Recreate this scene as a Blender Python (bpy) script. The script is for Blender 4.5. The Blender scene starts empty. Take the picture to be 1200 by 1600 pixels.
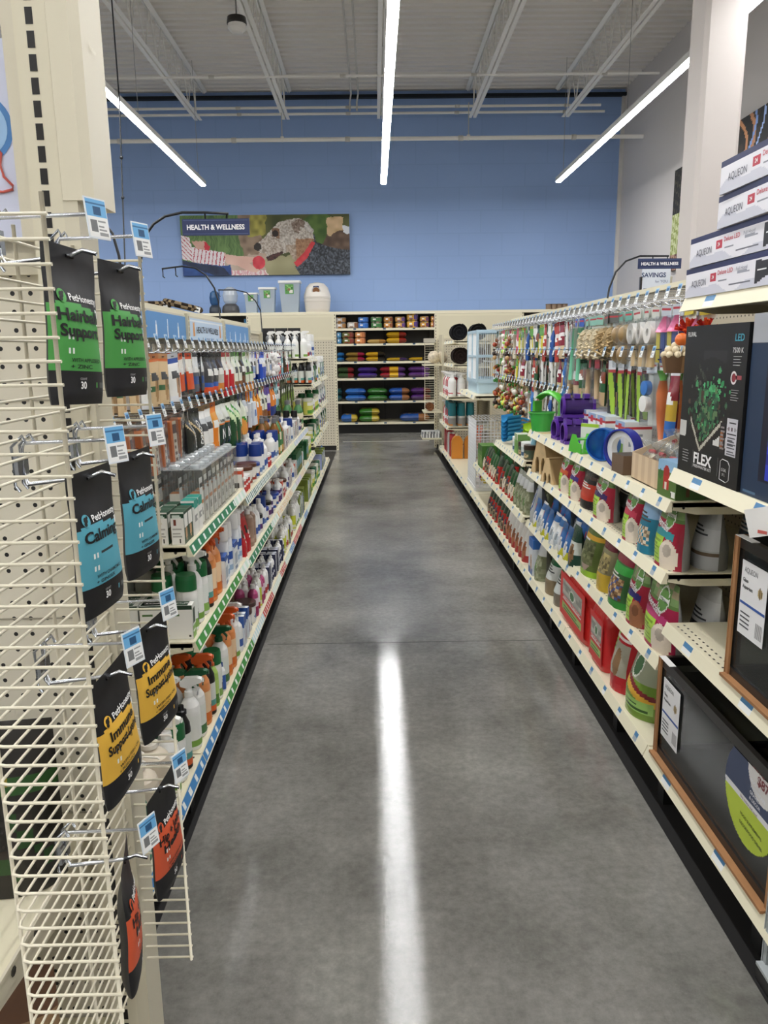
import bpy, math, random
from mathutils import Vector, Matrix
S = bpy.context.scene
COL = S.collection
R = math.radians
# ------------------------------------------------------------------ camera
F = 1201.0; H = 1.5
def _n(v): return Vector(v).normalized()
_yc = _n((585-600, 547-800, F))
_d = Vector((670-600, 6500-800, F)); _d = (_d/_d.length); _d = (_d - _yc*_d.dot(_yc)).normalized()
AX, AY, AZ = _d.cross(_yc), _yc, -_d          # world axes seen from the camera (x right, y down, z forward)
cam = bpy.data.objects.new('camera', bpy.data.cameras.new('camera')); COL.objects.link(cam)
cam.data.sensor_fit = 'VERTICAL'; cam.data.sensor_height = 36.0; cam.data.lens = 36.0*F/1600.0
cam.data.clip_start = 0.02; cam.data.clip_end = 100
cr, cd, cf = [Vector((AX[i], AY[i], AZ[i])) for i in range(3)]
m3 = Matrix((cr, -cd, -cf)).transposed()
cam.matrix_world = Matrix.Translation((0, 0, H)) @ m3.to_4x4()
S.camera = cam
def ray(px, py):
    r = Vector((px-600, py-800, F)); return Vector((r.dot(AX), r.dot(AY), r.dot(AZ)))
def atY(px, py, y):
    d = ray(px, py); t = y/d.y; return (d.x*t, y, H+d.z*t)
def atX(px, py, x):
    d = ray(px, py); t = x/d.x; return (x, d.y*t, H+d.z*t)
def atZ(px, py, z):
    d = ray(px, py); t = (z-H)/d.z; return (d.x*t, d.y*t, z)
# ------------------------------------------------------------------ view, world
vs = S.view_settings; vs.view_transform = 'Standard'; vs.look = 'None'; vs.gamma = 1.0; vs.use_curve_mapping = False
vs.exposure = 1.55
W = bpy.data.worlds.new('store_ambient'); S.world = W; W.use_nodes = True
W.node_tree.nodes['Background'].inputs[0].default_value = (1, 0.97, 0.93, 1)
W.node_tree.nodes['Background'].inputs[1].default_value = 0.14
LAMP_POWER = 17.0
LAMPS_X = (-8.4, -5.6, -2.78, 0.19, 3.08)
random.seed(5)
rnd = random.Random(11)
# ------------------------------------------------------------------ colours and materials
def lin(h):
    if not isinstance(h, str): return tuple(h)
    o = []
    for i in (0, 2, 4):
        c = int(h[i:i+2], 16)/255.0
        o.append(c/12.92 if c <= 0.04045 else ((c+0.055)/1.055)**2.4)
    return tuple(o)
def shade(h, k):
    c = lin(h); return tuple(min(1, x*k) for x in c)
MATS = {}
def mat(name, rough=0.5, metal=0.0, bump=0.0, bscale=40, alpha=1.0, emit=0, spec=0.5, vary=0.0, vscale=3, coat=0):
    if name in MATS: return MATS[name]
    m = bpy.data.materials.new(name); m.use_nodes = True; nt = m.node_tree; N = nt.nodes; L = nt.links
    p = N['Principled BSDF']
    a = N.new('ShaderNodeAttribute'); a.attribute_name = 'Col'
    src = a.outputs['Color']
    if vary:
        tc = N.new('ShaderNodeTexCoord'); no = N.new('ShaderNodeTexNoise'); no.inputs['Scale'].default_value = vscale; no.inputs['Detail'].default_value = 6
        L.new(tc.outputs['Object'], no.inputs['Vector'])
        mr = N.new('ShaderNodeMapRange'); mr.inputs[1].default_value = .3; mr.inputs[2].default_value = .7; mr.inputs[3].default_value = 1-vary; mr.inputs[4].default_value = 1+vary
        L.new(no.outputs['Fac'], mr.inputs[0])
        mx = N.new('ShaderNodeVectorMath'); mx.operation = 'SCALE'
        L.new(src, mx.inputs[0]); L.new(mr.outputs[0], mx.inputs['Scale']); src = mx.outputs[0]
    L.new(src, p.inputs['Base Color'])
    p.inputs['Roughness'].default_value = rough; p.inputs['Metallic'].default_value = metal
    p.inputs['Specular IOR Level'].default_value = spec
    if coat: p.inputs['Coat Weight'].default_value = coat; p.inputs['Coat Roughness'].default_value = .12
    if bump:
        tc = N.new('ShaderNodeTexCoord'); no = N.new('ShaderNodeTexNoise'); no.inputs['Scale'].default_value = bscale
        L.new(tc.outputs['Object'], no.inputs['Vector'])
        b = N.new('ShaderNodeBump'); b.inputs['Strength'].default_value = bump; b.inputs['Distance'].default_value = .01
        L.new(no.outputs['Fac'], b.inputs['Height']); L.new(b.outputs['Normal'], p.inputs['Normal'])
    if emit:
        L.new(src, p.inputs['Emission Color']); p.inputs['Emission Strength'].default_value = emit
    if alpha < 1:
        # thin clear plastic or glass: mostly see-through with a mirror-like skin
        t = N.new('ShaderNodeBsdfTransparent'); g = N.new('ShaderNodeBsdfGlossy'); g.inputs['Roughness'].default_value = rough
        L.new(src, t.inputs['Color'])
        lw = N.new('ShaderNodeLayerWeight'); lw.inputs['Blend'].default_value = .5
        pw = N.new('ShaderNodeMath'); pw.operation = 'POWER'; pw.inputs[1].default_value = 5; L.new(lw.outputs['Facing'], pw.inputs[0])
        fr = N.new('ShaderNodeMath'); fr.operation = 'MULTIPLY_ADD'; fr.inputs[1].default_value = .85; fr.inputs[2].default_value = .035; L.new(pw.outputs[0], fr.inputs[0])
        mA = N.new('ShaderNodeMixShader'); L.new(fr.outputs[0], mA.inputs[0]); L.new(t.outputs[0], mA.inputs[1]); L.new(g.outputs[0], mA.inputs[2])
        mB = N.new('ShaderNodeMixShader'); mB.inputs[0].default_value = alpha
        L.new(mA.outputs[0], mB.inputs[1]); L.new(p.outputs[0], mB.inputs[2])
        L.new(mB.outputs[0], N['Material Output'].inputs['Surface'])
    MATS[name] = m; return m
M_PAINT = mat('painted_shelf_metal', .38, bump=.02, bscale=200)
M_CARD = mat('printed_carton', .42)
M_FOIL = mat('glossy_film_packaging', .27, bump=.35, bscale=26)
M_MATTE = mat('matte_pouch_film', .5, bump=.22, bscale=14)
M_PLAS = mat('moulded_plastic', .3)
M_CLEAR = mat('clear_plastic', .08, alpha=.05)
M_GLASS = mat('aquarium_glass', .03, alpha=.03)
M_CHROME = mat('zinc_plated_wire', .25, metal=1)
M_WIRE = mat('coated_wire', .4)
M_BLACK = mat('black_metal', .4)
M_CLOTH = mat('plush_fabric', .95, bump=.9, bscale=90, vary=.25, vscale=30, spec=.1)
M_WOOD = mat('bare_wood', .6, vary=.12, vscale=14)
M_PAPER = mat('printed_paper', .6)
M_WALL = mat('painted_wall', .55, bump=.05, bscale=8, spec=.3)
M_STEEL = mat('painted_roof_steel', .6)
M_LAMP = mat('lamp_diffuser', .5, emit=LAMP_POWER)
M_TINT = mat('tinted_clear_plastic', .08, alpha=.45)
# ------------------------------------------------------------------ mesh builder
class MB:
    def __init__(s): s.v = []; s.f = []; s.c = []; s.s = []
    def add(s, vs, fs, col, smooth=False, M=None):
        b = len(s.v)
        if M is not None: vs = [M @ Vector(v) for v in vs]
        s.v += [tuple(v) for v in vs]
        one = isinstance(col, str) or (len(col) == 3 and not isinstance(col[0], (tuple, str, list)))
        c1 = lin(col) if one else None
        for i, f in enumerate(fs):
            s.f.append([b+j for j in f]); s.c.append(c1 if one else lin(col[i])); s.s.append(smooth)
        return s
    def box(s, x0, x1, y0, y1, z0, z1, col, M=None, top=None, front=None, side=None):
        vs = [(x0,y0,z0),(x1,y0,z0),(x1,y1,z0),(x0,y1,z0),(x0,y0,z1),(x1,y0,z1),(x1,y1,z1),(x0,y1,z1)]
        fs = [(0,3,2,1),(4,5,6,7),(0,1,5,4),(1,2,6,5),(2,3,7,6),(3,0,4,7)]
        cs = [col, top or col, front or col, side or col, col, side or col]
        return s.add(vs, fs, cs, False, M)
    def bbox(s, x0, x1, y0, y1, z0, z1, col, r=.004, M=None):
        # box with chamfered vertical edges and lids
        p = [(x0+r,y0),(x1-r,y0),(x1,y0+r),(x1,y1-r),(x1-r,y1),(x0+r,y1),(x0,y1-r),(x0,y0+r)]
        return s.prism(p, z0, z1, col, M)
    def prism(s, p, z0, z1, col, M=None, cap=None):
        n = len(p); vs = [(a, b, z0) for a, b in p]+[(a, b, z1) for a, b in p]
        fs = [(i, (i+1) % n, (i+1) % n+n, i+n) for i in range(n)]+[tuple(range(n-1, -1, -1)), tuple(range(n, 2*n))]
        cs = [col]*n+[cap or col]*2 if True else None
        return s.add(vs, fs, cs, False, M)
    def extr(s, pts, axis, a0, a1, col, M=None, cap=None):
        # closed outline pts (p,q) swept along an axis: 'x' -> (a,p,q), 'y' -> (p,a,q)
        mk = (lambda a, p, q: (a, p, q)) if axis == 'x' else (lambda a, p, q: (p, a, q))
        n = len(pts); vs = [mk(a0, *p) for p in pts]+[mk(a1, *p) for p in pts]
        fs = [(i, (i+1) % n, (i+1) % n+n, i+n) for i in range(n)]+[tuple(range(n-1, -1, -1)), tuple(range(n, 2*n))]
        return s.add(vs, fs, [col]*n+[cap or col]*2, False, M)
    def tube(s, pts, r, col, seg=6, cap=True, M=None, closed=False):
        pts = [Vector(p) for p in pts]; n = len(pts); vs = []; up = Vector((0, 0, 1))
        for i, p in enumerate(pts):
            a = pts[max(0, i-1)]; b = pts[min(n-1, i+1)]
            if closed: a = pts[i-1]; b = pts[(i+1) % n]
            t = (b-a).normalized() if (b-a).length > 1e-9 else Vector((0, 0, 1))
            u = t.cross(up)
            if u.length < .05: u = t.cross(Vector((0, 1, 0)))
            u.normalize(); w = t.cross(u)
            rr = r[i] if isinstance(r, (list, tuple)) else r
            for k in range(seg):
                an = 2*math.pi*k/seg; vs.append(p+u*math.cos(an)*rr+w*math.sin(an)*rr)
        fs = []
        for i in range(n if closed else n-1):
            j = (i+1) % n
            for k in range(seg):
                l = (k+1) % seg; fs.append((i*seg+k, i*seg+l, j*seg+l, j*seg+k))
        if cap and not closed: fs += [tuple(range(seg)), tuple(range((n-1)*seg, n*seg))[::-1]]
        return s.add(vs, fs, col, seg > 4, M)
    def lathe(s, prof, col, seg=16, c=(0, 0, 0), sx=1, sy=1, M=None, art=None):
        # prof [(r,z)], sharp bands get their own rings
        n = len(prof)
        if isinstance(col, str) or isinstance(col[0], float): col = [col]*(n-1)
        for i in range(n-1):
            (r0, z0), (r1, z1) = prof[i], prof[i+1]
            if abs(r0-r1) < 1e-7 and abs(z0-z1) < 1e-7: continue
            sub = 1
            if art and i in art: sub = 10
            vs = []; rows = []
            for q in range(sub+1):
                t = q/sub; r = r0+(r1-r0)*t; z = z0+(z1-z0)*t; rows.append((r, z))
                for k in range(seg):
                    an = 2*math.pi*k/seg-math.pi/2
                    vs.append((c[0]+r*math.cos(an)*sx, c[1]+r*math.sin(an)*sy, c[2]+z))
            fs = []; cs = []
            for q in range(sub):
                for k in range(seg):
                    l = (k+1) % seg; fs.append((q*seg+k, q*seg+l, (q+1)*seg+l, (q+1)*seg+k))
                    if art and i in art:
                        an = (k+.5)/seg; an = an-1 if an > .5 else an      # -0.5..0.5 around, 0 in front
                        cc = art[i](.5+an*1.9, (q+.5)/sub) if abs(an*1.9) < .5 else None
                        cs.append(cc or col[i])
                    else: cs.append(col[i])
            flat = abs(z1-z0) < 1e-6
            s.add(vs, fs, cs, not flat, M)
        return s
    def sheet(s, fn, nu, nv, art, smooth=True, M=None, flip=False):
        vs = [fn(i/nu, j/nv) for j in range(nv+1) for i in range(nu+1)]
        fs = []; cs = []
        for j in range(nv):
            for i in range(nu):
                a = j*(nu+1)+i; q = (a, a+1, a+nu+2, a+nu+1)
                fs.append(q[::-1] if flip else q); cs.append(art((i+.5)/nu, (j+.5)/nv) if callable(art) else art)
        return s.add(vs, fs, cs, smooth, M)
    def ball(s, c, r, col, seg=10, rings=7, sx=1, sy=1, sz=1, M=None):
        def fn(u, v):
            a = 2*math.pi*u; b = math.pi*(v-.5)
            return (c[0]+r*sx*math.cos(a)*math.cos(b), c[1]+r*sy*math.sin(a)*math.cos(b), c[2]+r*sz*math.sin(b))
        return s.sheet(fn, seg, rings, col, True, M)
    def text(s, t, size, col, fn, bold=.0, wid=None, cx=True):
        # lettering laid on a surface; fn(x, y) -> point, x to the right and y up from the text's centre
        vs, fs, w, h = glyphs(t, bold)
        k = size; kx = k if wid is None else wid/w
        ox = w/2 if cx else 0
        return s.add([fn((x-ox)*kx, (y-h/2)*k) for x, y in vs], fs, col)
    def build(s, name, m, parent=None, loc=(0, 0, 0), rz=0):
        me = bpy.data.meshes.new(name); me.from_pydata(s.v, [], s.f)
        at = me.color_attributes.new('Col', 'FLOAT_COLOR', 'CORNER')
        buf = []
        for f, c in zip(s.f, s.c): buf += [c[0], c[1], c[2], 1.0]*len(f)
        at.data.foreach_set('color', buf)
        me.polygons.foreach_set('use_smooth', s.s)
        me.materials.append(m); me.update()
        o = bpy.data.objects.new(name, me); COL.objects.link(o)
        if parent is not None: o.parent = parent
        o.location = loc; o.rotation_euler = (0, 0, rz)
        return o
_G = {}
def glyphs(t, bold):
    if (t, bold) in _G: return _G[(t, bold)]
    cu = bpy.data.curves.new('lettering', 'FONT'); cu.body = t; cu.size = 1.0; cu.offset = bold; cu.resolution_u = 3
    ob = bpy.data.objects.new('lettering', cu); COL.objects.link(ob)
    dg = bpy.context.evaluated_depsgraph_get()
    me = bpy.data.meshes.new_from_object(ob.evaluated_get(dg))
    vs = [(v.co.x, v.co.y) for v in me.vertices]; fs = [tuple(p.vertices) for p in me.polygons]
    if me.polygons and me.polygons[0].normal.z < 0: fs = [f[::-1] for f in fs]
    bpy.data.objects.remove(ob); bpy.data.meshes.remove(me); bpy.data.curves.remove(cu)
    x0 = min(v[0] for v in vs); x1 = max(v[0] for v in vs); vs = [(x-x0, y) for x, y in vs]
    _G[(t, bold)] = (vs, fs, x1-x0, .7); return _G[(t, bold)]
# ------------------------------------------------------------------ things
LABELS = {}
def tag(o, label, cat, group=None):
    o['label'] = label; o['category'] = cat
    if group: o['group'] = group
    n = len(label.split())
    if n > 16 or n < 4: print('LABEL LENGTH', n, label)
    if label in LABELS: print('LABEL TWICE', label)
    LABELS[label] = 1
    return o
def thing(name, label, cat, loc=(0, 0, 0), rz=0, group=None):
    o = bpy.data.objects.new(name, None); o.empty_display_size = .05; COL.objects.link(o)
    o.location = loc; o.rotation_euler = (0, 0, rz)
    if label: tag(o, label, cat, group)
    return o
def struct(o): o['kind'] = 'structure'; return o
KIDS = {}
def copy_tree(o, parent=None):
    c = o.copy(); COL.objects.link(c)
    if parent is not None: c.parent = parent
    for ch in KIDS.get(o.name, ()): copy_tree(ch, c)
    return c
def remember(root):
    stack = [root]
    allc = {}
    for o in COL.objects:
        if o.parent is not None: allc.setdefault(o.parent.name, []).append(o)
    while stack:
        o = stack.pop(); k = allc.get(o.name, []); KIDS[o.name] = k; stack += k
PROTO = {}
def put(name, key, builder, loc, rz, label, cat, group=None, sc=1.0, rx=0, ry=0):
    # first time: build the thing here; later: copy it with its parts
    if key in PROTO:
        r = copy_tree(PROTO[key])
        for k in list(r.keys()):
            if k in ('label', 'category', 'group'): del r[k]
    else:
        r = thing(name, None, None); before = len(COL.objects); builder(r)
        news = [o for o in list(COL.objects)[before:]]
        def kids(o): 
            KIDS[o.name] = [c for c in news if c.parent == o]
            for c in KIDS[o.name]: kids(c)
        kids(r); PROTO[key] = r
    r.location = loc; r.rotation_euler = (rx, ry, rz)
    label = ' '.join(label.split())
    r.scale = sc if isinstance(sc, tuple) else (sc, sc, sc)
    tag(r, label, cat, group)
    return r
def U(name, builder_key_args): pass
ORD = ['first','second','third','fourth','fifth','sixth','seventh','eighth','ninth','tenth','eleventh','twelfth','thirteenth','fourteenth','fifteenth','sixteenth','seventeenth','eighteenth','nineteenth','twentieth','twenty-first','twenty-second','twenty-third','twenty-fourth','twenty-fifth','twenty-sixth','twenty-seventh','twenty-eighth','twenty-ninth','thirtieth']
# printed surfaces: a stack of flat shapes, the last one drawn wins
class Art:
    def __init__(s, bg): s.bg = bg; s.o = []
    def band(s, v0, v1, c): s.o.append(lambda u, v: c if v0 <= v < v1 else None); return s
    def slant(s, v0, v1, k, c): s.o.append(lambda u, v: c if v0 <= v+k*(u-.5) < v1 else None); return s
    def rect(s, u0, v0, u1, v1, c): s.o.append(lambda u, v: c if u0 <= u < u1 and v0 <= v < v1 else None); return s
    def disc(s, cu, cv, r, c, asp=1.0): s.o.append(lambda u, v: c if ((u-cu)**2+((v-cv)*asp)**2) < r*r else None); return s
    def lines(s, u0, v0, u1, v1, n, c):
        def f(u, v):
            if not (u0 <= u < u1 and v0 <= v < v1): return None
            t = (v-v0)/(v1-v0)*n; i = int(t)
            if (t-i) > .5: return None
            return c if u < u1-(u1-u0)*((i*37) % 5)*.09 else None
        s.o.append(f); return s
    def bars(s, u0, v0, u1, v1, n, c):
        s.o.append(lambda u, v: c if (u0 <= u < u1 and v0 <= v < v1 and int((u-u0)/(u1-u0)*n*2) % 2 == 0) else None); return s
    def speck(s, u0, v0, u1, v1, cs, n=12, seed=1):
        def f(u, v):
            if not (u0 <= u < u1 and v0 <= v < v1): return None
            h = (int(u*n)*73856093 ^ int(v*n*1.4)*19349663 ^ seed*83492791) & 1023
            return cs[h % len(cs)]
        s.o.append(f); return s
    def __call__(s, u, v):
        for f in reversed(s.o):
            c = f(u, v)
            if c is not None: return c
        return s.bg
CREAM = 'e4ddc2'; CREAM2 = 'd2cbb2'; WIREC = 'e6dfc9'
# ================================================================== the building shell
XL, XR, YF, YB = -10.0, 4.57, -5.0, 15.0
def floor_mat():
    m = bpy.data.materials.new('polished_concrete'); m.use_nodes = True; nt = m.node_tree; N = nt.nodes; L = nt.links
    p = N['Principled BSDF']; tc = N.new('ShaderNodeTexCoord')
    def noise(sc, det=8, rough=.6):
        n = N.new('ShaderNodeTexNoise'); n.inputs['Scale'].default_value = sc; n.inputs['Detail'].default_value = det; n.inputs['Roughness'].default_value = rough
        L.new(tc.outputs['Object'], n.inputs['Vector']); return n
    a = noise(1.1, 8, .62); ra = N.new('ShaderNodeValToRGB'); L.new(a.outputs['Fac'], ra.inputs[0])
    e = ra.color_ramp.elements; e[0].position = .33; e[0].color = (*lin('65645f'), 1); e[1].position = .68; e[1].color = (*lin('9b9993'), 1)
    b = noise(34, 6, .75); rb = N.new('ShaderNodeValToRGB'); L.new(b.outputs['Fac'], rb.inputs[0])
    e = rb.color_ramp.elements; e[0].position = .35; e[0].color = (.78, .78, .78, 1); e[1].position = .68; e[1].color = (1.12, 1.12, 1.12, 1)
    mx = N.new('ShaderNodeMix'); mx.data_type = 'RGBA'; mx.blend_type = 'MULTIPLY'; mx.inputs[0].default_value = 1
    L.new(ra.outputs[0], mx.inputs[6]); L.new(rb.outputs[0], mx.inputs[7])
    # pale aggregate flecks
    v = N.new('ShaderNodeTexVoronoi'); v.inputs['Scale'].default_value = 26; L.new(tc.outputs['Object'], v.inputs['Vector'])
    w = noise(2.6, 6, .7)
    c1 = N.new('ShaderNodeMath'); c1.operation = 'LESS_THAN'; c1.inputs[1].default_value = .075; L.new(v.outputs['Distance'], c1.inputs[0])
    c2 = N.new('ShaderNodeMapRange'); c2.inputs[1].default_value = .42; c2.inputs[2].default_value = .72; L.new(w.outputs['Fac'], c2.inputs[0])
    c3 = N.new('ShaderNodeMath'); c3.operation = 'MULTIPLY'; L.new(c1.outputs[0], c3.inputs[0]); L.new(c2.outputs[0], c3.inputs[1])
    v2 = N.new('ShaderNodeTexVoronoi'); v2.inputs['Scale'].default_value = 85; L.new(tc.outputs['Object'], v2.inputs['Vector'])
    d1 = N.new('ShaderNodeMath'); d1.operation = 'LESS_THAN'; d1.inputs[1].default_value = .16; L.new(v2.outputs['Distance'], d1.inputs[0])
    d2 = N.new('ShaderNodeMath'); d2.operation = 'MULTIPLY'; L.new(d1.outputs[0], d2.inputs[0]); L.new(c2.outputs[0], d2.inputs[1])
    d3 = N.new('ShaderNodeMath'); d3.operation = 'MAXIMUM'; L.new(c3.outputs[0], d3.inputs[0]); L.new(d2.outputs[0], d3.inputs[1])
    d4 = N.new('ShaderNodeMath'); d4.operation = 'MULTIPLY'; d4.inputs[1].default_value = .16; L.new(d3.outputs[0], d4.inputs[0])
    m2 = N.new('ShaderNodeMix'); m2.data_type = 'RGBA'; L.new(d4.outputs[0], m2.inputs[0]); L.new(mx.outputs[2], m2.inputs[6]); m2.inputs[7].default_value = (*lin('b9b6ae'), 1)
    L.new(m2.outputs[2], p.inputs['Base Color'])
    r = noise(3.2, 6, .7); rr = N.new('ShaderNodeMapRange'); rr.inputs[1].default_value = .3; rr.inputs[2].default_value = .7; rr.inputs[3].default_value = .035; rr.inputs[4].default_value = .09
    L.new(r.outputs['Fac'], rr.inputs[0]); # the slab beyond the first saw cut is less polished
    sx = N.new('ShaderNodeSeparateXYZ'); L.new(tc.outputs['Object'], sx.inputs[0])
    gt = N.new('ShaderNodeMapRange'); gt.inputs[1].default_value = 3.7; gt.inputs[2].default_value = 4.0; gt.inputs[3].default_value = 0; gt.inputs[4].default_value = .17; L.new(sx.outputs[1], gt.inputs[0])
    ad = N.new('ShaderNodeMath'); ad.operation = 'ADD'; L.new(rr.outputs[0], ad.inputs[0]); L.new(gt.outputs[0], ad.inputs[1])
    L.new(ad.outputs[0], p.inputs['Roughness'])
    bp = N.new('ShaderNodeBump'); bp.inputs['Strength'].default_value = .03; bp.inputs['Distance'].default_value = .01
    L.new(b.outputs['Fac'], bp.inputs['Height']); L.new(bp.outputs['Normal'], p.inputs['Normal'])
    p.inputs['Specular IOR Level'].default_value = .3
    return m
b = MB(); b.box(XL, XR, YF, YB, -.05, 0, '808080')
struct(b.build('floor', floor_mat()))
# saw cuts in the slab
b = MB()
jy = atZ(600, 1004, 0)[1]
for y in (jy, jy+5.4): b.box(-.58, .89, y-.002, y+.002, .0002, .0008, '3c3b39')
struct(b.build('trim_1', M_WALL))
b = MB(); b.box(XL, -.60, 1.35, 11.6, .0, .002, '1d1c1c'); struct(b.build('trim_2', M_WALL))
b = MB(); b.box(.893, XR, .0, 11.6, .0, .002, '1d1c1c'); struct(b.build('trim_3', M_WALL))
b = MB(); b.box(-.55, .9, atZ(600, 690, 0)[1], atZ(600, 689.2, 0)[1], .0002, .0008, 'b5b1a8'); struct(b.build('trim_4', M_WALL))
# blue painted block wall
def block_mat():
    m = bpy.data.materials.new('blue_painted_block'); m.use_nodes = True; nt = m.node_tree; N = nt.nodes; L = nt.links
    p = N['Principled BSDF']; tc = N.new('ShaderNodeTexCoord'); mp = N.new('ShaderNodeMapping'); mp.inputs['Rotation'].default_value = (R(90), 0, 0)
    br = N.new('ShaderNodeTexBrick'); br.inputs['Scale'].default_value = 1.0; br.inputs['Brick Width'].default_value = .8; br.inputs['Row Height'].default_value = .4
    br.inputs['Mortar Size'].default_value = .012
    br.inputs['Color1'].default_value = (*lin('95b2e2'), 1); br.inputs['Color2'].default_value = (*lin('93b0e0'), 1); br.inputs['Mortar'].default_value = (*lin('90addd'), 1)
    L.new(tc.outputs['Object'], mp.inputs[0]); L.new(mp.outputs[0], br.inputs['Vector']); L.new(br.outputs['Color'], p.inputs['Base Color'])
    bp = N.new('ShaderNodeBump'); bp.inputs['Strength'].default_value = .1; bp.invert = True; bp.inputs['Distance'].default_value = .004
    L.new(br.outputs['Fac'], bp.inputs['Height']); L.new(bp.outputs['Normal'], p.inputs['Normal']); p.inputs['Roughness'].default_value = .6
    return m
ZC = 5.93
b = MB(); b.box(XL, XR, YB, YB+.2, 0, 6.6, '95b2e2'); struct(b.build('wall_back', block_mat()))
b = MB(); b.box(XR, XR+.2, YF, YB+.2, 0, 6.6, 'd0cbc8'); struct(b.build('wall_right', M_WALL))
b = MB(); b.box(XL-.2, XL, YF, YB+.2, 0, 6.6, 'd5d2cc'); struct(b.build('wall_left', M_WALL))
b = MB(); b.box(XL-.2, XR+.2, YF-.2, YF, 0, 6.6, 'cdc9c4'); struct(b.build('wall_front', M_WALL))
b = MB(); b.box(XR-.06, XR, YB-.05, YB, 2.0, ZC, 'dcdad6'); struct(b.build('trim_5', M_WALL))
b = MB(); b.box(XL, XR, YB-.1, YB, ZC-.03, ZC+.02, '1b2026'); struct(b.build('trim_6', M_WALL))
# ribbed steel roof deck, ribs running left to right
b = MB()
pr = []; y = YB; per = .19
while y > YF:
    pr += [(y, 0), (y-.09, 0), (y-.115, .045), (y-.165, .045)]
    y -= per
def deckz(y): return ZC+.10+(YB-y)*.004
vs = []; fs = []
for i, (yy, dz) in enumerate(pr): vs += [(XL, yy, deckz(yy)+dz), (XR, yy, deckz(yy)+dz)]
for i in range(len(pr)-1): fs.append((2*i, 2*i+1, 2*i+3, 2*i+2))
b.add(vs, fs, 'efebe4')
struct(b.build('ceiling', M_STEEL))
# lamps: long linear fittings
for i, x in enumerate(LAMPS_X):
    z = 4.2; ye = 13.52
    t = thing('linear_ceiling_light', {0: 'white linear ceiling lamp two aisles beyond the left shelving', 1: 'white linear ceiling lamp one aisle beyond the left shelving', 2: 'bright linear ceiling lamp over the left shelving', 3: 'bright linear ceiling lamp running down the middle of the aisle', 4: 'bright linear ceiling lamp on the right in front of white wall'}[i], 'ceiling light', (x, 0, z), 0, 'linear ceiling lamps')
    b = MB(); b.box(-.05, .05, -4.6, ye, .0, .05, 'd8d8d6'); b.box(-.05, -.046, -4.6, ye, -.014, .0, 'd8d8d6'); b.box(.046, .05, -4.6, ye, -.014, .0, 'd8d8d6'); b.build('housing', M_STEEL, t)
    b = MB(); b.extr([(-.045, 0), (-.045, -.016), (-.038, -.024), (-.016, -.028), (.016, -.028), (.038, -.024), (.045, -.016), (.045, 0)], 'y', -4.6, ye-.004, 'ffffff'); b.build('diffuser', M_LAMP, t)
    for yy in (2, 6, 10, 13.2): b = MB(); b.tube([(0, yy, .06), (0, yy, 1.75)], .003, '9a9a98', 4); b.build('hanger_wire', M_STEEL, t)
# open web joists
def joist(x, label):
    zt = deckz(14); zb = atY(447, 187, 14.3)[2]
    t = thing('roof_joist', label, 'ceiling joist', (x, 0, 0), 0, 'open web roof joists')
    def zz(y): return (14.3-y)*.004
    b = MB(); y0, y1 = -3, 14.3
    for s in (-1, 1):
        b.add([(s*.012, y0, zb+zz(y0)), (s*.065, y0, zb+zz(y0)), (s*.065, y1, zb), (s*.012, y1, zb), (s*.012, y0, zb+.03+zz(y0)), (s*.065, y0, zb+.006+zz(y0)), (s*.065, y1, zb+.006), (s*.012, y1, zb+.05)],
              [(0,1,2,3),(4,5,6,7),(0,1,5,4),(2,3,7,6),(1,2,6,5),(0,3,7,4)], 'faf9f6')
    b.build('bottom_chord', M_STEEL, t)
    b = MB()
    for s in (-1, 1):
        b.add([(s*.012, y0, zt-.05+zz(y0)), (s*.055, y0, zt-.008+zz(y0)), (s*.055, YB-.1, zt-.012), (s*.012, YB-.1, zt-.05)], [(0,1,2,3)], 'faf9f6')
        b.box(s*.012-.003, s*.012+.003, y0, YB-.1, zt-.055, zt-.006, 'faf9f6')
    b.build('top_chord', M_STEEL, t)
    b = MB(); y = y1-.1; k = 0; pts = []
    while y > y0:
        pts.append((0, y, (zb+.02 if k % 2 == 0 else zt-.03)+zz(y))); y -= .3; k += 1
    for a, c in zip(pts, pts[1:]): b.tube([a, c], .010, 'e8e6e0', 5)
    for k in range(0, len(pts)-2, 4): b.tube([(0, pts[k][1]-.05, pts[k][2]), (0, pts[k][1]-.05, zt)], .007, 'e8e6e0', 4)
    b.build('web_rods', M_STEEL, t)
jn = ['far left, the end hidden behind the post', 'second from left', 'third from left', 'hidden partly by the middle lamp', 'fifth from left', 'nearest the right wall']
for i, px in enumerate((155, 310, 447, 595, 738, 883)):
    joist(atY(px, 187, 14.3)[0], 'grey white open web roof joist, '+jn[i])
def pipe(name, label, y, py, x0, x1, r, hang=()):
    t = thing(name, label, 'pipe', (0, 0, 0))
    z = atY(600, py, y)[2]; b = MB(); b.tube([(x0, y, z), (x1, y, z)], r, 'f6f4ef', 8)
    for xx in [x0+i*1.9 for i in range(int((x1-x0)/1.9)+1)]: b.tube([(xx-.04, y, z), (xx+.04, y, z)], r*1.25, 'd2cfc8', 8)
    b.build('pipe_run', M_STEEL, t)
    if hang:
        for px in hang:
            b = MB(); x = atY(px, py, y)[0]; b.tube([(x, y, z), (x, y, z+.55)], .008, 'c9c6bf', 5); b.tube([(x, y, z-.03), (x, y, z+.05)], .03, 'f6f4ef', 8); b.build('pipe_hanger', M_STEEL, t)
pipe('sprinkler_pipe', 'white sprinkler pipe hung low before the blue wall', 13.9, 217, -8, atY(1008, 212, 13.9)[0], .034, (146, 441, 732))
pipe('conduit', 'upper thin white conduit crossing at the joist ends', 14.5, 167, -8, 4.0, .022)
pipe('conduit', 'lower thin white conduit crossing at the joist ends', 14.6, 177, -8, 4.1, .022)
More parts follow.
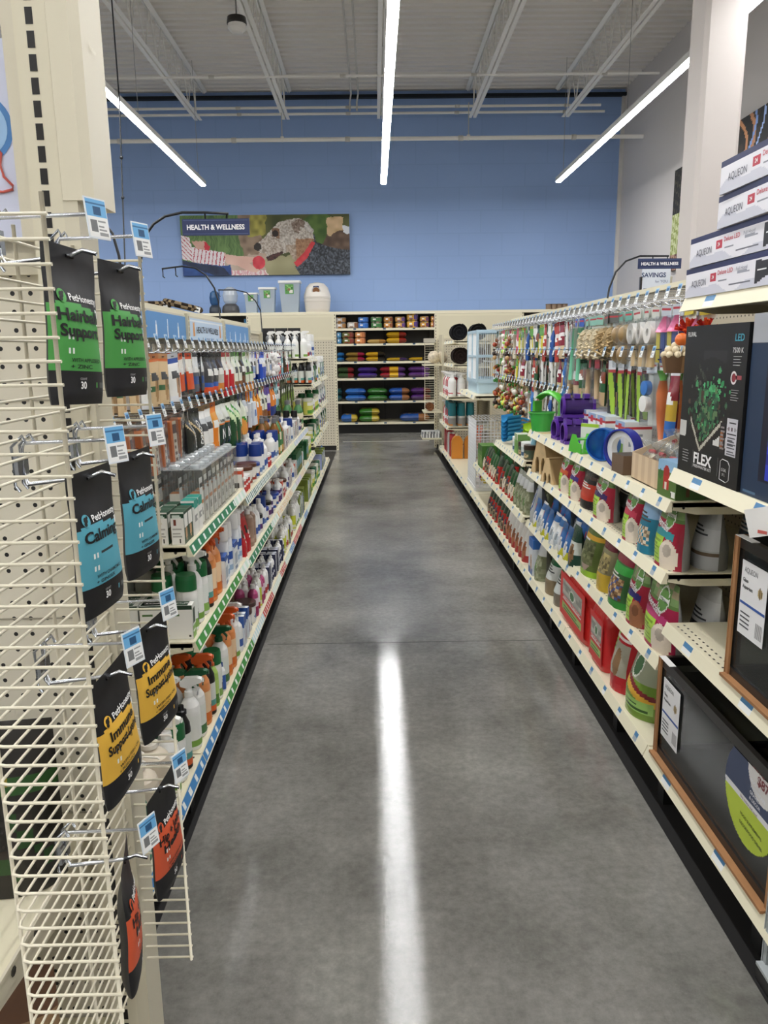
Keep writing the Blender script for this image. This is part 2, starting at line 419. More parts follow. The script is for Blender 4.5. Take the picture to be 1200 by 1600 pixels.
pipe('joist_bridging', 'thin white bridging rod crossing between roof joists', 12.2, 118, -8, 4.2, .018)
t = thing('bent_conduit', 'pair of white conduits running along the ceiling between joists', 'pipe')
b = MB()
for px0, px1 in ((536, 549), (556, 560)):
    a = atY(px0, 0, 9.5); c = atY(px1, 152, 14.4); a = (c[0], 4, c[2]+.05)
    b.tube([a, (c[0], 14.2, c[2]), (c[0]-.03, 14.4, c[2]-.08), (c[0]-.03, 14.45, c[2]-.2)], .014, 'd5d2cb', 6)
b.build('conduit_run', M_STEEL, t)
# ceiling sensor
c = atY(370, 37, 9.3)
t = thing('ceiling_sensor', 'small white dome sensor with dark base high on the ceiling', 'sensor', (c[0], c[1], c[2]))
b = MB(); b.lathe([(0, .06), (.10, .06), (.11, 0), (.105, -.01)], '201f1f', 16); b.tube([(0, 0, .06), (0, 0, deckz(9.3)-c[2])], .01, '8a8884', 5); b.build('base', M_PLAS, t)
b = MB(); b.lathe([(.10, -.01), (.10, -.05), (.06, -.09), (0, -.10)], 'e4e2de', 16); b.build('cover', M_PLAS, t)
# structural column
cx, cy = atY(1112, 200, 6.6)[0], 6.6
b = MB(); b.prism([(cx+a*.165*(1-.0*k), cy+c_*.165) for k, (a, c_) in enumerate([(-1,-.8),(-.8,-1),(.8,-1),(1,-.8),(1,.8),(.8,1),(-.8,1),(-1,.8)])], 0, deckz(6.6), 'd3ccc7')
tag(b.build('support_column', M_WALL), 'thick white support column rising behind the right shelving', 'column')
# thin dark cable at the left
a = atY(186, 150, 9); c = atY(197, 460, 9)
b = MB(); b.tube([(a[0], 9, 5.9), (a[0], 9, a[2]), (c[0], 9, c[2])], .008, '24272d', 5)
for k in (.3, .5, .7): b.ball((a[0]+(c[0]-a[0])*k, 9, a[2]+(c[2]-a[2])*k), .02, '24272d', 6, 4)
tag(b.build('hanging_cable', M_BLACK), 'thin dark cable hanging down before the blue wall, left', 'cable')
# ------------------------------------------------------------------ canvas with dog
def dog_poster():
    W_, H_ = 3.1, 1.06
    def inpoly(u, v, P):
        c = False; j = len(P)-1
        for i in range(len(P)):
            if (P[i][1] > v) != (P[j][1] > v) and u < (P[j][0]-P[i][0])*(v-P[i][1])/(P[j][1]-P[i][1])+P[i][0]: c = not c
            j = i
        return c
    # coordinates read off the canvas: u to the right 0..1, v down 0..1
    head = [(.44,.52),(.455,.47),(.50,.36),(.54,.24),(.58,.13),(.64,.08),(.70,.06),(.74,.11),(.78,.28),(.79,.42),(.76,.58),(.70,.78),(.66,.74),(.64,.62),(.58,.66),(.53,.75),(.50,.72),(.50,.64),(.46,.62)]
    muzz = [(.44,.52),(.50,.38),(.56,.36),(.60,.50),(.60,.60),(.53,.66),(.49,.64)]
    ear = [(.655,.15),(.70,.07),(.75,.12),(.79,.27),(.775,.33),(.74,.24),(.71,.20),(.70,.32),(.67,.28)]
    body = [(.79,.30),(.80,.45),(.88,.54),(1.0,.60),(1.0,1.0),(.70,1.0),(.67,.86),(.72,.74),(.76,.50)]
    collar = [(.665,.80),(.685,.875),(.74,.74),(.795,.47),(.775,.44),(.73,.62)]
    mouth = [(.50,.70),(.53,.66),(.60,.60),(.605,.63),(.55,.74),(.51,.77)]
    arm1 = [(.0,.32),(.05,.36),(.06,.52),(.26,.62),(.25,.84),(.12,.80),(.0,.72)]
    arm2 = [(.06,.42),(.14,.42),(.17,.52),(.16,.58),(.09,.55)]
    hand = [(.25,.64),(.36,.68),(.43,.70),(.44,.76),(.40,.80),(.46,.92),(.44,.96),(.38,.92),(.33,.84),(.26,.80)]
    jeans = [(.0,.74),(.12,.80),(.25,.84),(.285,.82),(.29,1.0),(.0,1.0)]
    dark = [(.0,.74),(.10,.80),(.24,.86),(.285,1.0),(.19,1.0),(.0,.80)]
    def h(a, b_): 
        x = math.sin(a*127.1+b_*311.7)*43758.5453; return x-math.floor(x)
    def vn(u, v, s):
        x, y = u*s, v*s/3; i, j = int(x), int(y); fx, fy = x-i, y-j; fx = fx*fx*(3-2*fx); fy = fy*fy*(3-2*fy)
        return (h(i, j)*(1-fx)+h(i+1, j)*fx)*(1-fy)+(h(i, j+1)*(1-fx)+h(i+1, j+1)*fx)*fy
    def mixc(a, b_, t): a = lin(a); b_ = lin(b_); return tuple(a[k]*(1-t)+b_[k]*t for k in range(3))
    def art(u, v_):
        v = 1-v_; g = vn(u, v, 150); g2 = vn(u+3, v+7, 40); g3 = vn(u+9, v+2, 14)
        u0, v0 = u, v
        u += .004*(g-.5); v += .012*(vn(u+5, v+1, 150)-.5)
        if (u0-.455)**2*8.5+(v0-.79)**2 < .0125:
            return mixc('c93341', 'e45560', g2)
        if inpoly(u, v, collar): return mixc('c0303a', 'd94a50', g2)
        if inpoly(u, v, mouth): return mixc('2a2020', '7b4a44', g*.5)
        if (u-.452)**2*8.5+(v-.53)**2 < .0045: return lin('2b2522')
        if (u-.56)**2*8.5+(v-.31)**2 < .003: return lin('2b1d17')
        if inpoly(u, v, ear): return mixc('594334', 'a8978a', g) if u < .735 else mixc('a09a94', 'ddd8d2', g)
        if inpoly(u, v, muzz): return mixc('8c7b6c', 'd8cfc4', g)
        if inpoly(u, v, head):
            if .54 < u < .585 and .22 < v < .40: return mixc('6d4f3c', '94735c', g)
            if u > .68 and v > .4: return mixc('8a6348', 'b48c6c', g)
            if v > .5 and u > .62: return mixc('8a705c', 'c9baa8', g)
            return mixc('8f8377', 'ddd6cc', g)
        if inpoly(u, v, body): return mixc('26292f', '6c7480', g*g*1.1)
        if inpoly(u, v, hand): return mixc('c08f7f', 'e9c6b6', g3*.5+.4)
        if inpoly(u, v, arm2):
            if u > .135 and v > .44: return lin('c93341')
            return mixc('c08f7f', 'e2bcae', g3)
        if inpoly(u, v, arm1):
            k = (u*44+ (v*3 if u > .06 else v*-14)) % 1.0
            return lin('b23a4e') if k < .22 else lin('e8dfe2')
        if inpoly(u, v, dark): return mixc('1d2740', '2b3858', g2)
        if inpoly(u, v, jeans): return mixc('28457f', '34589a', g2)
        u = u0+.05*(g3-.5)+.02*(g2-.5); v = v0+.16*(vn(u0+2, v0+4, 18)-.5)+.05*(vn(u0+1, v0, 60)-.5)
        if u < .5 and v0 > .92 and u > .29: return lin('d8a0a8') if (u*60) % 1 < .5 else lin('e6d9d6')
        if .86 < u < .97 and .02 < v < .30 and (v > .06 or u > .88): return mixc('b89a6e', 'e8c9a2', g2)
        if u > .97 and .15 < v < .35: return lin('dfe3ea')
        if u > .85 and v > .30: return mixc('4b3a30', '7a6250', g2)
        if (u-.82)**2*8+(v-.30)**2 < .11: return mixc('3d5a26', '5d7a38', g2)
        if .41 < u < .52 and v < .3: return mixc('6b6a2c', 'b8ae55', g2)
        if u < .36 and v < .72: return mixc('3e5c34', '6f8f52', vn(u*2.2, v*.3, 90))
        if v > .66: return mixc('8b8864', 'b7b08a', g3) if u > .5 else mixc('b39a88', 'c9b7a6', g3)
        if .36 < u < .5: return mixc('6a5646', 'a08a74', g2)
        return mixc('34401f', '65683a', g3)
    p = thing('canvas_print', 'wide canvas photo of a dog with red collar sniffing a held ball', 'picture', (0, 0, 0))
    x0, _, z0 = atY(285, 432, 14.92); x0 = -3.53; z0 = 2.89
    b = MB(); b.box(x0, x0+W_, 14.93, 14.995, z0, z0+H_, '22262c'); b.build('stretcher_frame', M_PAPER, p)
    b = MB(); b.sheet(lambda u, v: (x0+u*W_, 14.928, z0+v*H_), 270, 96, art, False); b.build('photo_print', M_PAPER, p)
dog_poster()
# canvases on the right wall
def wall_canvas(label, y0, y1, z0, z1, art, n=(60, 40)):
    t = thing('canvas_print', label, 'picture')
    b = MB(); b.box(XR-.05, XR-.002, y0, y1, z0, z1, '24211c'); b.build('stretcher_frame', M_PAPER, t)
    b = MB(); b.sheet(lambda u, v: (XR-.0515, y1+(y0-y1)*u, z0+(z1-z0)*v), n[0], n[1], art, False); b.build('photo_print', M_PAPER, t)
def branch_art(u, v):
    v = 1-v
    for (a, b0, c, col, wd) in ((.1, .0, .62, 'c48a5e', .010), (.20, .9, .10, '7fa0d8', .008), (.36, .62, -.1, 'd09464', .011), (.27, 1.1, 0, '9fb8e6', .006), (.18, .2, .3, 'b9825a', .012)):
        x = a+.10*math.sin(v*4+b0)*c+.03*math.sin(v*9+b0)
        if abs(u-x) < wd: return lin(col)
    n = math.sin(u*31+v*17)*math.sin(u*11-v*23)
    if v > .55 and n > -.2: return lin('b9a184') if n > .3 else lin('8a7258')
    return lin('1c1a17') if n < .4 else lin('33291f')
wall_canvas('canvas photo of pale branches on the right wall beside the column', 7.2, 10.5, 2.85, 4.2, branch_art, (120, 60))
def fern_art(u, v):
    n = math.sin(u*61+v*27)*math.sin(u*31-v*43)
    if v > .55: return lin('191714') if n < .5 else lin('4d4a34')
    if v > .15: return lin('8f9a52') if n > 0 else lin('c9cfa0')
    return lin('b08a78') if n > 0 else lin('5d3f34')
wall_canvas('tall narrow canvas of green plants on the right wall behind column', 11.0, 12.2, 2.62, 4.06, fern_art, (40, 50))
# ================================================================== shelving
def peg_mat(name, pitch, dot, colr):
    m = bpy.data.materials.new(name); m.use_nodes = True; nt = m.node_tree; N = nt.nodes; L = nt.links
    p = N['Principled BSDF']; tc = N.new('ShaderNodeTexCoord'); sp = N.new('ShaderNodeSeparateXYZ'); L.new(tc.outputs['Object'], sp.inputs[0])
    def mth(op, a, b=None):
        n = N.new('ShaderNodeMath'); n.operation = op
        for i, x in enumerate((a, b)):
            if x is None: continue
            if isinstance(x, (int, float)): n.inputs[i].default_value = x
            else: L.new(x, n.inputs[i])
        return n.outputs[0]
    h = mth('ADD', sp.outputs[0], sp.outputs[1])
    def q(o): return mth('POWER', mth('SUBTRACT', mth('FRACT', mth('DIVIDE', o, pitch)), .5), 2.0)
    d = mth('LESS_THAN', mth('ADD', q(h), q(sp.outputs[2])), dot*dot)
    mx = N.new('ShaderNodeMix'); mx.data_type = 'RGBA'; L.new(d, mx.inputs[0]); mx.inputs[6].default_value = (*lin(colr), 1); mx.inputs[7].default_value = (.01, .01, .01, 1)
    L.new(mx.outputs[2], p.inputs['Base Color']); p.inputs['Roughness'].default_value = .55
    return m
M_PEG = peg_mat('perforated_panel', .032, .13, 'bdb49e')
def rail_paint(kind, n):
    # price strip seen along the shelf edge: t runs along the edge, v from bottom to top
    def blue(t, v):
        k = (t*n) % 1.0
        if .42 < k < .58: 
            if v < .14 or v > .92: return None
            return '4f86b4' if v > .5 else ('eef0ee' if int(t*n*40) % 3 else 'a9b4bd')
        return None
    def full(t, v):
        if v < .1 or v > .92: return 'ece6cd'
        cs = kind[int(t*len(kind)) % len(kind)]
        k = (t*n) % 1.0
        if cs[1] == 'd': return cs[0] if k < .45 else ('eef2ee' if .15 < v < .85 else cs[0])
        if .35 < k < .62 and .2 < v < .75: return 'f0f3f0'
        return cs[0]
    return blue if kind == 'tags' else full
def shelf_part(par, X, back, y0, y1, z, rail, n, rh=.036, perf=False, name='shelf'):
    # X: front edge, back: rear edge, both world x; the rail leans outwards
    s = 1 if X > back else -1
    b = MB(); th = .02
    b.box(min(X-s*.012, back), max(X-s*.012, back), y0+.004, y1-.004, z-th, z, CREAM)
    for yy in (y0+.004, y1-.012):      # folded end flanges with bracket hole
        b.extr([(back, z-.005), (X-s*.02, z-.005), (X-s*.02, z-.03), (X-s*.10, z-.045), (back, z-.045)] if s > 0 else
               [(X-s*.02, z-.005), (back, z-.005), (back, z-.045), (X-s*.10, z-.045), (X-s*.02, z-.03)], 'y', yy, yy+.006, CREAM)
        b.tube([(X-s*.055, yy-.0006, z-.022), (X-s*.055, yy-.0002, z-.022)], .005, '161412', 8)
    if perf:
        for row in (.035, .06):
            k = y0+.03+(.012 if row > .04 else 0)
            while k < y1-.03:
                b.add([(X-s*(row-.003), k, z+.0004), (X-s*(row-.003), k+.011, z+.0004), (X-s*(row+.003), k+.011, z+.0004), (X-s*(row+.003), k, z+.0004)], [(0, 1, 2, 3)], '2b2722'); k += .03
    o = b.build(name, M_PAINT, par)
    r = MB(); paint = rail_paint(rail, n); N_ = 150 if rail != 'tags' else n*12
    xa, xb = X-s*.012, X+s*.004
    def fn(u, v): return (xb+(xa-xb)*v, y0+.003+(y1-y0-.006)*u, z-rh+(rh+.004)*v)
    r.sheet(fn, N_, 8, lambda u, v: paint(u, v) or 'ece6cb', False, flip=s > 0)
    r.add([fn(0, 0), fn(1, 0), fn(1, 1), fn(0, 1), (xa-s*.002, y0+.003, z+.004), (xa-s*.002, y1-.003, z+.004), (xa-s*.006, y0+.003, z-rh), (xa-s*.006, y1-.003, z-rh)],
          [(3, 2, 5, 4), (0, 1, 7, 6), (0, 6, 4, 3), (1, 2, 5, 7)], 'ece6cb')
    r.build('price_rail', M_CARD, o)
    return o
def hook_mesh(length, tagcol='5b93c4', tagw=.032, tagh=.045, r=.0028, drop=.045, tip=.03):
    # local: starts at x=0 on the panel, runs to +x
    b = MB(); L_ = length
    b.tube([(0, 0, 0), (L_-tip, 0, 0), (L_-tip*.5, 0, .008), (L_, 0, .012-.002)], r, 'b4b8bd', 6)
    b.tube([(0, 0, 0), (0, 0, drop), (L_+.012, 0, drop+.004)], r*.9, 'b4b8bd', 6)
    b.box(-.006, 0, -.012, .012, -.01, drop+.012, 'b9bcc0')
    return b
def tag_mesh(w=.032, h=.045):
    b = MB(); a = Art('f0f1ee').band(.55, 1, '6aa5d6').rect(.2, .62, .8, .8, '2c5a85').rect(.15, .15, .42, .42, '6d6f70').lines(.5, .1, .9, .45, 3, 'a8abab').band(.88, 1, '9cc4e2')
    b.sheet(lambda u, v: (.0006, -w/2+w*u, -h+h*v), 10, 12, a, False); b.box(-.0012, .0004, -w/2-.001, w/2+.001, -h-.001, .001, 'e5e7e8')
    return b
HOOKS = {}
def add_hook(par, x, y, z, length, s, scale=1, withtag=True, tip=.03):
    # s: +1 hook points to +x, -1 to -x
    key = (round(length, 3), withtag, tip)
    if key not in HOOKS:
        h = hook_mesh(length, tip=tip).build('peg_hook', M_CHROME, par)
        KIDS[h.name] = []
        if withtag:
            tg = tag_mesh().build('price_tag', M_CARD, h); tg.location = (length+.014, 0, .052+.01); tg.rotation_euler = (0, -.25, 0)
            KIDS[h.name] = [tg]
        HOOKS[key] = h
    else:
        h = copy_tree(HOOKS[key], par)
    h.location = (x, y, z); h.rotation_euler = (0, 0, 0 if s > 0 else math.pi)
    return h
def slotted(b, x, y, z0, z1, face, col=CREAM, w=.032, d=.05, pitch=.032, sl=(.010, .022)):
    # upright post with a column of slots; face '-y' or '+x' / '-x'
    b.box(x-w/2, x+w/2, y, y+d, z0, z1, col)
    z = z0+.02
    while z < z1-.02:
        if face == '-y': b.add([(x-sl[0]/2, y-.0006, z), (x+sl[0]/2, y-.0006, z), (x+sl[0]/2, y-.0006, z+sl[1]), (x-sl[0]/2, y-.0006, z+sl[1])], [(0, 1, 2, 3)], '151311')
        else:
            xx = x+(w/2+.0006)*(1 if face == '+x' else -1)
            b.add([(xx, y+d/2-sl[0]/2, z), (xx, y+d/2+sl[0]/2, z), (xx, y+d/2+sl[0]/2, z+sl[1]), (xx, y+d/2-sl[0]/2, z+sl[1])], [(0, 1, 2, 3)], '151311')
        z += pitch
G = [('1e7a55', 's')]
GREEN = [('1d7652', 's')]*3
def unit(label, side, y0, y1, shelves, ztop, group, header=None, legs=True, base=True, front=None):
    # side -1: left run (front faces +x), +1: right run
    bx = -1.1 if side < 0 else 1.47
    fx = -.60 if side < 0 else .912
    t = thing('shelving_unit', label, 'shelving', (0, 0, 0), 0, group)
    b = MB(); b.box(min(bx, bx+side*.012), max(bx, bx+side*.012), y0, y1, .15, ztop, CREAM2); b.build('back_panel', M_PEG, t)
    b = MB(); slotted(b, bx-side*.012, y1-.052, 0, ztop+.01, '+x' if side < 0 else '-x', CREAM2); b.build('upright', M_PAINT, t)
    b = MB(); b.box(min(bx-side*.01, bx+side*.03), max(bx-side*.01, bx+side*.03), y0, y1, ztop, ztop+.025, CREAM); b.build('top_cap', M_PAINT, t)
    for i, (z, X, rail, n, perf) in enumerate(shelves):
        shelf_part(t, X, bx-side*.0, y0, y1, z, rail, n, perf=perf, name='base_shelf' if i == 0 and base else 'shelf')
    if legs:
        for yy in ((y0+y1)/2-.2, y1-.12):
            b = MB(); b.box(min(fx+side*.03, fx+side*.07), max(fx+side*.03, fx+side*.07), yy, yy+.05, .0, .13, '141414'); b.build('foot', M_BLACK, t)
    if header:
        b = MB(); header(b, y0, y1); b.build('header_sign', M_CARD, t)
    return t
T = 'tags'
def Ls(z, X, *rail, n=13, perf=True): return (z, X, list(rail), n, perf)
def blue_header(b, y0, y1, icons=True, title=False):
    x = -1.086; z0, z1 = 1.565, 1.70
    b.box(x-.01, x, y0, y1, z0-.01, z1+.01, 'cfc9b6')
    b.box(x, x+.001, y0+.03, y1-.03, z0, z1, '5f97d0' if not title else 'c4d8ee')
    if icons:
        n = 4; rr = random.Random(int(y0*10))
        for i in range(n):
            yy = y0+.12+(y1-y0-.24)*(i+.5)/n; h = .05+.03*rr.random()
            if i % 2: b.box(x+.001, x+.0018, yy-.012, yy+.012, z0+.015, z0+.015+h*.8, 'f0f5fa'); b.box(x+.001, x+.0018, yy-.005, yy+.005, z0+.015+h*.8, z0+.02+h, 'f0f5fa')
            else: b.box(x+.001, x+.0018, yy-.005, yy+.005, z0+.012, z0+.02+h*1.2, 'f0f5fa'); b.box(x+.001, x+.0018, yy-.012, yy-.009, z0+.015, z0+h, 'e3edf7')
    if title:
        b.box(x+.001, x+.0014, y0+.04, y1-.04, z1-.02, z1-.01, 'e9f0f8')
        m = (y0+y1)/2
        b.text('HEALTH & WELLNESS', .052, '1c2230', lambda a, c: (x+.002, m+a, (z0+z1)/2+.006+c-.06*a*a), bold=.02, wid=.66)
        b.text('for your pet', .02, '3b5c8c', lambda a, c: (x+.002, m+a, z0+.02+c), wid=.34)
        for s in (-1, 1):
            b.box(x+.001, x+.002, m+s*.40-.02, m+s*.40+.02, z0+.03, z0+.085, 'e09a52'); b.ball((x+.0015, m+s*.40, z0+.09), .018, 'e8ab66', 8, 6, sx=.05)
            for d in (-.014, .014): b.box(x+.001, x+.002, m+s*.40+d-.004, m+s*.40+d+.004, z0+.08, z0+.115, 'e09a52')
def orange_header(b, y0, y1):
    x = -1.086
    b.box(x-.01, x, y0, y1, 1.555, 1.71, 'cfc9b6')
    b.box(x, x+.001, y0+.03, y1-.2, 1.565, 1.70, '3f8a48'); b.box(x, x+.001, y1-.2, y1-.1, 1.565, 1.70, 'd9672f'); b.box(x, x+.001, y1-.1, y1-.03, 1.565, 1.70, '2c2440')
LB = (1.37, 2.42, 3.5, 4.62, 5.72, 6.87, 7.6, 8.75, 9.9)
LX = -.60
BASE_L = [('3f85c2','s'),('3f85c2','s'),('3f85c2','s')]
gl = 'shelving units of the left run'
GRN, TEAL, LGR, WHT, BLU, ORG, RED, YEL = ('1e7a55','s'), ('1b5a5c','d'), ('3d8f3e','s'), ('cfe6d8','d'), ('3f85c2','s'), ('e2b25a','d'), ('c23a34','s'), ('c9d98a','d')
unit('nearest unit of the left shelving run, with only a base shelf below hooks', -1, LB[0], LB[1], [Ls(.15, LX, BLU, BLU, BLU)], 1.71, gl, orange_header)
unit('second left shelving unit, stocked with clear cases and white cartons', -1, LB[1], LB[2], [Ls(.15, LX, BLU, BLU, LGR, LGR, LGR), Ls(.555, LX, LGR, LGR, LGR, LGR, WHT), Ls(.885, LX, GRN, GRN, GRN, WHT)], 1.71, gl, orange_header)
unit('third left shelving unit, below the plain blue header with bottle icons', -1, LB[2], LB[3], [Ls(.15, LX, ('bcdce2','d'), RED, ('d7ecd9','d'), n=26), Ls(.535, LX, GRN, GRN, GRN, WHT), Ls(.836, LX, TEAL, TEAL, TEAL, TEAL, n=28)], 1.71, gl, lambda b, a, c: blue_header(b, a, c))
unit('fourth left shelving unit, below the lettered health and wellness header', -1, LB[3], LB[4], [Ls(.15, LX, RED, WHT, BLU, RED, n=24), Ls(.535, LX, ORG, ORG, ORG, WHT, n=26), Ls(.836, LX, YEL, YEL, YEL, n=26)], 1.71, gl, lambda b, a, c: blue_header(b, a, c, False, True))
unit('fifth left shelving unit, just beyond the lettered header', -1, LB[4], LB[5], [Ls(.15, LX, RED, WHT, BLU, WHT, n=24), Ls(.535, LX, ('b6a6c9','d'), ORG, WHT, n=26), Ls(.836, LX, ('8fa6cf','d'), ('8fa6cf','d'), n=26)], 1.71, gl, lambda b, a, c: blue_header(b, a, c))
unit('narrow left shelving bay hung with slim green packets', -1, LB[5], LB[6], [Ls(.15, LX, WHT, n=12), (.535, LX, T, 4, False)], 1.66, gl)
unit('left shelving unit holding white bottles and yellow tubs', -1, LB[6], LB[7], [(.15, LX, T, 4, False), (.60, LX, T, 4, False), (.88, LX, T, 4, False), (1.18, LX, T, 4, False), (1.43, LX-.03, T, 4, False)], 1.66, gl)
unit('last unit of the left shelving run, next to the pegboard end', -1, LB[7], LB[8], [(.15, LX, T, 4, False), (.62, LX, T, 4, False), (.9, LX, T, 4, False), (1.2, LX, T, 4, False)], 1.66, gl)
RB = (1.26, 2.42, 3.58, 4.72, 5.88, 7.15, 8.4, 9.75, 11.0)
gr = 'shelving units of the right run'
RX = .912; RX2 = .938
unit('nearest right shelving unit, stacked with long lamp boxes and aquariums', 1, RB[0], RB[1], [(.15, RX, T, 3, False), (.60, RX2+.01, T, 3, True), (1.118, RX2, T, 3, False), (1.64, RX2, T, 3, False)], 1.78, gr)
unit('second right shelving unit, with the treat carton on top shelf', 1, RB[1], RB[2], [(.15, RX, T, 6, False), (.465, RX2, T, 6, True), (.768, RX2, T, 6, True), (1.01, RX2, T, 7, False)], 1.78, gr)
unit('third right shelving unit, with purple and green plastic toys on top', 1, RB[2], RB[3], [(.15, RX, T, 6, False), (.445, RX2, T, 6, True), (.768, RX2, T, 6, False), (1.01, RX2, T, 6, False)], 1.78, gr)
unit('fourth right shelving unit, with nested blue scoops', 1, RB[3], RB[4], [(.15, RX, T, 6, False), (.46, RX, T, 5, False), (.815, RX, T, 12, False)], 1.78, gr)
unit('fifth right shelving unit, just before the wire crate', 1, RB[4], RB[5], [(.15, RX, T, 5, False), (.46, RX, T, 5, False)], 1.78, gr)
unit('sixth right shelving unit, carrying the pale blue bird cage', 1, RB[5], RB[6], [(.15, RX, T, 3, False), (1.075, RX, T, 3, False)], 1.78, gr)
unit('seventh right shelving unit, behind the bird cage', 1, RB[6], RB[7], [(.15, RX, T, 3, False)], 1.72, gr)
unit('farthest right shelving unit, with white spray bottles and rolled mats', 1, RB[7], RB[8], [(.15, RX, T, 3, False), (.53, RX, T, 3, False), (.91, RX, T, 3, False), (1.31, RX+.06, T, 3, False), (1.60, RX+.06, T, 3, False)], 1.72, gr)
# ------------------------------------------------------------------ run of shelving against the blue wall
YW = 14.14
t = thing('wall_shelving', 'long cream and black shelving run against the blue back wall', 'shelving', (0, 0, 0))
b = MB(); b.box(-6.2, 4.4, 14.9, 14.92, 0, 2.16, '2a2724'); b.build('back_panel', M_PAINT, t)
b = MB(); b.box(-6.2, 4.4, YW-.04, 14.96, 2.15, 2.168, 'e6dfc6'); b.box(-6.2, 4.4, YW-.045, YW-.03, 2.125, 2.175, 'ece5ca'); b.build('canopy', M_PAINT, t)
for z in (1.88, 1.61, 1.295, 1.0, .585, .2):
    b = MB(); b.box(-6.2, 4.4, YW, 14.9, z-.02, z, CREAM)
    N_ = 220
    b.sheet(lambda u, v: (-6.2+10.6*u, YW-.004, z-.035+.04*v), N_, 3, lambda u, v: ('46607e' if (int(u*N_) % 11 == 0 and v > .3) else 'ece5ca'), False)
    b.build('base_shelf' if z < .3 else 'shelf', M_PAINT, t)
b = MB(); b.box(-6.2, 4.4, YW+.06, 14.9, 0, .16, '0f0e0d'); b.build('kick_plate', M_BLACK, t)
for x in (-3.1, -1.87, -.66+.0, 1.06, 2.28, 3.5):
    b = MB(); slotted(b, x, 14.83, 0, 2.14, '-y', '3a3632'); b.build('upright', M_PAINT, t)
b = MB(); x = atY(601, 600, 14.88)[0]; slotted(b, x, 14.86, .2, 2.14, '-y', '191715', w=.03, sl=(.006, .02)); b.build('upright', M_PAINT, t)
# tall end boards with pegboard, ends of the two runs
def end_board(label, x0, x1, rightslots=True):
    t = thing('gondola_end_panel', label, 'end panel', (0, 0, 0))
    y = 11.78
    b = MB(); b.box(x0, x1, y, y+.02, .07, 1.66, CREAM2); b.build('pegboard', peg_far, t)
    b = MB(); b.box(x0, x1, y-.004, y+.03, 1.655, 2.02, 'e0d9be'); b.box(x0+.03, x1-.03, y-.0055, y, 1.70, 1.985, 'd9d2b7'); b.build('header_board', M_PAINT, t)
    for x in (x0-.015, x1+.015):
        b = MB(); slotted(b, x, y-.01, 0 if x > x0 else .02, 2.03, '-y', CREAM, w=.035, pitch=.045, sl=(.009, .026)); b.build('upright', M_PAINT, t)
    b = MB(); b.box(x0, x1, y+.02, y+.4, 0, .06, '191817'); b.build('kick_plate', M_BLACK, t)
peg_far = peg_mat('perforated_panel_far', .040, .16, 'd0c8b2')
end_board('tall cream pegboard end panel left of the far dog food shelves', -1.86, -.60)
end_board('tall cream pegboard end panel right of the far dog food shelves', .935, 2.2)
# wire side rack at the far end of the right run
t = thing('wire_side_rack', 'narrow cream wire rack clipped beside the far dog food shelves', 'wire rack', (0, 0, 0))
b = MB(); x0, x1 = .755, .905; y = 11.762
for i in range(34): z = .45+i*.034; b.tube([(x0, y, z), (x1, y, z)], .003, WIREC, 5)
b.tube([(x0, y, .45), (x0, y, 1.59)], .005, WIREC, 5); b.tube([(x1, y, .45), (x1, y, 1.59)], .005, WIREC, 5); b.build('wire_grid', M_WIRE, t)
b = MB(); b.box(x0-.02, x1, y-.12, y-.01, 1.60, 1.66, 'b9b4a6'); b.build('tray', M_WIRE, t)
# ------------------------------------------------------------------ hooks along the runs
def hooks(units, side, z, y0, y1, n, length, xb, jit=0):
    out = []
    for i in range(n):
        y = y0+(y1-y0)*(i+.5)/n
        u = units[max(k for k in range(len(units)) if k == 0 or units[k][0] <= y)][1]
        add_hook(u, xb, y, z, length, -side)
        out.append(y)
    return out
UL = [(LB[i], o) for i, o in enumerate([o for o in COL.objects if o.get('group') == gl and o.parent is None])]
UR = [(RB[i], o) for i, o in enumerate([o for o in COL.objects if o.get('group') == gr and o.parent is None])]
HL1 = hooks(UL, -1, 1.50, 1.45, 7.4, 46, .33, -1.085)
HL2 = hooks(UL, -1, 1.265, 1.45, 7.5, 46, .33, -1.085)
HR1 = hooks(UR, 1, 1.66, 1.9, 7.4, 48, .33, 1.455)
HR2 = hooks(UR, 1, 1.44, 2.5, 7.3, 36, .33, 1.455)
HR3 = hooks(UR, 1, 1.22, 4.4, 7.3, 24, .33, 1.455)
# ================================================================== kinds of goods (local frame: front faces -y, base at z=0)
def carton(w, d, h, front, side='e8e8e4', top='e8e8e4', sideart=None, toptxt=None, nu=12, nv=16):
    def f(t):
        b = MB(); b.box(-w/2, w/2, -d/2, d/2, 0, h, side, top=top)
        b.sheet(lambda u, v: (-w/2+w*u, -d/2-.0006, h*v), nu, nv, front, False)
        if sideart:
            b.sheet(lambda u, v: (w/2+.0006, -d/2+d*u, h*v), nu, nv, sideart, False)
            b.sheet(lambda u, v: (-w/2-.0006, d/2-d*u, h*v), nu, nv, sideart, False)
        b.build('carton', M_CARD, t)
        if toptxt:
            q = MB(); q.box(-w/2+.004, w/2-.004, -d/2+d*.18, d/2-.004, h, h+.0008, toptxt[1]); q.text(toptxt[0], w*.3, 'ffffff', lambda x, y: (-w*.02-y, x, h+.0014), bold=.02, wid=d*.7); q.build('lid_print', M_CARD, t)
    return f
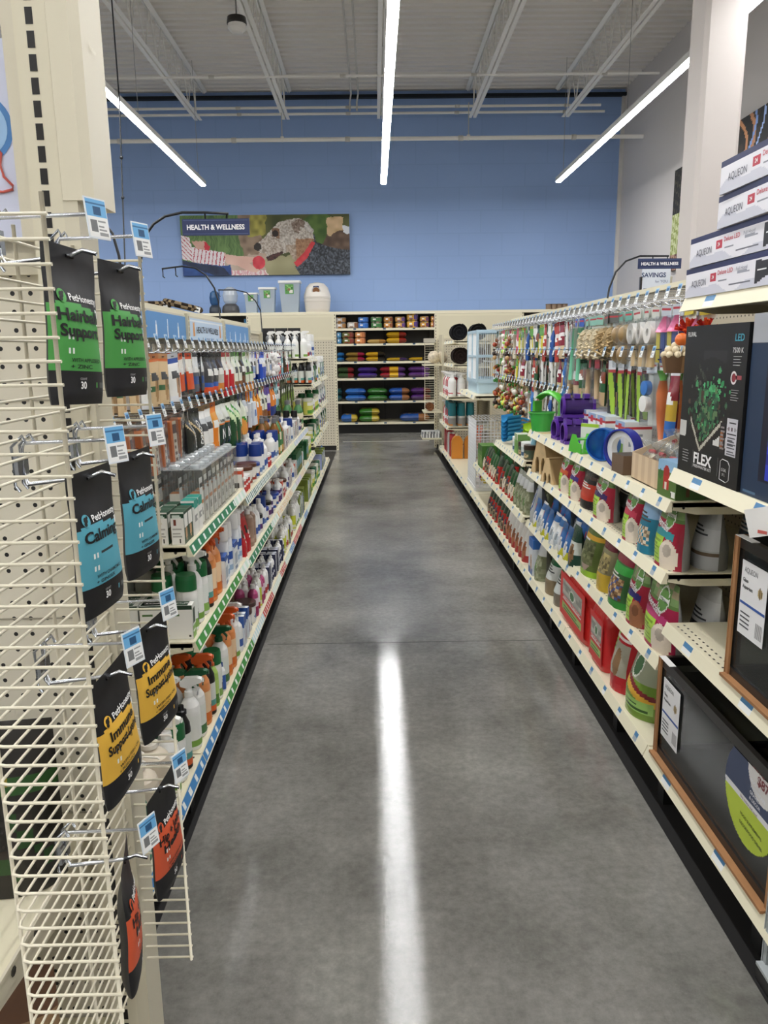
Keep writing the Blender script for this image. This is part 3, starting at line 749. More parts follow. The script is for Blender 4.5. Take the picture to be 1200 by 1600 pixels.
def pouch(w, h, d, art, back='8d8d88', nu=14, nv=20, hang=False, waist=.0, m=None, flat=.0, top=.0, zig=True, extra=None, wavy=0):
    # gusseted bag, flat seal along the top; stands on its base or hangs by its header hole
    m = m or M_FOIL
    def prof(v):
        if hang: k = min(1, max(0, (1-v-.10)/.35)); q = k*k*(3-2*k); return q*(1 if v > .06 else .75+.25*v/.06)
        k = min(1, max(0, (1-v)/.7)); return k**.75
    def pt(u, v, s):
        x = (u-.5)*w*(1-waist*math.sin(math.pi*v)**2)*(1-.04*(1-v)*0)
        e = max(0, 1-abs(2*u-1)**2.4)**.6
        y = s*d/2*prof(v)*e
        y += wavy*math.sin(v*9+u*3)*w*.02
        z = h*v
        if hang: z -= h
        return (x, y, z)
    def f(t):
        b = MB()
        b.sheet(lambda u, v: pt(u, v, -1), nu, nv, art)
        b.sheet(lambda u, v: pt(1-u, v, 1), nu, nv, back)
        n = nu; vs = [pt(i/n, 0, -1) for i in range(n+1)]+[pt(i/n, 0, 1) for i in range(n+1)]
        b.add(vs, [(i+1, i, i+n+1, i+n+2) for i in range(n)], back)
        b.build('pouch_body', m, t)
        if extra: extra(t, pt)
        if hang:
            q = MB(); q.tube([(-.008, -.0012, -.012*h/.2), (.008, -.0012, -.012*h/.2)], .0022, '0c0c0c', 6); q.build('hang_hole', M_BLACK, t)
    return f
def window(u0, v0, u1, v1, col='b89a70'): return lambda a: a.speck(u0, v0, u1, v1, [col, shade(col, .75), shade(col, 1.2), shade(col, .55)], 30)
def bottle(r, h, cap, body='f2f1ee', lab=None, neck=.35, caph=.12, shoulder=.72, sx=1, sy=1, caplow=None, kind='cap', seg=16, trig='f4f4f2', m=None, labr=(.08, .66)):
    def f(t):
        hb = h*(1-caph); zs = hb*shoulder
        rn = r*neck
        pr = [(r*.9, 0), (r, .004), (r, hb*labr[0]), (r, hb*labr[1]), (r, zs), (r*.93, zs+(hb-zs)*.35), (r*.62, zs+(hb-zs)*.72), (rn, hb-.004), (rn, hb)]
        b = MB(); b.lathe([(0, 0), (r*.9, 0)], body, seg, sx=sx, sy=sy); b.lathe(pr, body, seg, sx=sx, sy=sy); b.build('bottle_body', m or M_PLAS, t)
        if lab:
            q = MB(); z0, z1 = hb*labr[0], hb*labr[1]; rr = r*1.006
            q.lathe([(rr, z0), (rr, z1)], lab.bg if hasattr(lab, 'bg') else lab, seg*2 if seg > 12 else seg, sx=sx, sy=sy, art={0: lab} if callable(lab) else None); q.build('label', M_CARD, t)
        q = MB(); rc = rn*1.35 if kind != 'disc' else r*.7
        if kind == 'cap': q.lathe([(rc, hb-.002), (rc*.94, h), (0, h)], cap, 12); q.build('cap', M_PLAS, t)
        elif kind == 'dome': q.lathe([(r*1.0, hb-.03), (r*1.0, hb+.01), (r*.92, h), (0, h)], cap, seg, sx=sx, sy=sy); q.build('cap', M_PLAS, t)
        elif kind == 'pump':
            q.lathe([(rc, hb), (rc, hb+h*.05), (rc*.4, hb+h*.06), (rc*.4, h*.97), (rc*.9, h*.97), (rc*.9, h), (0, h)], cap, 10)
            q.tube([(0, 0, h*.985), (0, -r*1.1, h*.97), (0, -r*1.2, h*.95)], h*.012, cap, 6); q.build('pump', M_PLAS, t)
        elif kind == 'mist': q.lathe([(rc, hb-.002), (rc, hb+(h-hb)*.35), (rc*.6, hb+(h-hb)*.5), (rc*.55, h), (0, h)], cap, 12); q.build('spray_cap', M_PLAS, t)
        elif kind == 'trigger':
            hh = h-hb; w_ = r*.30
            q.lathe([(rn*1.4, hb-.002), (rn*1.3, hb+hh*.25), (rn*.9, hb+hh*.3), (rn*.9, hb+hh*.6)], cap, 12)
            # head outline in the y-z plane, nozzle to the front
            q.extr([(r*.75, hb+hh*.52), (r*.85, hb+hh*.72), (r*.3, hb+hh*.98), (-r*.9, hb+hh), (-r*1.35, hb+hh*.93), (-r*1.35, hb+hh*.72), (-r*.7, hb+hh*.62), (-r*.3, hb+hh*.48), (r*.3, hb+hh*.45)], 'x', -w_, w_, cap)
            q.tube([(0, -r*1.33, hb+hh*.83), (0, -r*1.55, hb+hh*.83)], w_*.8, cap, 8); q.build('spray_head', M_PLAS, t)
            q = MB(); q.tube([(0, -r*.55, hb+hh*.6), (0, -r*.95, hb+hh*.3), (0, -r*.85, hb+hh*.02)], [w_*.55, w_*.5, w_*.3], trig, 6); q.build('trigger', M_PLAS, t)
    return f
def tub(r, h, lid, body='f0efec', lab=None, lidh=.18, lidr=1.06, seg=18, m=None, sx=1):
    def f(t):
        hb = h*(1-lidh); b = MB(); b.lathe([(0, 0), (r*.94, 0), (r, .004), (r, hb)], body, seg, sx=sx); b.build('tub_body', m or M_PLAS, t)
        if lab:
            q = MB(); q.lathe([(r*1.008, h*.08), (r*1.008, hb*.94)], lab.bg if hasattr(lab, 'bg') else lab, seg*2, sx=sx, art={0: lab} if callable(lab) else None); q.build('label', M_CARD, t)
        q = MB(); q.lathe([(r*lidr, hb-.001), (r*lidr, h-.003), (r*lidr*.96, h), (0, h)], lid, seg, sx=sx); q.build('lid', M_PLAS, t)
    return f
def hangcard(w, h, card, blister=None, bw=.7, bh=.55, bz=.1, bd=.02, art=None, obj=None):
    # flat hanging card with a clear blister, hangs from its top edge (z=0)
    def f(t):
        b = MB(); b.box(-w/2, w/2, -.001, .001, -h, 0, card if isinstance(card, str) else '9a9a96')
        if art: b.sheet(lambda u, v: (-w/2+w*u, -.0018, -h+h*v), 10, 18, art, False)
        b.build('backing_card', M_CARD, t)
        if obj:
            q = MB(); obj(q); q.build('item', M_PLAS, t)
        if blister:
            q = MB(); q.bbox(-w*bw/2, w*bw/2, -bd, -.002, -h+h*bz, -h+h*(bz+bh), blister, .004); q.build('blister', M_CLEAR if blister == 'ffffff' else M_TINT, t)
    return f
def pillow(w, d, h, cols, ends='7a5a30', nu=16, nv=10, art=None, m=None):
    # filled bag lying flat: w across, d deep, h tall
    def f(t):
        def pt(u, v, s):
            a = 2*u-1; c = 2*v-1
            k = (max(0, 1-abs(a)**5)**.5)*(max(0, 1-abs(c)**5)**.5)
            return (a*w/2, c*d/2, h/2+s*h/2*k)
        def col(u, v):
            if art: return art(u, v)
            i = int(u*len(cols)); return cols[min(i, len(cols)-1)]
        b = MB(); b.sheet(lambda u, v: pt(u, v, 1), nu, nv, col)
        b.sheet(lambda u, v: pt(u, 1-v, -1), nu, nv, lambda u, v: shade(col(u, 1-v), .9) if isinstance(col(u, v), str) else col(u, v))
        b.build('bag_body', m or M_FOIL, t)
    return f
def roll(r, w, col, n=2.2, core='1a1a1a'):
    # rolled mat, end of the spiral facing the front
    def f(t):
        b = MB(); b.tube([(0, -w/2, r), (0, w/2, r)], r*.97, col, 16)
        b.build('roll', M_CLOTH, t)
        q = MB(); pts = []
        for i in range(40):
            a = i/39*n*2*math.pi; rr = r*(.15+.83*i/39); pts.append((rr*math.cos(a), -w/2-.002, r+rr*math.sin(a)))
        q.tube(pts, r*.06, shade(col, 1.6), 4); q.build('rolled_edge', M_CLOTH, t)
    return f
# ------------------------------------------------------------------ bags of food on the far shelves
FW = YW+.02
SHZ = {0: 1.884, 1: 1.614, 2: 1.299, 3: 1.004, 4: .589, 5: .204}
rows_ = {
 0: [(526,542,2,'c9c2bb','a8763c','cream loaf shaped'),(543,561,1,'d6d2cc','8d5e40','single white'),(560,577,2,'3f7fd0','2e6ac0','bright blue'),(580,598,2,'47834b','3f7a43','dark green'),(600,615,2,'d99a45','8a4c2c','small gold and brown'),(618,634,2,'e0a64d','6a4886','small gold and violet'),(636,654,2,'e9b13c','5a3f86','tall yellow and violet'),(656,671,2,'e3a741','6d3d5e','small amber and plum'),(673,680,2,'e9a23c','6a3f60','cut off amber')],
 1: [(527,534,2,'5fa3cf','4b86b0','narrow light blue'),(535,554,2,'6a7336','8a3a2c','olive green'),(555,572,2,'e7a262','c97a48','pale orange'),(574,604,1,'e2bc70','c8924a','single flat straw'),(604,636,2,'e9b929','a33328','large yellow and red')],
 2: [(527,538,2,'2f7fc4','25609c','blue end'),(540,570,2,'a3813c','b02a4e','brown and crimson'),(571,602,2,'e3b22c','2a2420','yellow and black'),(604,637,1,'d9b02e','4d3470','single yellow and violet'),(639,672,1,'e0b42a','3c3022','single golden')],
 3: [(527,553,2,'46603a','9a2d34','green and red'),(558,589,2,'56389a','4a2f86','deep purple'),(593,634,2,'8c1f2b','5b3a72','maroon, gold and plum'),(638,672,2,'6d3f86','8a5aa6','magenta purple')],
 4: [(522,533,2,'20606a','1a4a52','dark teal'),(538,571,2,'3b7fd6','2f6cc4','glossy sky blue'),(573,605,2,'3f8a3a','35752f','leaf green'),(607,640,2,'2c62c0','b0764a','royal blue with brown marks'),(642,674,2,'5d2f7c','8a4a3c','plum')],
 5: [(530,557,1,'2f74cc','e0c23a','single blue with yellow corner'),(559,592,2,'3f8a2c','e0c84a','green with yellow corner'),(624,672,1,'2a5cae','b0784a','wide single blue')]}
rn = ['top shelf', 'second shelf', 'third shelf', 'fourth shelf', 'fifth shelf', 'bottom shelf']
for r_, items in rows_.items():
    for k, (a, c, n, c1, c2, nm) in enumerate(items):
        z = SHZ[r_]; yc = FW+.22
        xa = atY(a, 560, FW)[0]; xb = atY(c, 560, FW)[0]; w = (xb-xa)*1.0
        hh = {0: .10, 1: .105, 2: .085, 3: .10, 4: .115, 5: .125}[r_]
        if n == 1: hh *= 1.15 if r_ in (0, 5) else .75
        if r_ == 0 and 'tall' in nm: hh = .125
        block = r_ <= 1 and w < .26
        for j in range(n):
            def mk(t, w=w, hh=hh, c1=c1, c2=c2, block=block, nm=nm):
                ar = Art(shade(c1, .62)).rect(.62, 0, 1, 1, shade(c2, .62)).speck(.12, .2, .85, .75, [shade(c1, .62), shade(c1, .4), c2, c1, 'a89880'], 11, len(nm))  # bag colours darkened to paint in the dimness of the far shelves
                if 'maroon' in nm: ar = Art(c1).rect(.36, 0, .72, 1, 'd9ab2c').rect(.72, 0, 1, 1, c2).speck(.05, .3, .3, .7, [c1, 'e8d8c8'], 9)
                if block:
                    b = MB(); d = .40
                    def pt(u, v):
                        a_ = 2*math.pi*u; e = .38
                        x = math.copysign(abs(math.cos(a_))**e, math.cos(a_))*w/2; z_ = math.copysign(abs(math.sin(a_))**e, math.sin(a_))*hh/2+hh/2
                        y = (v-.5)*d; k_ = 1-.06*(abs(2*v-1)**6); return (x*k_, y, hh/2+(z_-hh/2)*k_)
                    b.sheet(pt, 28, 6, lambda u, v: ar(.5+.5*math.cos(2*math.pi*u), v), True)
                    m_ = 28; vs = [pt(i/m_, 0) for i in range(m_)]+[(0, -d/2-.012, hh/2)]
                    b.add(vs, [((i+1) % m_, i, m_) for i in range(m_)], [ar(.5+.5*math.cos(2*math.pi*(i+.5)/m_), .5) for i in range(m_)])
                    vs = [pt(i/m_, 1) for i in range(m_)]; b.add(vs, [tuple(range(m_))], c1)
                    b.sheet(lambda u, v: (-w*.36+w*.72*u, -d/2-.0125, hh*(.2+.6*v)), 9, 5, Art(c1).rect(.62, 0, 1, 1, c2).rect(.12, .35, .5, .75, 'f0ece4').lines(.15, .1, .55, .3, 2, c2))
                    b.build('bag_body', M_FOIL, t)
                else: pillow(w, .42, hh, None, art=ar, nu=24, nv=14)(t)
            nmj = {0: 'lower', 1: 'upper'}[j] if n == 2 else ''
            lab = f'{nm} food bag{"," if nmj else ""} {nmj+" of two" if nmj else ""} on the far {rn[r_]}'.replace('  ', ' ')
            put('pet_food_bag', ('far', r_, k), mk, ((xa+xb)/2, yc, z+j*hh*(1.0 if block else .985)), rnd.uniform(-.02, .02), lab, 'pet food bag')
# boxes glimpsed on the top shelf beyond the right panel
for k, px in enumerate((823, 835)):
    x = atY(px, 500, FW)[0]
    put('canister', 'farcan', tub(.055, .15, 'c98a86', 'c07a70', None), (x, FW+.1, 1.884), 0, ['pink canister on far top shelf right, the left one', 'pink canister on far top shelf right, the right one'][k], 'canister', 'pink canisters on the far top shelf')
x = atY(385, 500, FW)[0]
put('canister', 'farcan2', carton(.10, .12, .19, Art('2a6ea0').rect(.2, .3, .8, .7, '7db8d0'), '24608c', '24608c'), (x, FW+.1, 1.884), 0, 'teal blue box on far top shelf beyond the left panel', 'box')
# ------------------------------------------------------------------ on the canopy
ZT = 2.176; YT = 14.3
def fountain(r, h, dome, base):
    def f(t):
        b = MB(); b.lathe([(0, 0), (r, 0), (r*1.02, h*.10), (r*.92, h*.26), (r*.62, h*.36), (r*.6, h*.36)], base, 20); b.build('basin', M_PLAS, t)
        q = MB(); q.lathe([(r*.5, h*.33), (r*.78, h*.45), (r*.88, h*.68), (r*.72, h*.9), (r*.3, h*.985), (0, h)], dome, 20); q.build('dome', mat('blue_water_jug', .1, alpha=.42) if dome != 'e8eef2' else M_TINT, t)
        q = MB()
        for i in range(7): a = i*.9; q.tube([(0, 0, h*.35), (r*.2*math.cos(a), r*.2*math.sin(a), h*.6), (r*.5*math.cos(a), r*.5*math.sin(a), h*.85)], .008, 'f4f7fa', 5)
        q.build('insert', M_PLAS, t)
    return f
xx = atY(336.5, 488, YT)[0]; put('water_dispenser', 'wd1', fountain(.105, .40, '4a7fb0', '2b3440'), (xx, YT, ZT), 0, 'blue domed pet water dispenser on the far canopy', 'water dispenser')
xx = atY(361, 488, YT)[0]; put('water_dispenser', 'wd2', fountain(.155, .46, 'e8eef2', '4a4a4c'), (xx, YT, ZT), 0, 'larger grey domed pet water dispenser on the far canopy', 'water dispenser')
def bin_(w0, w1, h):
    def f(t):
        b = MB(); d0 = w0*.8; d1 = w1*.8
        vs = [(-w0/2, -d0/2, 0), (w0/2, -d0/2, 0), (w0/2, d0/2, 0), (-w0/2, d0/2, 0), (-w1/2, -d1/2, h*.93), (w1/2, -d1/2, h*.93), (w1/2, d1/2, h*.93), (-w1/2, d1/2, h*.93)]
        b.add(vs, [(0, 3, 2, 1), (0, 1, 5, 4), (1, 2, 6, 5), (2, 3, 7, 6), (3, 0, 4, 7)], 'dfe7ea'); b.build('bin_body', mat('frosted_plastic', .25, alpha=.45), t)
        b = MB(); b.bbox(-w1/2-.015, w1/2+.015, -d1/2-.015, d1/2+.015, h*.93, h, 'f2f2ee', .02); b.build('lid', M_PLAS, t)
        b = MB(); k = .6; w = w1*.42
        b.sheet(lambda u, v: (-w/2+w*u, -(d0+(d1-d0)*(.6+.28*v))/2-.004, h*(.58+.3*v)), 10, 12, Art('5a9a4c').speck(.1, .3, .9, .9, ['5a9a4c', '8cc070', '3c7434'], 8, 3).rect(.5, .1, .95, .45, 'e8e4dc').rect(.35, .3, .6, .6, '8a6a48'), False); b.build('sticker', M_CARD, t)
    return f
for k, (a, c, pt, nm) in enumerate(((383, 405, 458, 'smallest'), (406, 433, 450, 'middle-sized'), (437, 472, 440, 'tallest'))):
    xa = atY(a, 488, YT)[0]; xb = atY(c, 488, YT)[0]; w = xb-xa; h = atY(390, pt, YT)[2]-ZT
    put('storage_bin', ('bin', k), bin_(w*.72, w*.9, h), ((xa+xb)/2, YT, ZT), 0, nm+' clear food storage bin with white lid on the far canopy', 'storage bin', 'clear food bins on the canopy')
def litter(t):
    r = .235; h = .52
    b = MB(); b.lathe([(0, 0), (r*.86, 0), (r*.95, .05), (r, .18), (r*1.02, .19), (r*1.02, .23), (r*.98, .235)], 'e6dfd4', 28); b.build('base', M_PLAS, t)
    b = MB(); b.lathe([(r*1.0, .235), (r*1.03, .27), (r*.98, .33), (r*.84, .43), (r*.55, .50), (r*.2, .52), (0, .52)], 'eae4da', 28); b.build('hood', M_PLAS, t)
    b = MB(); b.lathe([(0, 0), (.075, .0), (.078, .008)], 'f4f2ee', 20, M=Matrix.Translation((0, -r*.93, .36)) @ Matrix.Rotation(R(90+22), 4, 'X')); 
    b.lathe([(0, 0.001), (.06, .001)], '9a6a48', 20, M=Matrix.Translation((0, -r*.93-.009, .363)) @ Matrix.Rotation(R(90+22), 4, 'X')); b.box(-.05, .05, -r*.97, -r*.9, .415, .445, '2a3f74'); b.build('sticker', M_CARD, t)
xx = atY(496, 488, YT)[0]; put('litter_box', 'litter', litter, (xx, YT+.05, ZT), 0, 'white domed cat litter box with round sticker on the canopy', 'litter box')
def leopard_bed(t):
    b = MB()
    def pt(u, v):
        a = 2*math.pi*u; c = 2*math.pi*v; rr = .055
        X_ = .30*math.copysign(abs(math.cos(a))**.6, math.cos(a)); Y_ = .20*math.copysign(abs(math.sin(a))**.6, math.sin(a))
        k = 1+rr/.3*math.cos(c); return (X_*k, Y_*k, rr+rr*math.sin(c))
    b.sheet(pt, 36, 10, Art('7d6c55').speck(0, 0, 1, 1, ['8c7a60', '3c3128', 'a08c6c', '2e2620'], 40, 5)); b.build('bolster', M_CLOTH, t)
    b = MB(); b.box(-.27, .27, -.17, .17, .0, .05, '6b5c48'); b.build('cushion', M_CLOTH, t)
    b = MB(); b.box(.24, .33, -.20, -.19, .0, .09, 'f0f0ec'); b.box(.265, .305, -.203, -.2, .03, .06, '22211f'); b.build('hang_tag', M_CARD, t)
for k in range(3):
    xx = atY(244+k*3, 488, YT)[0]
    o = put('pet_bed', 'leo', leopard_bed, (xx-.12 if k < 2 else xx+.40, YT+.02, ZT+(.112*k if k < 2 else .09)), .05*k, ['leopard print pet bed, lower of the stack on the canopy', 'leopard print pet bed, upper of the stack on the canopy', 'dark leopard pet bed leaning at the right of the stack'][k], 'pet bed', 'pet beds on the far canopy', ry=(.25 if k == 2 else 0))
for k in range(4):
    xx = atY(857+k*8.5, 480, YT)[0]
    put('feeding_bowl', 'canbowl', tub(.05, .10, '6e5a4a', '8a7460', None), (xx, YT, ZT), 0, f'small brown lidded jar on the far canopy, {ORD[k]} from left', 'jar', 'small brown jars on the canopy')
# ------------------------------------------------------------------ aisle signs
def sign(label, bx, y, z0, pts, board=None, hookx=()):
    t = thing('aisle_sign', label, 'sign', (0, 0, 0))
    b = MB(); b.tube([(bx, y, z0)]+pts, .006, '15171c', 6); b.build('curved_arm', M_BLACK, t)
    for hx, hz in hookx: b = MB(); b.tube([(hx, y, hz), (hx, y, hz-.05), (hx+.012, y, hz-.06)], .004, '15171c', 5); b.build('hanger_hook', M_BLACK, t)
    if board:
        x0, x1, za, zb, dy = board
        b = MB(); b.box(x0, x1, y-.004, y+.004, za, zb, '26335c', M=None)
        b.box(x0+.006, x1-.006, y-.0046, y-.004, za+.006, za+.008, '51618c'); b.box(x0+.006, x1-.006, y-.0046, y-.004, zb-.008, zb-.006, '51618c')
        b.text('HEALTH & WELLNESS', (zb-za)*.42, 'ffffff', lambda a, c: ((x0+x1)/2+a, y-.005, (za+zb)/2+c), bold=.03, wid=(x1-x0)*.86); b.build('sign_board', M_CARD, t)
def arcY(y, pxs): return [atY(a, c, y) for a, c in pxs]
sign('navy health and wellness sign on a curved arm over left shelving', atY(216, 470, 3.7)[0], 3.7, 1.72, arcY(3.7, [(218, 420), (226, 370), (240, 350), (258, 338), (285, 332), (320, 332), (357, 334)]), (atY(285, 355, 3.7)[0], atY(390, 360, 3.7)[0], atY(330, 368, 3.7)[2], atY(330, 342, 3.7)[2], 0), [(atY(320, 333, 3.7)[0], atY(320, 333, 3.7)[2]), (atY(354, 334, 3.7)[0], atY(354, 334, 3.7)[2])])
sign('empty curved black sign arm, the middle one over left shelving', atY(344, 500, 5.4)[0], 5.4, 1.72, arcY(5.4, [(341, 470), (335, 450), (322, 430), (305, 419), (285, 416), (253, 420)]), None, [(atY(254, 420, 5.4)[0], atY(254, 420, 5.4)[2]), (atY(274, 418, 5.4)[0], atY(274, 418, 5.4)[2])])
sign('empty curved black sign arm, the farthest one over left shelving', atY(409, 505, 7.5)[0], 7.5, 1.68, arcY(7.5, [(407, 485), (399, 470), (385, 457), (368, 453), (341, 453)]), None, [(atY(342, 453, 7.5)[0], atY(342, 453, 7.5)[2])])
sign('empty curved black sign arm nearest, behind the wire rack', atY(196, 480, 3.4)[0], 3.4, 1.72, arcY(3.4, [(191, 440), (186, 400), (176, 365), (160, 345), (133, 332)]), None)
sign('navy health and wellness sign on a curved arm over right shelving', atY(949, 470, 4.8)[0], 4.8, 1.79, arcY(4.8, [(952, 450), (962, 425), (978, 408), (1000, 400), (1045, 400)]), (atY(997, 410, 4.8)[0], atY(1064, 414, 4.8)[0], atY(1030, 420, 4.8)[2], atY(1030, 404, 4.8)[2], 0), [(atY(1020, 400, 4.8)[0], atY(1020, 400, 4.8)[2]), (atY(1043, 400, 4.8)[0], atY(1043, 400, 4.8)[2])])
# white offers board beyond the right run
t = thing('offer_board', 'white savings for you board standing beyond the right shelving', 'sign board')
y = 9.0; x0 = atY(1003, 440, y)[0]; x1 = atY(1047, 440, y)[0]; z0 = 1.2; z1 = atY(1020, 418, y)[2]
b = MB(); b.box(x0, x1, y, y+.02, z0, z1, 'dfe6ee'); b.build('board', M_CARD, t)
b = MB(); b.text('SAVINGS', .07, '2b3f6a', lambda a, c: ((x0+x1)/2-.03+a, y-.003, z1-.08+c), bold=.02); b.text('for YOU', .04, '6a7a9a', lambda a, c: ((x0+x1)/2+.06+a, y-.003, z1-.15+c))
for i in range(4): xx = x0+(x1-x0)*(i+.5)/4; b.box(xx-.02, xx+.02, y-.003, y, z1-.24, z1-.225, '4a5f8a'); b.box(xx-.01, xx+.01, y-.003, y, z1-.33, z1-.29, '7a8aa8')
b.build('print', M_CARD, t)
b = MB(); b.box(x0-.02, x0, y-.01, y+.03, 0, z1-.1, '2a241f'); b.box(x1, x1+.02, y-.01, y+.03, 0, z1-.1, 'b9b49f'); b.build('stand', M_PLAS, t)
# ================================================================== foreground end cap with wire wing
XW, YN, YFAR, XO = -.472, .865, 1.30, -.35
ZW0, ZW1 = .34, 1.665
t = thing('wire_wing_rack', 'tall cream wire wing rack hung with pet supplement pouches', 'wire rack', (0, 0, 0))
wing = t
n = int((ZW1-ZW0)/.0256)
b = MB()
for i in range(n+1):
    z = ZW0+i*.0256; rr = .012
    b.tube([(XO+.006, YN, z), (XW+rr, YN, z), (XW+.003, YN+.003, z), (XW, YN+rr, z), (XW, YFAR-rr, z), (XW+.003, YFAR-.003, z), (XW+rr, YFAR, z), (-.372, YFAR, z)], .0021, WIREC, 6)
b.build('horizontal_wires', M_WIRE, t)
for (x, y, dx, dy) in ((XO, YN+.004, 0, 0), (XW-.004, YN+.016, 0, 0), (-.375, YFAR-.004, 0, 0), (XW-.004, YFAR-.016, 0, 0), (XW-.004, 1.08, 0, 0)):
    b = MB(); b.tube([(x, y, ZW0-.003), (x, y, ZW1+.003)], .0028, WIREC, 6); b.build('vertical_wire', M_WIRE, t)
HZ = (1.625, 1.34, 1.052, .757)
TAGZ = [(HZ[k]) for k in range(4)]
def wing_hook(y, z, bracket=True):
    L_ = .118
    b = MB(); b.tube([(0, 0, -.012), (L_-.032, 0, -.002), (L_-.018, 0, .004), (L_, 0, -.001)], .0028, 'dfe3ea', 8)
    b.tube([(0, 0, -.012), (-.004, 0, .0), (-.004, 0, .035), (0, 0, .044), (L_+.0, 0, .047)], .0026, 'dfe3ea', 8)
    if bracket:
        for dy in (-.012, .012): b.tube([(-.006, dy, -.02), (-.012, dy, -.012), (-.012, dy, .04), (.004, dy, .055), (.008, dy, .045)], .0022, 'b9bec6', 6)
        b.box(-.009, -.004, -.016, .016, .0, .03, 'aeb3ba')
    h = b.build('peg_hook', M_CHROME, wing); h.location = (XW+.002, y, z)
    q = MB(); w, hh = .034, .046
    a = Art('f2f3f1').band(.56, 1, '6fb1e0').band(.86, .9, '3c6f9e').rect(.32, .6, .72, .82, '2a567f').rect(.12, .12, .42, .46, '77797a').lines(.5, .06, .95, .5, 4, '9a9c9c')
    q.sheet(lambda u, v: (.0012, -w/2+w*u, -hh+hh*v), 18, 22, a, False); q.bbox(-.0008, .001, -w/2-.0015, w/2+.0015, -hh-.002, .002, 'e3e9ee', .0004)
    g = q.build('price_tag', M_CARD, h); g.location = (L_+.002, 0, .064); g.rotation_euler = (0, -.12, -.42)
    return h
for k in range(4):
    wing_hook(1.03, HZ[k]); wing_hook(1.22, HZ[k])
# supplement pouches: name, colour, lines of print
def supp(col, title, small, foot):
    W_, H_ = .118, .198
    a = Art('17171a')
    a.o.append(lambda u, v: col if .22 < v < .625+.02*math.sin(u*5) else None)
    a.rect(.0, .0, .0, .0, col)
    a.lines(.36, .385, .80, .45, 3, '262a2c').lines(.36, .30, .80, .355, 3, '262a2c')
    a.disc(.25, .43, .035, 'f0f4f0', 1.6).disc(.25, .43, .024, col, 1.6).disc(.25, .34, .035, 'f0f4f0', 1.6).disc(.25, .34, .024, col, 1.6)
    a.rect(.86, .52, 1.0, .63, 'eceeea').rect(.88, .54, .97, .57, '7ba85a')
    a.disc(.97, .40, .10, 'b98a62', .8).disc(.98, .33, .09, 'efe6dc', .9).disc(.93, .44, .03, '5a3a28', 1.2)
    a.rect(.9, .22, 1, .30, 'e9e4dc')
    a.lines(.5, .12, .62, .15, 2, '8a8c8c').rect(.70, .115, .74, .14, col).lines(.78, .11, .96, .15, 2, '5c605e')
    def extra(t, pt):
        def fn(x0, y0, tilt=0):
            def g(x, y):
                u = (x0+x)/W_+.5; v = (y0+y)/H_+1+tilt*x
                p = pt(min(max(u, .01), .99), min(max(v, .01), .99), -1); return (p[0], p[1]-.0012, p[2])
            return g
        b = MB()
        yy = -.086
        for k, ln in enumerate(title):
            b.text(ln, .021 if len(title) < 3 else .018, '141416', fn(-.004, yy-k*.0195), bold=.03, wid=min(.092, .0125*len(ln)))
        b.build('title_print', M_MATTE, t)
        b = MB()
        b.text('PetHonesty', .0125, 'f4f4f2', fn(.012, -.0635), bold=.02, wid=.068); b.text('30', .013, 'f4f4f2', fn(-.008, -.1735), bold=.03); b.text('COUNT', .004, 'cfcfcd', fn(-.008, -.1655))
        b.build('brand_print', M_MATTE, t)
        b = MB()
        b.text(small[0], .0068, '1c1e1e', fn(.002, -.1420), bold=.015, wid=.066); b.text('+ '+small[1], .0068, '1c1e1e', fn(-.01, -.1500), bold=.015, wid=.045)
        b.build('small_print', M_MATTE, t)
        b = MB(); pts = []
        vs = []
        for i in range(17):
            a_ = 2*math.pi*i/16; vs.append(fn(-.036, -.0635)(.0085*math.cos(a_), .0085*math.sin(a_)))
        b.add(vs+[fn(-.036, -.0635)(0, 0)], [(i, i+1, 17) for i in range(16)], col)
        for (a0, c0, rr) in ((-.001, .001, .0042), (.003, .004, .002), (-.003, -.004, .003)):
            vs = [tuple(Vector(fn(-.036+a0, -.0635+c0)(rr*math.cos(6.283*i/10), rr*math.sin(6.283*i/10)))+Vector((0, -.0004, 0))) for i in range(10)]
            b.add(vs, [tuple(range(10))], '1a1c1c')
        b.build('round_logo', M_MATTE, t)
    return pouch(W_, H_, .03, a, '1b1b1e', nu=34, nv=56, hang=True, m=M_MATTE, extra=extra, waist=.02, wavy=.6)
kinds = [('4da24c', ['Hairball', 'Support'], ('WITH APPLESEED', 'ZINC'), 'green hairball support'), ('58a9bd', ['Calming'], ('WITH CHAMOMILE', 'GINGER'), 'blue calming'),
         ('edbb46', ['Immune', 'Support Lysine'], ('WITH FISH OIL', 'PREBIOTICS'), 'yellow immune support'), ('d65a35', ['Hip + Joint', 'Health'], ('WITH GREEN MUSSEL', 'MANGO'), 'orange-red joint health')]
rots = [(R(80), R(79)), (R(82), R(83)), (R(84), R(77)), (R(105), R(84))]
tilt = [(.05, .02), (-.03, -.02), (-.12, -.10), (.06, -.07)]
for k, (col, title, small, nm) in enumerate(kinds):
    for j, y in enumerate((1.03, 1.22)):
        x = -.388 if j == 0 else -.385
        put('supplement_pouch', ('supp', k), supp(col, title, small, 0), (x, y, HZ[k]+.008), rots[k][j], f'black and {nm} pouch on the {["nearer", "farther"][j]} hook of its row', 'supplement pouch', 'supplement pouches on the wire wing', rx=0, ry=tilt[k][j])
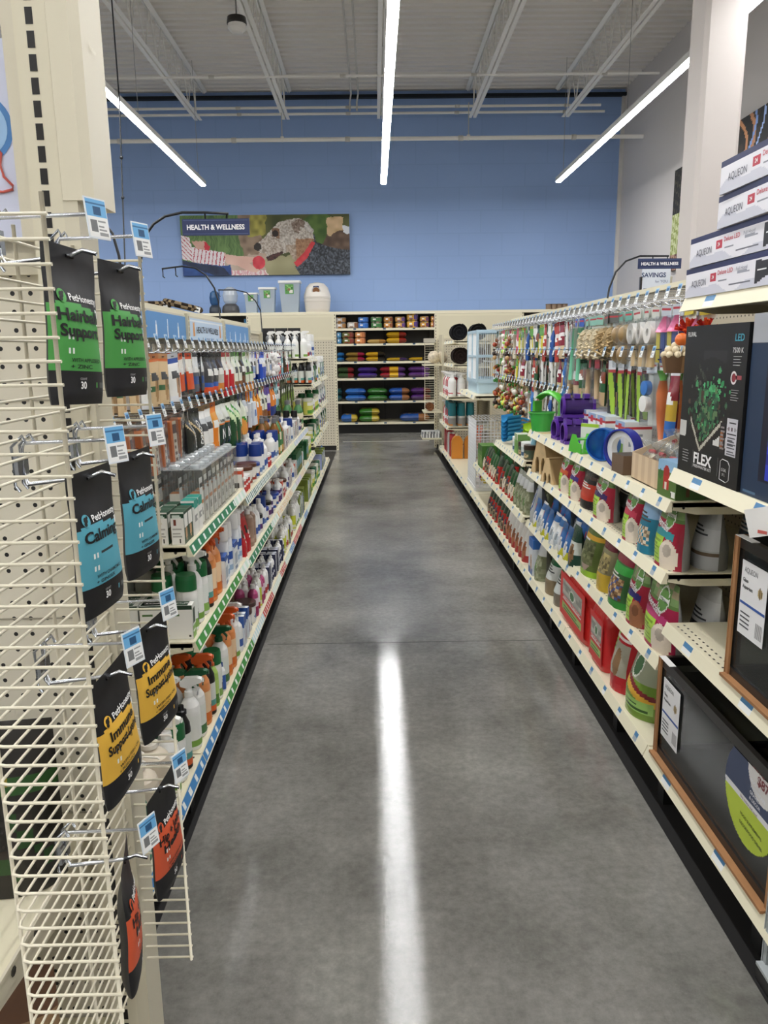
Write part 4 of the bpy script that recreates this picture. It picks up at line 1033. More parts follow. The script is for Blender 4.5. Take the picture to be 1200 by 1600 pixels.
# ------------------------------------------------------------------ end cap fixture behind the wing
t = thing('end_cap_fixture', 'cream pegboard end cap with slotted post at the left edge', 'shelving', (0, 0, 0))
YP = 1.36
b = MB(); b.box(-1.5, -.535, YP, YP+.012, .08, 1.80, 'd8d1bd'); b.build('back_panel', peg_mat('end_cap_pegboard', .0305, .13, 'dcd6c4'), t)
for z in (.62, 1.02, 1.42): b = MB(); b.box(-1.5, -.535, YP-.002, YP, z, z+.003, '9c9686'); b.build('panel_seam', M_PAINT, t)
b = MB(); b.box(-.765, -.762, YP-.002, YP, .1, 1.8, 'a09a8a'); b.build('panel_seam', M_PAINT, t)
b = MB(); slotted(b, -.510, 1.285, 0, 2.5, '-y', 'ded7bf', w=.05, d=.07, pitch=.0322, sl=(.0115, .0235)); b.build('slotted_post', M_PAINT, t)
b = MB(); b.box(-.485, -.462, 1.285, 1.365, 0, 1.735, 'd8d1ba'); b.build('post_side', M_PAINT, t)
b = MB(); b.extr([(-.484, 1.287), (-.458, 1.282), (-.444, 1.30), (-.444, 1.40), (-.484, 1.40)], 'z' if False else 'y', 0, 0, CREAM) if False else b.prism([(-.484, 1.283), (-.452, 1.283), (-.440, 1.30), (-.440, 1.40), (-.484, 1.40)], 1.735, 2.5, 'e0d9c2')
b.text('Lozier', .012, 'eee8d4', lambda x, y: (-.4385, 1.345+x, 1.97+y-x*.1), bold=.02); b.build('corner_cover', M_PAINT, t)
b = MB(); b.box(-.56, -.536, 1.30, 1.36, 1.68, 2.5, 'd9d2bd'); b.box(-1.5, -.545, 1.345, 1.36, 1.63, 1.665, 'd0c9b3'); b.build('sign_rail', M_PAINT, t)
# end cap poster (lavender with round and curved line motifs)
t2 = thing('end_cap_poster', 'pale lavender poster with blue disc and orange outline, top left', 'poster', (0, 0, 0))
b = MB(); zp0, zp1 = 1.685, 1.985
b.box(-1.35, -.556, 1.338, 1.343, zp0, zp1, 'd3d8ee')
b.build('poster_panel', M_CARD, t2)
b = MB(); c = (-.625, 1.855)
b.add([(c[0]+.052*math.cos(6.283*i/32), 1.3372, c[1]+.052*math.sin(6.283*i/32)) for i in range(32)], [tuple(range(32))], '4d86c6')
b.add([(c[0]+.043*math.cos(6.283*i/32), 1.3366, c[1]+.043*math.sin(6.283*i/32)) for i in range(32)], [tuple(range(32))], '9cc4ea')
b.add([(c[0]+.02*math.cos(6.283*i/32), 1.336, c[1]-.01+.02*math.sin(6.283*i/32)) for i in range(32)], [tuple(range(32))], '2f6fae'); b.build('round_motif', M_CARD, t2)
pts = [atY(a_, c_, 1.336) for a_, c_ in ((-30, 228), (-8, 228), (2, 240), (0, 258), (6, 276), (20, 290), (20, 296), (5, 300), (-20, 298), (-40, 300))]
b = MB(); b.tube(pts, .0022, 'd5655a', 6); b.build('outline_motif', M_CARD, t2)
# end cap shelves with goods low at the left
t = thing('end_cap_shelf', 'low cream end cap shelf with bracket at the lower left', 'shelf', (0, 0, 0))
b = MB(); b.box(-1.5, -.575, .93, 1.355, .565, .585, CREAM); b.box(-1.5, -.575, .925, .935, .54, .59, CREAM); b.build('shelf_deck', M_PAINT, t)
b = MB(); b.extr([(.94, .585), (1.355, .585), (1.355, .50), (1.30, .50), (.94, .55)], 'x', -.575, -.570, 'd6cfba')
for yy in (1.02, 1.10): b.tube([(-.5695, yy, .57), (-.5690, yy, .57)], .008, '2a2622', 8)
b.build('side_bracket', M_PAINT, t)
t = thing('end_cap_plinth', 'low cream end cap base deck at the bottom left corner', 'shelf', (0, 0, 0))
b = MB(); b.box(-1.5, -.56, .90, 1.355, .13, .15, CREAM); b.build('base_deck', M_PAINT, t)
b = MB(); b.box(-1.5, -.58, .94, 1.355, 0, .13, '1b1a18'); b.build('kick_plate', M_BLACK, t)
for k, (x, nm, c1, c2, c3) in enumerate(((-.65, 'near', '23201c', '3f7a35', 'c9b33a'), (-.83, 'middle', '1f1c1c', '2f5a2c', 'a33a2c'), (-1.01, 'far left', '262023', '4a6a2c', '2f5a8c'))):
    put('treat_bag', ('ecb', k), pouch(.17, .30, .12, Art(c1).band(.62, .72, shade(c2, .45)).speck(.1, .1, .9, .5, [c1, shade(c2, .3), '2b2521', c1], 9).rect(.3, .64, .6, .70, shade(c3, .5))), (x, 1.22, .587), R(8), f'dark treat bag on the end cap shelf, {nm} one, seen through wires', 'treat bag', 'dark treat bags on the end cap')
for k, (x, nm) in enumerate(((-.68, 'right'), (-.92, 'left'))):
    put('seed_bag', ('ecs', k), pouch(.2, .3, .12, Art('9c7d5c').band(.0, .22, 'c9b02e').band(.7, 1, '6a4a34').speck(.1, .25, .9, .65, ['a88a66', '8a6a4a', 'c4a884'], 14).rect(.2, .42, .75, .55, 'd6c23a')), (x, 1.15, .152), R(12), f'tan and yellow bag on the end cap base, {nm} one', 'bag', 'tan bags on the end cap base')
# ================================================================== goods on the shelves
def proj(x, y, z):
    c = AX*x+AY*y+AZ*(z-H); return (600+F*c.x/c.z, 800+F*c.y/c.z)
def Yat(px, X, z=.9):
    py = 700
    for _ in range(6):
        y = atX(px, py, X)[1]; py = proj(X, y, z)[1]
    return y
def SA(bg, *bands, photo=None, n=1, txt=True):
    a = Art(bg)
    for (v0, v1, c) in bands: a.band(v0, v1, c)
    if photo: a.disc(.62, .34, .2, photo, .8).disc(.66, .42, .09, shade(photo, .5), .8)
    if txt: a.lines(.14, .5, .84, .66, 3, 'f4f4f0' if sum(lin(bg)) < 1.2 else '4a4c50')
    return a
K = {}
def kind(key, name, cat, desc, w, d, fn): K[key] = (name, cat, desc, w, d, fn)
wg = Art('f0efe9').band(.80, .97, '1c4630').lines(.1, .83, .8, .94, 2, 'd8e4da').disc(.3, .68, .09, '7a3a2a', .7).lines(.12, .25, .85, .6, 5, 'b5b3ac').bars(.5, .06, .92, .2, 6, '35332f')
kind('wc', 'medicine_carton', 'carton', 'white carton with dark green stripe', .062, .045, carton(.058, .042, .108, Art('2c4a38').rect(.1, .5, .9, .9, 'f0efe9').disc(.5, .3, .2, 'c9a27a'), 'f0efe9', '1e4c34', wg, nu=10, nv=22))
kind('wt', 'medicine_carton', 'carton', 'white carton with teal stripe', .062, .05, carton(.058, .045, .12, Art('f0efe9').band(.75, 1, '2a9a8a').lines(.1, .3, .9, .6, 4, '9a9c98'), 'f0efe9', '2a9a8a', Art('f2f1ec').band(.8, .95, '2a9a8a').lines(.12, .2, .85, .7, 6, 'b5b3ac')))
kind('gw', 'flea_treatment_carton', 'carton', 'white-green flea treatment carton', .05, .09, carton(.047, .085, .118, Art('e9ebe4').band(0, .35, '8cb85a').rect(.2, .45, .85, .85, '3a4a3e').lines(.1, .1, .9, .3, 2, 'f2f4ee'), 'eeede6', 'eeede6', Art('efeee8').band(.88, 1, '1d3a28').rect(.12, .66, .5, .76, '5a7a4a').lines(.12, .22, .9, .6, 6, 'b9b8b0').bars(.4, .04, .95, .14, 7, '35332f'), ('ADAMS' if False else 'SPOT', '1c4a30')))
def clearcase(t):
    b = MB(); w, h = .033, .20
    b.bbox(-w, w, -w, w, 0, h, 'fafbfb', .004); b.build('clear_case', M_CLEAR, t)
    b = MB(); b.box(-w, w, -w, w, h, h+.004, 'dfe3e4'); b.lathe([(.018, h+.004), (.02, h+.014), (.012, h+.02), (0, h+.02)], 'e9eef0', 8); b.build('lock_cap', M_TINT, t)
    b = MB(); b.box(-.024, .024, -.018, .018, .004, .115, 'e9e6dc', top='d98a4a'); b.sheet(lambda u, v: (-.024+.048*u, -.0186, .004+.111*v), 6, 8, Art('f0eee6').band(.6, .8, 'd98a4a').lines(.1, .2, .9, .5, 3, '9a9890'), False)
    b.box(-.020, .020, -.018, -.0165, .115, .17, 'e6e6e2'); b.box(-.020, .020, -.0186, -.018, .135, .15, '2a2826'); b.build('carton', M_CARD, t)
kind('cc', 'locked_clear_case', 'clear case', 'tall clear plastic security case', .075, .075, clearcase)
def mkb(key, desc, r, h, cap, body, lab, kindc='cap', cat='bottle', name=None, **kw):
    kind(key, name or {'trigger': 'spray_bottle', 'pump': 'pump_bottle', 'mist': 'mist_bottle', 'dome': 'capped_bottle'}.get(kindc, 'bottle'), cat, desc, r*2*kw.get('sx', 1)+.008, r*2+.008, bottle(r, h, cap, body, lab, kind=kindc, **kw))
mkb('gb', 'white bottle with round green cap', .036, .20, '1e6a3c', 'eeeeea', SA('e6eae4', (0, .3, '8ab45a'), photo='5a5a6a'), 'dome')
mkb('fl', 'black topped flea spray bottle', .028, .22, '17171a', '1b1b1d', SA('dfe3dc', (.0, .22, 'd9622a'), (.22, .4, '5fa39a')), 'mist', neck=.5)
mkb('ot', 'orange trigger spray bottle', .034, .27, 'e2622a', 'e7965a', SA('f0d0a8', (0, .3, 'd9742f'), photo='b85a2a'), 'trigger', caph=.26, sx=1.15, trig='e2622a')
mkb('wtg', 'white trigger spray bottle', .034, .26, 'f2f2ef', 'f2f2ef', SA('eef0ea', (0, .25, '7da84a')), 'trigger', caph=.26, sx=1.1)
mkb('gtg', 'white bottle with green trigger', .036, .25, '1d5a38', 'eeeeea', SA('e4e8e0', (0, .3, '4a7a4a')), 'trigger', caph=.25, sx=1.15, trig='1d5a38')
mkb('lg', 'lime bottle with orange mist cap', .024, .19, 'e8703a', 'a9c866', SA('b9d67a', (0, .4, '5a8a3a'), photo='e9e6da'), 'mist')
mkb('cj', 'large cream jug with red label', .055, .26, 'e9e4da', 'd8ccb8', SA('d8ccb8', (.15, .5, '8a3a2c'), (.0, .15, 'd9d0c0'), photo='e9dcc8'), 'pump', caph=.16, shoulder=.8)
mkb('gj', 'clear green bottle with flip cap', .032, .17, '1f5f46', '2a7a5c', SA('3a8a6a', (.2, .5, 'd9e4da')), 'dome', m=M_TINT)
mkb('or', 'orange bottle with slim orange cap', .030, .2, 'e2713a', 'e39a52', SA('e8a860', (.3, .5, 'f2e2c8')), 'cap')
mkb('sb', 'small blue capped white bottle', .016, .12, '2a4f9c', 'f0f0ee', SA('3a62b0'), 'cap')
mkb('aer', 'tall white-blue aerosol can', .030, .24, 'f0f0ee', 'e9ecf0', SA('dfe6ee', (.55, .85, '2450a0'), (.15, .3, '9ab4d0')), 'dome', caph=.16, cat='aerosol can', name='aerosol_can')
kind('wbx', 'white_blue_carton', 'carton', 'white carton with blue top', .085, .09, carton(.08, .085, .13, Art('e9ecee').band(.82, 1, '2a55a4').rect(.2, .25, .8, .6, 'a9b4c0').lines(.15, .06, .85, .2, 2, '6a7a9a'), 'e6e9ea', '2a55a4', Art('eceeee').band(.85, 1, '2a55a4').lines(.15, .2, .8, .6, 4, 'b0b4b8')))
kind('rp', 'red_treat_pouch', 'pouch', 'red standing pouch', .11, .09, pouch(.11, .19, .075, Art('b4222a').disc(.3, .6, .12, '2c2624').lines(.45, .35, .9, .6, 3, 'f0d8d4').band(.9, 1, '8f1c22'), '8a3a34'))
mkb('br', 'brown bottle with white cap', .030, .19, 'f2f2f0', 'a58a78', SA('9c8270', (.1, .3, 'b59a88')), 'cap', shoulder=.82)
mkb('wb', 'white bottle with white cap', .030, .17, 'f4f4f2', 'f2f2f0', SA('eceeee', (.2, .6, '3a5aa4')), 'cap')
mkb('wpk', 'white bottle with purple label', .026, .15, 'f4f4f2', 'f2f2f0', SA('4a2f6a', (.5, .66, 'e9dff0')), 'cap')
mkb('pk', 'clear bottle of pink liquid', .028, .17, 'f2f2f0', 'b04a7a', SA('9a2f5c', (.5, 1, 'e9d4e0')), 'cap')
mkb('mi', 'white mist bottle with red label', .024, .17, 'f4f4f2', 'f2f2f0', SA('f0eeea', (.15, .55, 'b03a34')), 'mist')
mkb('nb', 'white dropper bottle', .022, .15, 'f4f4f2', 'eeeeec', SA('2c3154', (.45, .6, 'e4e4ec')), 'mist')
mkb('yl', 'yellow labelled spray bottle', .028, .2, 'f2f2f0', 'e9e9e2', SA('c9cf3a', (.1, .3, 'e6e8c8')), 'mist')
kind('nvb', 'navy_carton', 'carton', 'navy and white upright carton', .035, .06, carton(.032, .055, .14, Art('e4e6ec').rect(.0, .0, .5, 1, '24294c').lines(.55, .2, .95, .8, 6, '7a7f94'), '24294c', 'c9ccd8'))
kind('brj', 'supplement_jar', 'jar', 'white jar with wide brown lid', .115, .115, tub(.052, .10, '5a3322', 'efeee9', SA('eae6de', (.1, .35, 'a33a2c'), photo='8a5a3c')))
kind('blj', 'supplement_jar', 'jar', 'white jar with wide blue lid', .115, .115, tub(.052, .085, '1f3f96', 'efeeea', SA('ecebe6', (.15, .4, '2450a0'), photo='b06a4a')))
kind('rdj', 'supplement_jar', 'jar', 'small white jar with red label', .06, .06, tub(.027, .075, 'f0efec', 'c03a34', SA('c43a34', (.5, .7, 'f0e4e0')), seg=12))
kind('blk', 'supplement_jar', 'jar', 'white jar with black lid', .09, .09, tub(.041, .10, '1b1b1e', 'efefec', SA('e6e6e2', (.2, .6, '5a2f6a'), photo='3a2f4a')))
mkb('wbl', 'white bottle with wide navy cap', .036, .17, '1f3f8c', 'f0f0ee', SA('eceef0', (.1, .4, '6a88b8')), 'dome', caph=.2)
mkb('glb', 'amber oil bottle with grey cap', .034, .24, '77777a', 'c0843a', SA('3f7a44', (.0, .3, 'c9a24a')), 'cap', shoulder=.62, m=M_TINT)
mkb('grb', 'green shouldered bottle with grey cap', .040, .25, '77777a', '4f8a54', SA('f0e6c8', (.3, .6, '4f8a54')), 'cap', shoulder=.6)
kind('ocx', 'orange_carton', 'carton', 'orange and white carton', .06, .07, carton(.055, .06, .13, Art('efe9e2').band(.7, .95, 'd9542f').rect(.3, .2, .75, .55, '2a2220'), 'efebe4', 'efe9e2', Art('f0ece6').band(.8, .92, 'd9542f').rect(.2, .1, .75, .5, '2b2422')))
kind('slc', 'slim_carton', 'carton', 'slim white carton with coloured edge', .03, .06, carton(.027, .055, .13, Art('eeeeea').rect(0, 0, .35, 1, '8a3a34').lines(.4, .2, .9, .8, 5, '8a8c94'), 'e9e9e6', 'f2f2f0'))
kind('dgp', 'green_blister', 'blister pack', 'dark green standing blister pack', .07, .04, carton(.065, .03, .17, Art('1f6a3a').rect(.2, .3, .8, .7, '8ab8c8').disc(.5, .2, .14, 'd9a23a'), '1a5a34', '1f6a3a'))
kind('yt', 'yellow_green_tub', 'tub', 'yellow and green upright tub', .10, .10, tub(.043, .16, 'd9d8cc', 'c9d06a', SA('d6d468', (.0, .35, '5a9a3c'), (.75, 1, 'efeee2'))))
kind('cdm', 'clamshell_blister', 'blister pack', 'blue clamshell pack', .035, .10, hangcard(.10, .17, '3a62b0', 'ffffff', art=SA('dfe6f0', (.7, 1, '2f55a4'), photo='8a5a6a')) if False else carton(.03, .09, .15, SA('dfe6f0', (.7, 1, '2f55a4'), photo='8a5a6a'), 'dbe2ea', 'e9eef2', SA('e4eaf0', (.6, 1, '3a62b0'), photo='9a6a7a')))
kind('tb', 'white_tub', 'tub', 'white tub with dark brown lid', .12, .12, tub(.055, .11, '4a3330', 'e9e8e4', SA('e6e6e4', photo='3a62a0')))
kind('gyj', 'grey_jar', 'jar', 'grey jar with animal silhouettes', .08, .08, tub(.037, .085, 'c4c6c6', 'b6b9ba', SA('a9adae', (.1, .5, 'c2c5c5'), photo='3a3c3e'), lidh=.3, lidr=.98))
kind('wtr', 'clear_bottle', 'bottle', 'translucent black-capped bottle', .06, .06, bottle(.026, .2, '151517', 'c9cccb', None, kind='dome', m=M_TINT))
kind('bbx', 'green_box', 'carton', 'olive green upright carton', .06, .12, carton(.055, .11, .2, Art('8a9a3c').rect(.2, .5, .8, .8, 'dfe4c0'), '7c8c38', '93a348'))
kind('lvb', 'lavender_box', 'carton', 'lavender blue upright carton', .06, .12, carton(.05, .11, .18, Art('a9b4e0').rect(.2, .4, .8, .8, 'e4e8f6'), 'a4b0de', 'c2cae9'))
kind('blt', 'blue_bowl_pack', 'pet product', 'pale blue packaged pet dish', .12, .14, pouch(.14, .2, .09, Art('5f8fc0').speck(.1, .2, .9, .8, ['5f8fc0', 'dfe6ee', '2c3038', '86aed4'], 7), '4f7fb0'))
def fill(side, unitname, shelfname, X, z, y0, y1, seq, rows=1, jit=.004, rev=False, nearcols=0, rowgap=.004):
    # seq: kinds met one after another from the near end; rows: how many stand behind each other
    s = -1 if side < 0 else 1
    y = y0; n = 0; cnt = {}
    rz = R(90) if side < 0 else R(-90)
    for key in seq:
        name, cat, desc, w, d, fn = K[key]
        if y+w > y1: break
        for r in range(rows if y > y0+.2 or not nearcols else max(rows, nearcols)):
            xx = X+s*(d/2+.004+r*(d+rowgap))
            rr = ['front row', 'second row', 'third row', 'fourth row', 'fifth row', 'sixth row'][r]
            put(name, ('k', key), fn, (xx+rnd.uniform(-jit, jit)*(1 if r else .3), y+w/2, z+.001), rz+rnd.uniform(-.08, .08), f'{desc}, {unitname} {shelfname}, {rr}, {ORD[n]} along', cat, f'{desc} stock')
        y += w+rnd.uniform(.001, .006); n += 1
def seqr(keys, n, run=2, seed=0):
    r = random.Random(seed); o = []
    while len(o) < n: o += [keys[len(o) % len(keys)] if False else r.choice(keys)]*r.choice([1, run, run])
    return o
FX = -.615
# near base shelf, hand placed
fill(-1, 'nearest left', 'base', FX, .15, 1.62, 1.80, ['or', 'gj', 'gj'], 2)
fill(-1, 'nearest left', 'base deck', FX, .15, 1.82, 2.42, ['gj', 'cj', 'cj', 'wtg', 'gb', 'fl'], 2, nearcols=3)
fill(-1, 'second left', 'base', FX, .15, 2.43, 3.49, ['wtg', 'gtg', 'ot', 'fl', 'lg', 'gb', 'sb', 'gtg', 'ot', 'ot', 'wtg', 'wb', 'cdm', 'cdm', 'cdm', 'cdm', 'cdm', 'cdm', 'cdm'], 2, nearcols=4)
fill(-1, 'second left', 'middle shelf', FX, .555, 2.45, 3.49, ['gw', 'gb', 'wtg', 'gb', 'fl', 'ot', 'ot', 'wbx', 'aer', 'aer', 'wbx', 'aer', 'aer', 'sb', 'sb', 'aer', 'aer'], 2, nearcols=0)
# near ends of the second unit: rows of cartons and cases set side by side facing the camera
def block(unitname, key, xs, ys, z, tag_, rz=R(90)):
    name, cat, desc, w, d, fn = K[key]
    for i, x in enumerate(xs):
        for j, y in enumerate(ys):
            put(name, ('k', key), fn, (x, y, z+.001), rz+rnd.uniform(-.03, .03), f'{desc}, {tag_}, {ORD[i]} inward, {ORD[j]} along', cat, f'{desc} stock')
block('', 'wc', [-.648-.0-i*.0 for i in range(1)], [2.47, 2.53], .885, 'left top shelf front')
block('', 'wc', [-.70-i*.062 for i in range(6)], [2.47, 2.53], .885, 'left top shelf')
block('', 'wt', [-.645], [2.60, 2.665], .885, 'left top shelf')
block('', 'cc', [-.655-i*.074 for i in range(6)], [2.76+j*.078 for j in range(9)], .885, 'left top shelf')
block('', 'wc', [-.70-i*.062 for i in range(5)], [2.60], .885, 'left top shelf behind')
block('', 'gw', [-.755-i*.092 for i in range(4)], [2.475, 2.53], .555, 'left middle shelf')
block('', 'gyj', [-.76-i*.08 for i in range(4)], [2.62, 2.70], .555, 'left middle shelf')
block('', 'wtr', [-.75], [2.80], .555, 'left middle shelf'); block('', 'gb', [-.80-i*.08 for i in range(4)], [2.80, 2.88], .555, 'left middle shelf')
block('', 'gb', [-.80-i*.08 for i in range(3)], [2.50, 2.58], .15, 'left base shelf')
block('', 'gj', [-.74-i*.07 for i in range(4)], [1.72, 1.80, 1.88], .15, 'left base deck')
block('', 'cj', [-.86-i*.12 for i in range(2)], [2.0], .15, 'left base deck')
# third unit
fill(-1, 'third left', 'top shelf', FX, .836, 3.53, 4.61, ['ocx', 'rdj', 'rdj', 'rdj', 'brj', 'brj', 'blj', 'wbl', 'wbl', 'wb', 'wb', 'rdj', 'rdj', 'blk', 'glb', 'grb', 'br'], 3)
fill(-1, 'third left', 'middle shelf', FX, .535, 3.53, 4.61, ['rp', 'rp', 'br', 'br', 'wb', 'wb', 'blk', 'wb', 'wbl', 'blj', 'blk', 'wpk', 'wpk'], 2)
fill(-1, 'third left', 'base', FX, .15, 3.51, 4.61, ['cdm', 'tb', 'tb', 'pk', 'mi', 'yl', 'pk', 'pk', 'mi', 'mi', 'nvb', 'nvb', 'nvb', 'nb', 'nb', 'nb', 'nvb', 'nvb', 'nb'], 2)
fill(-1, 'fourth left', 'top shelf', FX, .836, 4.65, 5.71, ['wb', 'wb', 'wbl', 'wbl', 'glb', 'grb', 'glb', 'br', 'slc', 'slc', 'wpk', 'slc', 'ocx', 'slc', 'wb', 'slc'], 3)
fill(-1, 'fourth left', 'middle shelf', FX, .535, 4.65, 5.71, ['blj', 'blj', 'wpk', 'wpk', 'ocx', 'rdj', 'rdj', 'brj', 'wb', 'wpk', 'slc', 'slc', 'slc', 'ocx'], 2)
fill(-1, 'fourth left', 'base', FX, .15, 4.64, 5.71, ['nvb', 'nvb', 'nb', 'nb', 'nb', 'nvb', 'sb', 'nb', 'yl', 'yl', 'mi', 'mi', 'yl', 'nvb', 'yl', 'mi', 'mi'], 2)
fill(-1, 'fifth left', 'top shelf', FX, .836, 5.75, 6.86, ['wbl', 'slc', 'slc', 'wb', 'slc', 'slc', 'ocx', 'slc', 'wtr', 'slc', 'wb', 'wb', 'blk', 'blk', 'grb', 'grb'], 3)
fill(-1, 'fifth left', 'middle shelf', FX, .535, 5.75, 6.86, ['wb', 'ocx', 'slc', 'slc', 'slc', 'dgp', 'dgp', 'dgp', 'dgp', 'dgp', 'dgp', 'ocx', 'slc', 'dgp'], 2)
fill(-1, 'fifth left', 'base', FX, .15, 5.75, 6.86, ['yl', 'wtg', 'wtg', 'wtg', 'wb', 'bbx', 'lvb', 'bbx', 'lvb', 'nvb', 'bbx', 'bbx'], 2)
fill(-1, 'sixth left', 'base', FX, .15, 6.9, 7.58, ['bbx', 'lvb', 'bbx', 'lvb', 'bbx', 'bbx', 'yt', 'yt'], 2)
fill(-1, 'sixth left', 'middle shelf', FX, .535, 6.9, 7.58, ['dgp', 'dgp', 'slc', 'wb', 'yt', 'yt', 'yt'], 2)
# seventh and eighth units: green and white stock facing
for zz, nm, ks in ((.15, 'base', ['yt', 'yt', 'gj', 'gj', 'yt']), (.60, 'second shelf', ['yt', 'gj', 'gj', 'yt', 'yt', 'gb', 'gj']), (.88, 'third shelf', ['yt', 'yt', 'gb', 'wpk', 'mi', 'yt', 'yt', 'yt']), (1.18, 'fourth shelf', ['fl', 'fl', 'wb', 'wb', 'aer', 'yl', 'wb', 'dgp', 'wtg', 'dgp'])):
    fill(-1, 'seventh left', nm, FX, zz, 7.62, 8.72, ks*2, 2, nearcols=4)
fill(-1, 'seventh left', 'highest shelf', FX-.03, 1.43, 7.62, 8.72, ['wtg', 'mi', 'mi', 'mi', 'mi', 'wb', 'wb', 'mi', 'mi', 'aer', 'aer', 'aer', 'aer', 'aer'], 2, nearcols=5)
for zz, nm, ks in ((.15, 'base', ['lvb', 'bbx', 'wb']), (.62, 'second shelf', ['aer', 'mi', 'yl', 'wpk', 'dgp']), (.9, 'third shelf', ['wb', 'mi', 'aer', 'dgp', 'nb']), (1.2, 'fourth shelf', ['yl', 'wb', 'aer', 'dgp'])):
    fill(-1, 'eighth left', nm, FX, zz, 8.78, 9.86, ks*3, 1)
fill(-1, 'end of the left', 'base deck', -.60, .15, 9.2, 9.85, ['blt', 'blt', 'blt'], 1)
# ------------------------------------------------------------------ goods on the left hooks
def A_(bg, *b, **k): return SA(bg, *b, **k)
def ordn(i):
    return ORD[i] if i < 30 else {3: 'thirty', 4: 'forty', 5: 'fifty'}[(i+1)//10]+('-'+ORD[(i+1) % 10-1] if (i+1) % 10 else 'th')
def hp(w, h, d, art, back='77776f', m=None): return pouch(w*1.12, h*1.12, d*1.25, art, back, nu=14, nv=20, hang=True, m=m)
HK = {
 'tan': ('hanging_packet', 'tan and orange flat packet', hp(.085, .17, .012, A_('d9bd92', (.85, 1, 'e0763a'), (.3, .4, '3a6a44'), photo='b08a5a'), 'd0a878', M_CARD)),
 'wbt': ('hanging_packet', 'white card packet with blue top', hp(.10, .17, .02, A_('f0f0ec', (.78, 1, '2a4fa0'), (.0, .16, 'eceef2'), photo='b08a6a'), 'e8e8e6', M_CARD)),
 'orw': ('hanging_packet', 'orange and white dental packet', hp(.065, .15, .015, A_('d9582e', (.55, .85, 'e9e4d8'), (.0, .1, '3a3a3c')), 'c9502a')),
 'blw': ('hanging_packet', 'grey packet with blue and white panel', hp(.065, .15, .015, A_('5a5f6a', (.5, .9, 'dfe2e2'), (.2, .4, '3c5a94')), '4a4c52')),
 'dko': ('hanging_pouch', 'black pouch with orange-blue foot', hp(.09, .19, .04, A_('2a2a2c', (.12, .24, 'e0552a'), (.24, .34, '3a5fb0'), (.34, .8, '4a4a4c')), '242426')),
 'dkb': ('hanging_pouch', 'dark pouch with orange box print', hp(.09, .19, .04, A_('33292a', (.05, .28, 'e08a3c'), (.3, .6, 'c9c4bc')), '2a2222')),
 'rdw': ('hanging_pouch', 'red and white pouch', hp(.09, .20, .045, A_('c42a32', (.62, 1, 'e9e6dc'), photo='e0c8a8'), 'b82a30')),
 'wgn': ('hanging_pouch', 'white green-edged pouch with brown chews', hp(.09, .20, .045, A_('e6ead9', (.0, .28, '8a5a38'), (.95, 1, '2f7a3c'), photo='7a4a30'), '3c7a3a')),
 'wgo': ('hanging_pouch', 'white and green pouch with orange foot', hp(.10, .21, .05, A_('dfe9d4', (.0, .26, 'e39a52'), (.45, .5, '5a9a4a'), photo='8a4a30'), '6aa04a')),
 'brn': ('hanging_pouch', 'dark brown and green pouch', hp(.085, .2, .04, A_('3a3328', (.0, .4, '6a4226'), (.8, 1, '5a6a44')), '2e2a22')),
 'blu': ('hanging_pouch', 'royal blue pouch', hp(.085, .18, .04, A_('2b52c0', (.6, .8, 'e6eaf4')), '2a4cb0')),
 'wbl': ('hanging_packet', 'white packet with small blue print', hp(.08, .15, .02, A_('eceeee', (.2, .45, '9ab4d8'), photo='3a5fb0'), 'e4e6e6')),
 'plu': ('plush_hanging_toy', 'white plush toy', None),
 'org': ('hanging_pouch', 'bright orange pouch', hp(.10, .21, .05, A_('e8862a', (.55, .8, 'e9a03a'), photo='f0d8a8'), 'd9742a')),
 'obx': ('hanging_carton', 'orange carton in clear sleeve', None),
 'cos': ('hanging_pouch', 'black pouch with large white letters', None),
 'cow': ('hanging_pouch', 'white and tan pouch with white letters', hp(.09, .20, .04, A_('e9e9e6', (.0, .2, 'd9b48a'), (.55, .75, 'c9cdd0')), 'b99a72')),
 'ngr': ('hanging_pouch', 'dark green pouch with white upper half', None),
 'gwv': ('hanging_pouch', 'green pouch with pale wave', hp(.105, .23, .06, Art('1f4d2c').slant(.45, .62, .35, 'cfe3b4').slant(.62, .72, .35, '4a9a3f').slant(.72, 1.3, .35, 'e4e9d9').disc(.6, .2, .12, 'a86a48'), '1c4426')),
 'gsl': ('hanging_pouch', 'white pouch with green-orange foot', hp(.09, .21, .05, Art('e4ead9').slant(-.2, .2, .4, 'e39a48').slant(.2, .28, .4, '4a9a3f').band(.85, 1, '24332a'), '2a4a2c')),
 'drd': ('hanging_pouch', 'dark pouch with red foot', hp(.07, .21, .04, A_('34343a', (.0, .25, 'c02a34'), (.4, .8, 'c9d0d8')), '2c2c30')),
 'cbx': ('hanging_carton', 'clear white box with blue square', None),
 'ppl': ('hanging_packet', 'purple and white packet', hp(.07, .17, .02, A_('4f3490', (.3, .6, 'e6e0ee')), '46307e')),
 'obl': ('hanging_pouch', 'orange pouch with blue foot', hp(.09, .21, .05, A_('e88a3a', (.0, .3, '2c3f80'), photo='b0602a'), 'd97a34')),
 'grs': ('hanging_packet', 'slim olive green packet', hp(.055, .20, .014, A_('5a6a3c', (.0, .4, '6f8a3a'), (.6, .85, '2c3a2c')), '3c4a2c')),
 'wsm': ('hanging_packet', 'small white packet', hp(.07, .13, .015, A_('ecece8', (.7, .9, 'a33a4a')), 'dcdcd8')),
 'gbl': ('hanging_blister', 'clear blister with grey clippers', hangcard(.07, .17, 'd9dad8', 'ffffff', art=SA('dcdedd', (.8, 1, '5a5a66'), photo='4a4a52'))),
 'tl': ('hanging_packet', 'light teal packet', hp(.075, .17, .02, A_('8fc0cc', (.3, .5, 'e8f0f0')), '7ab0bc')),
}
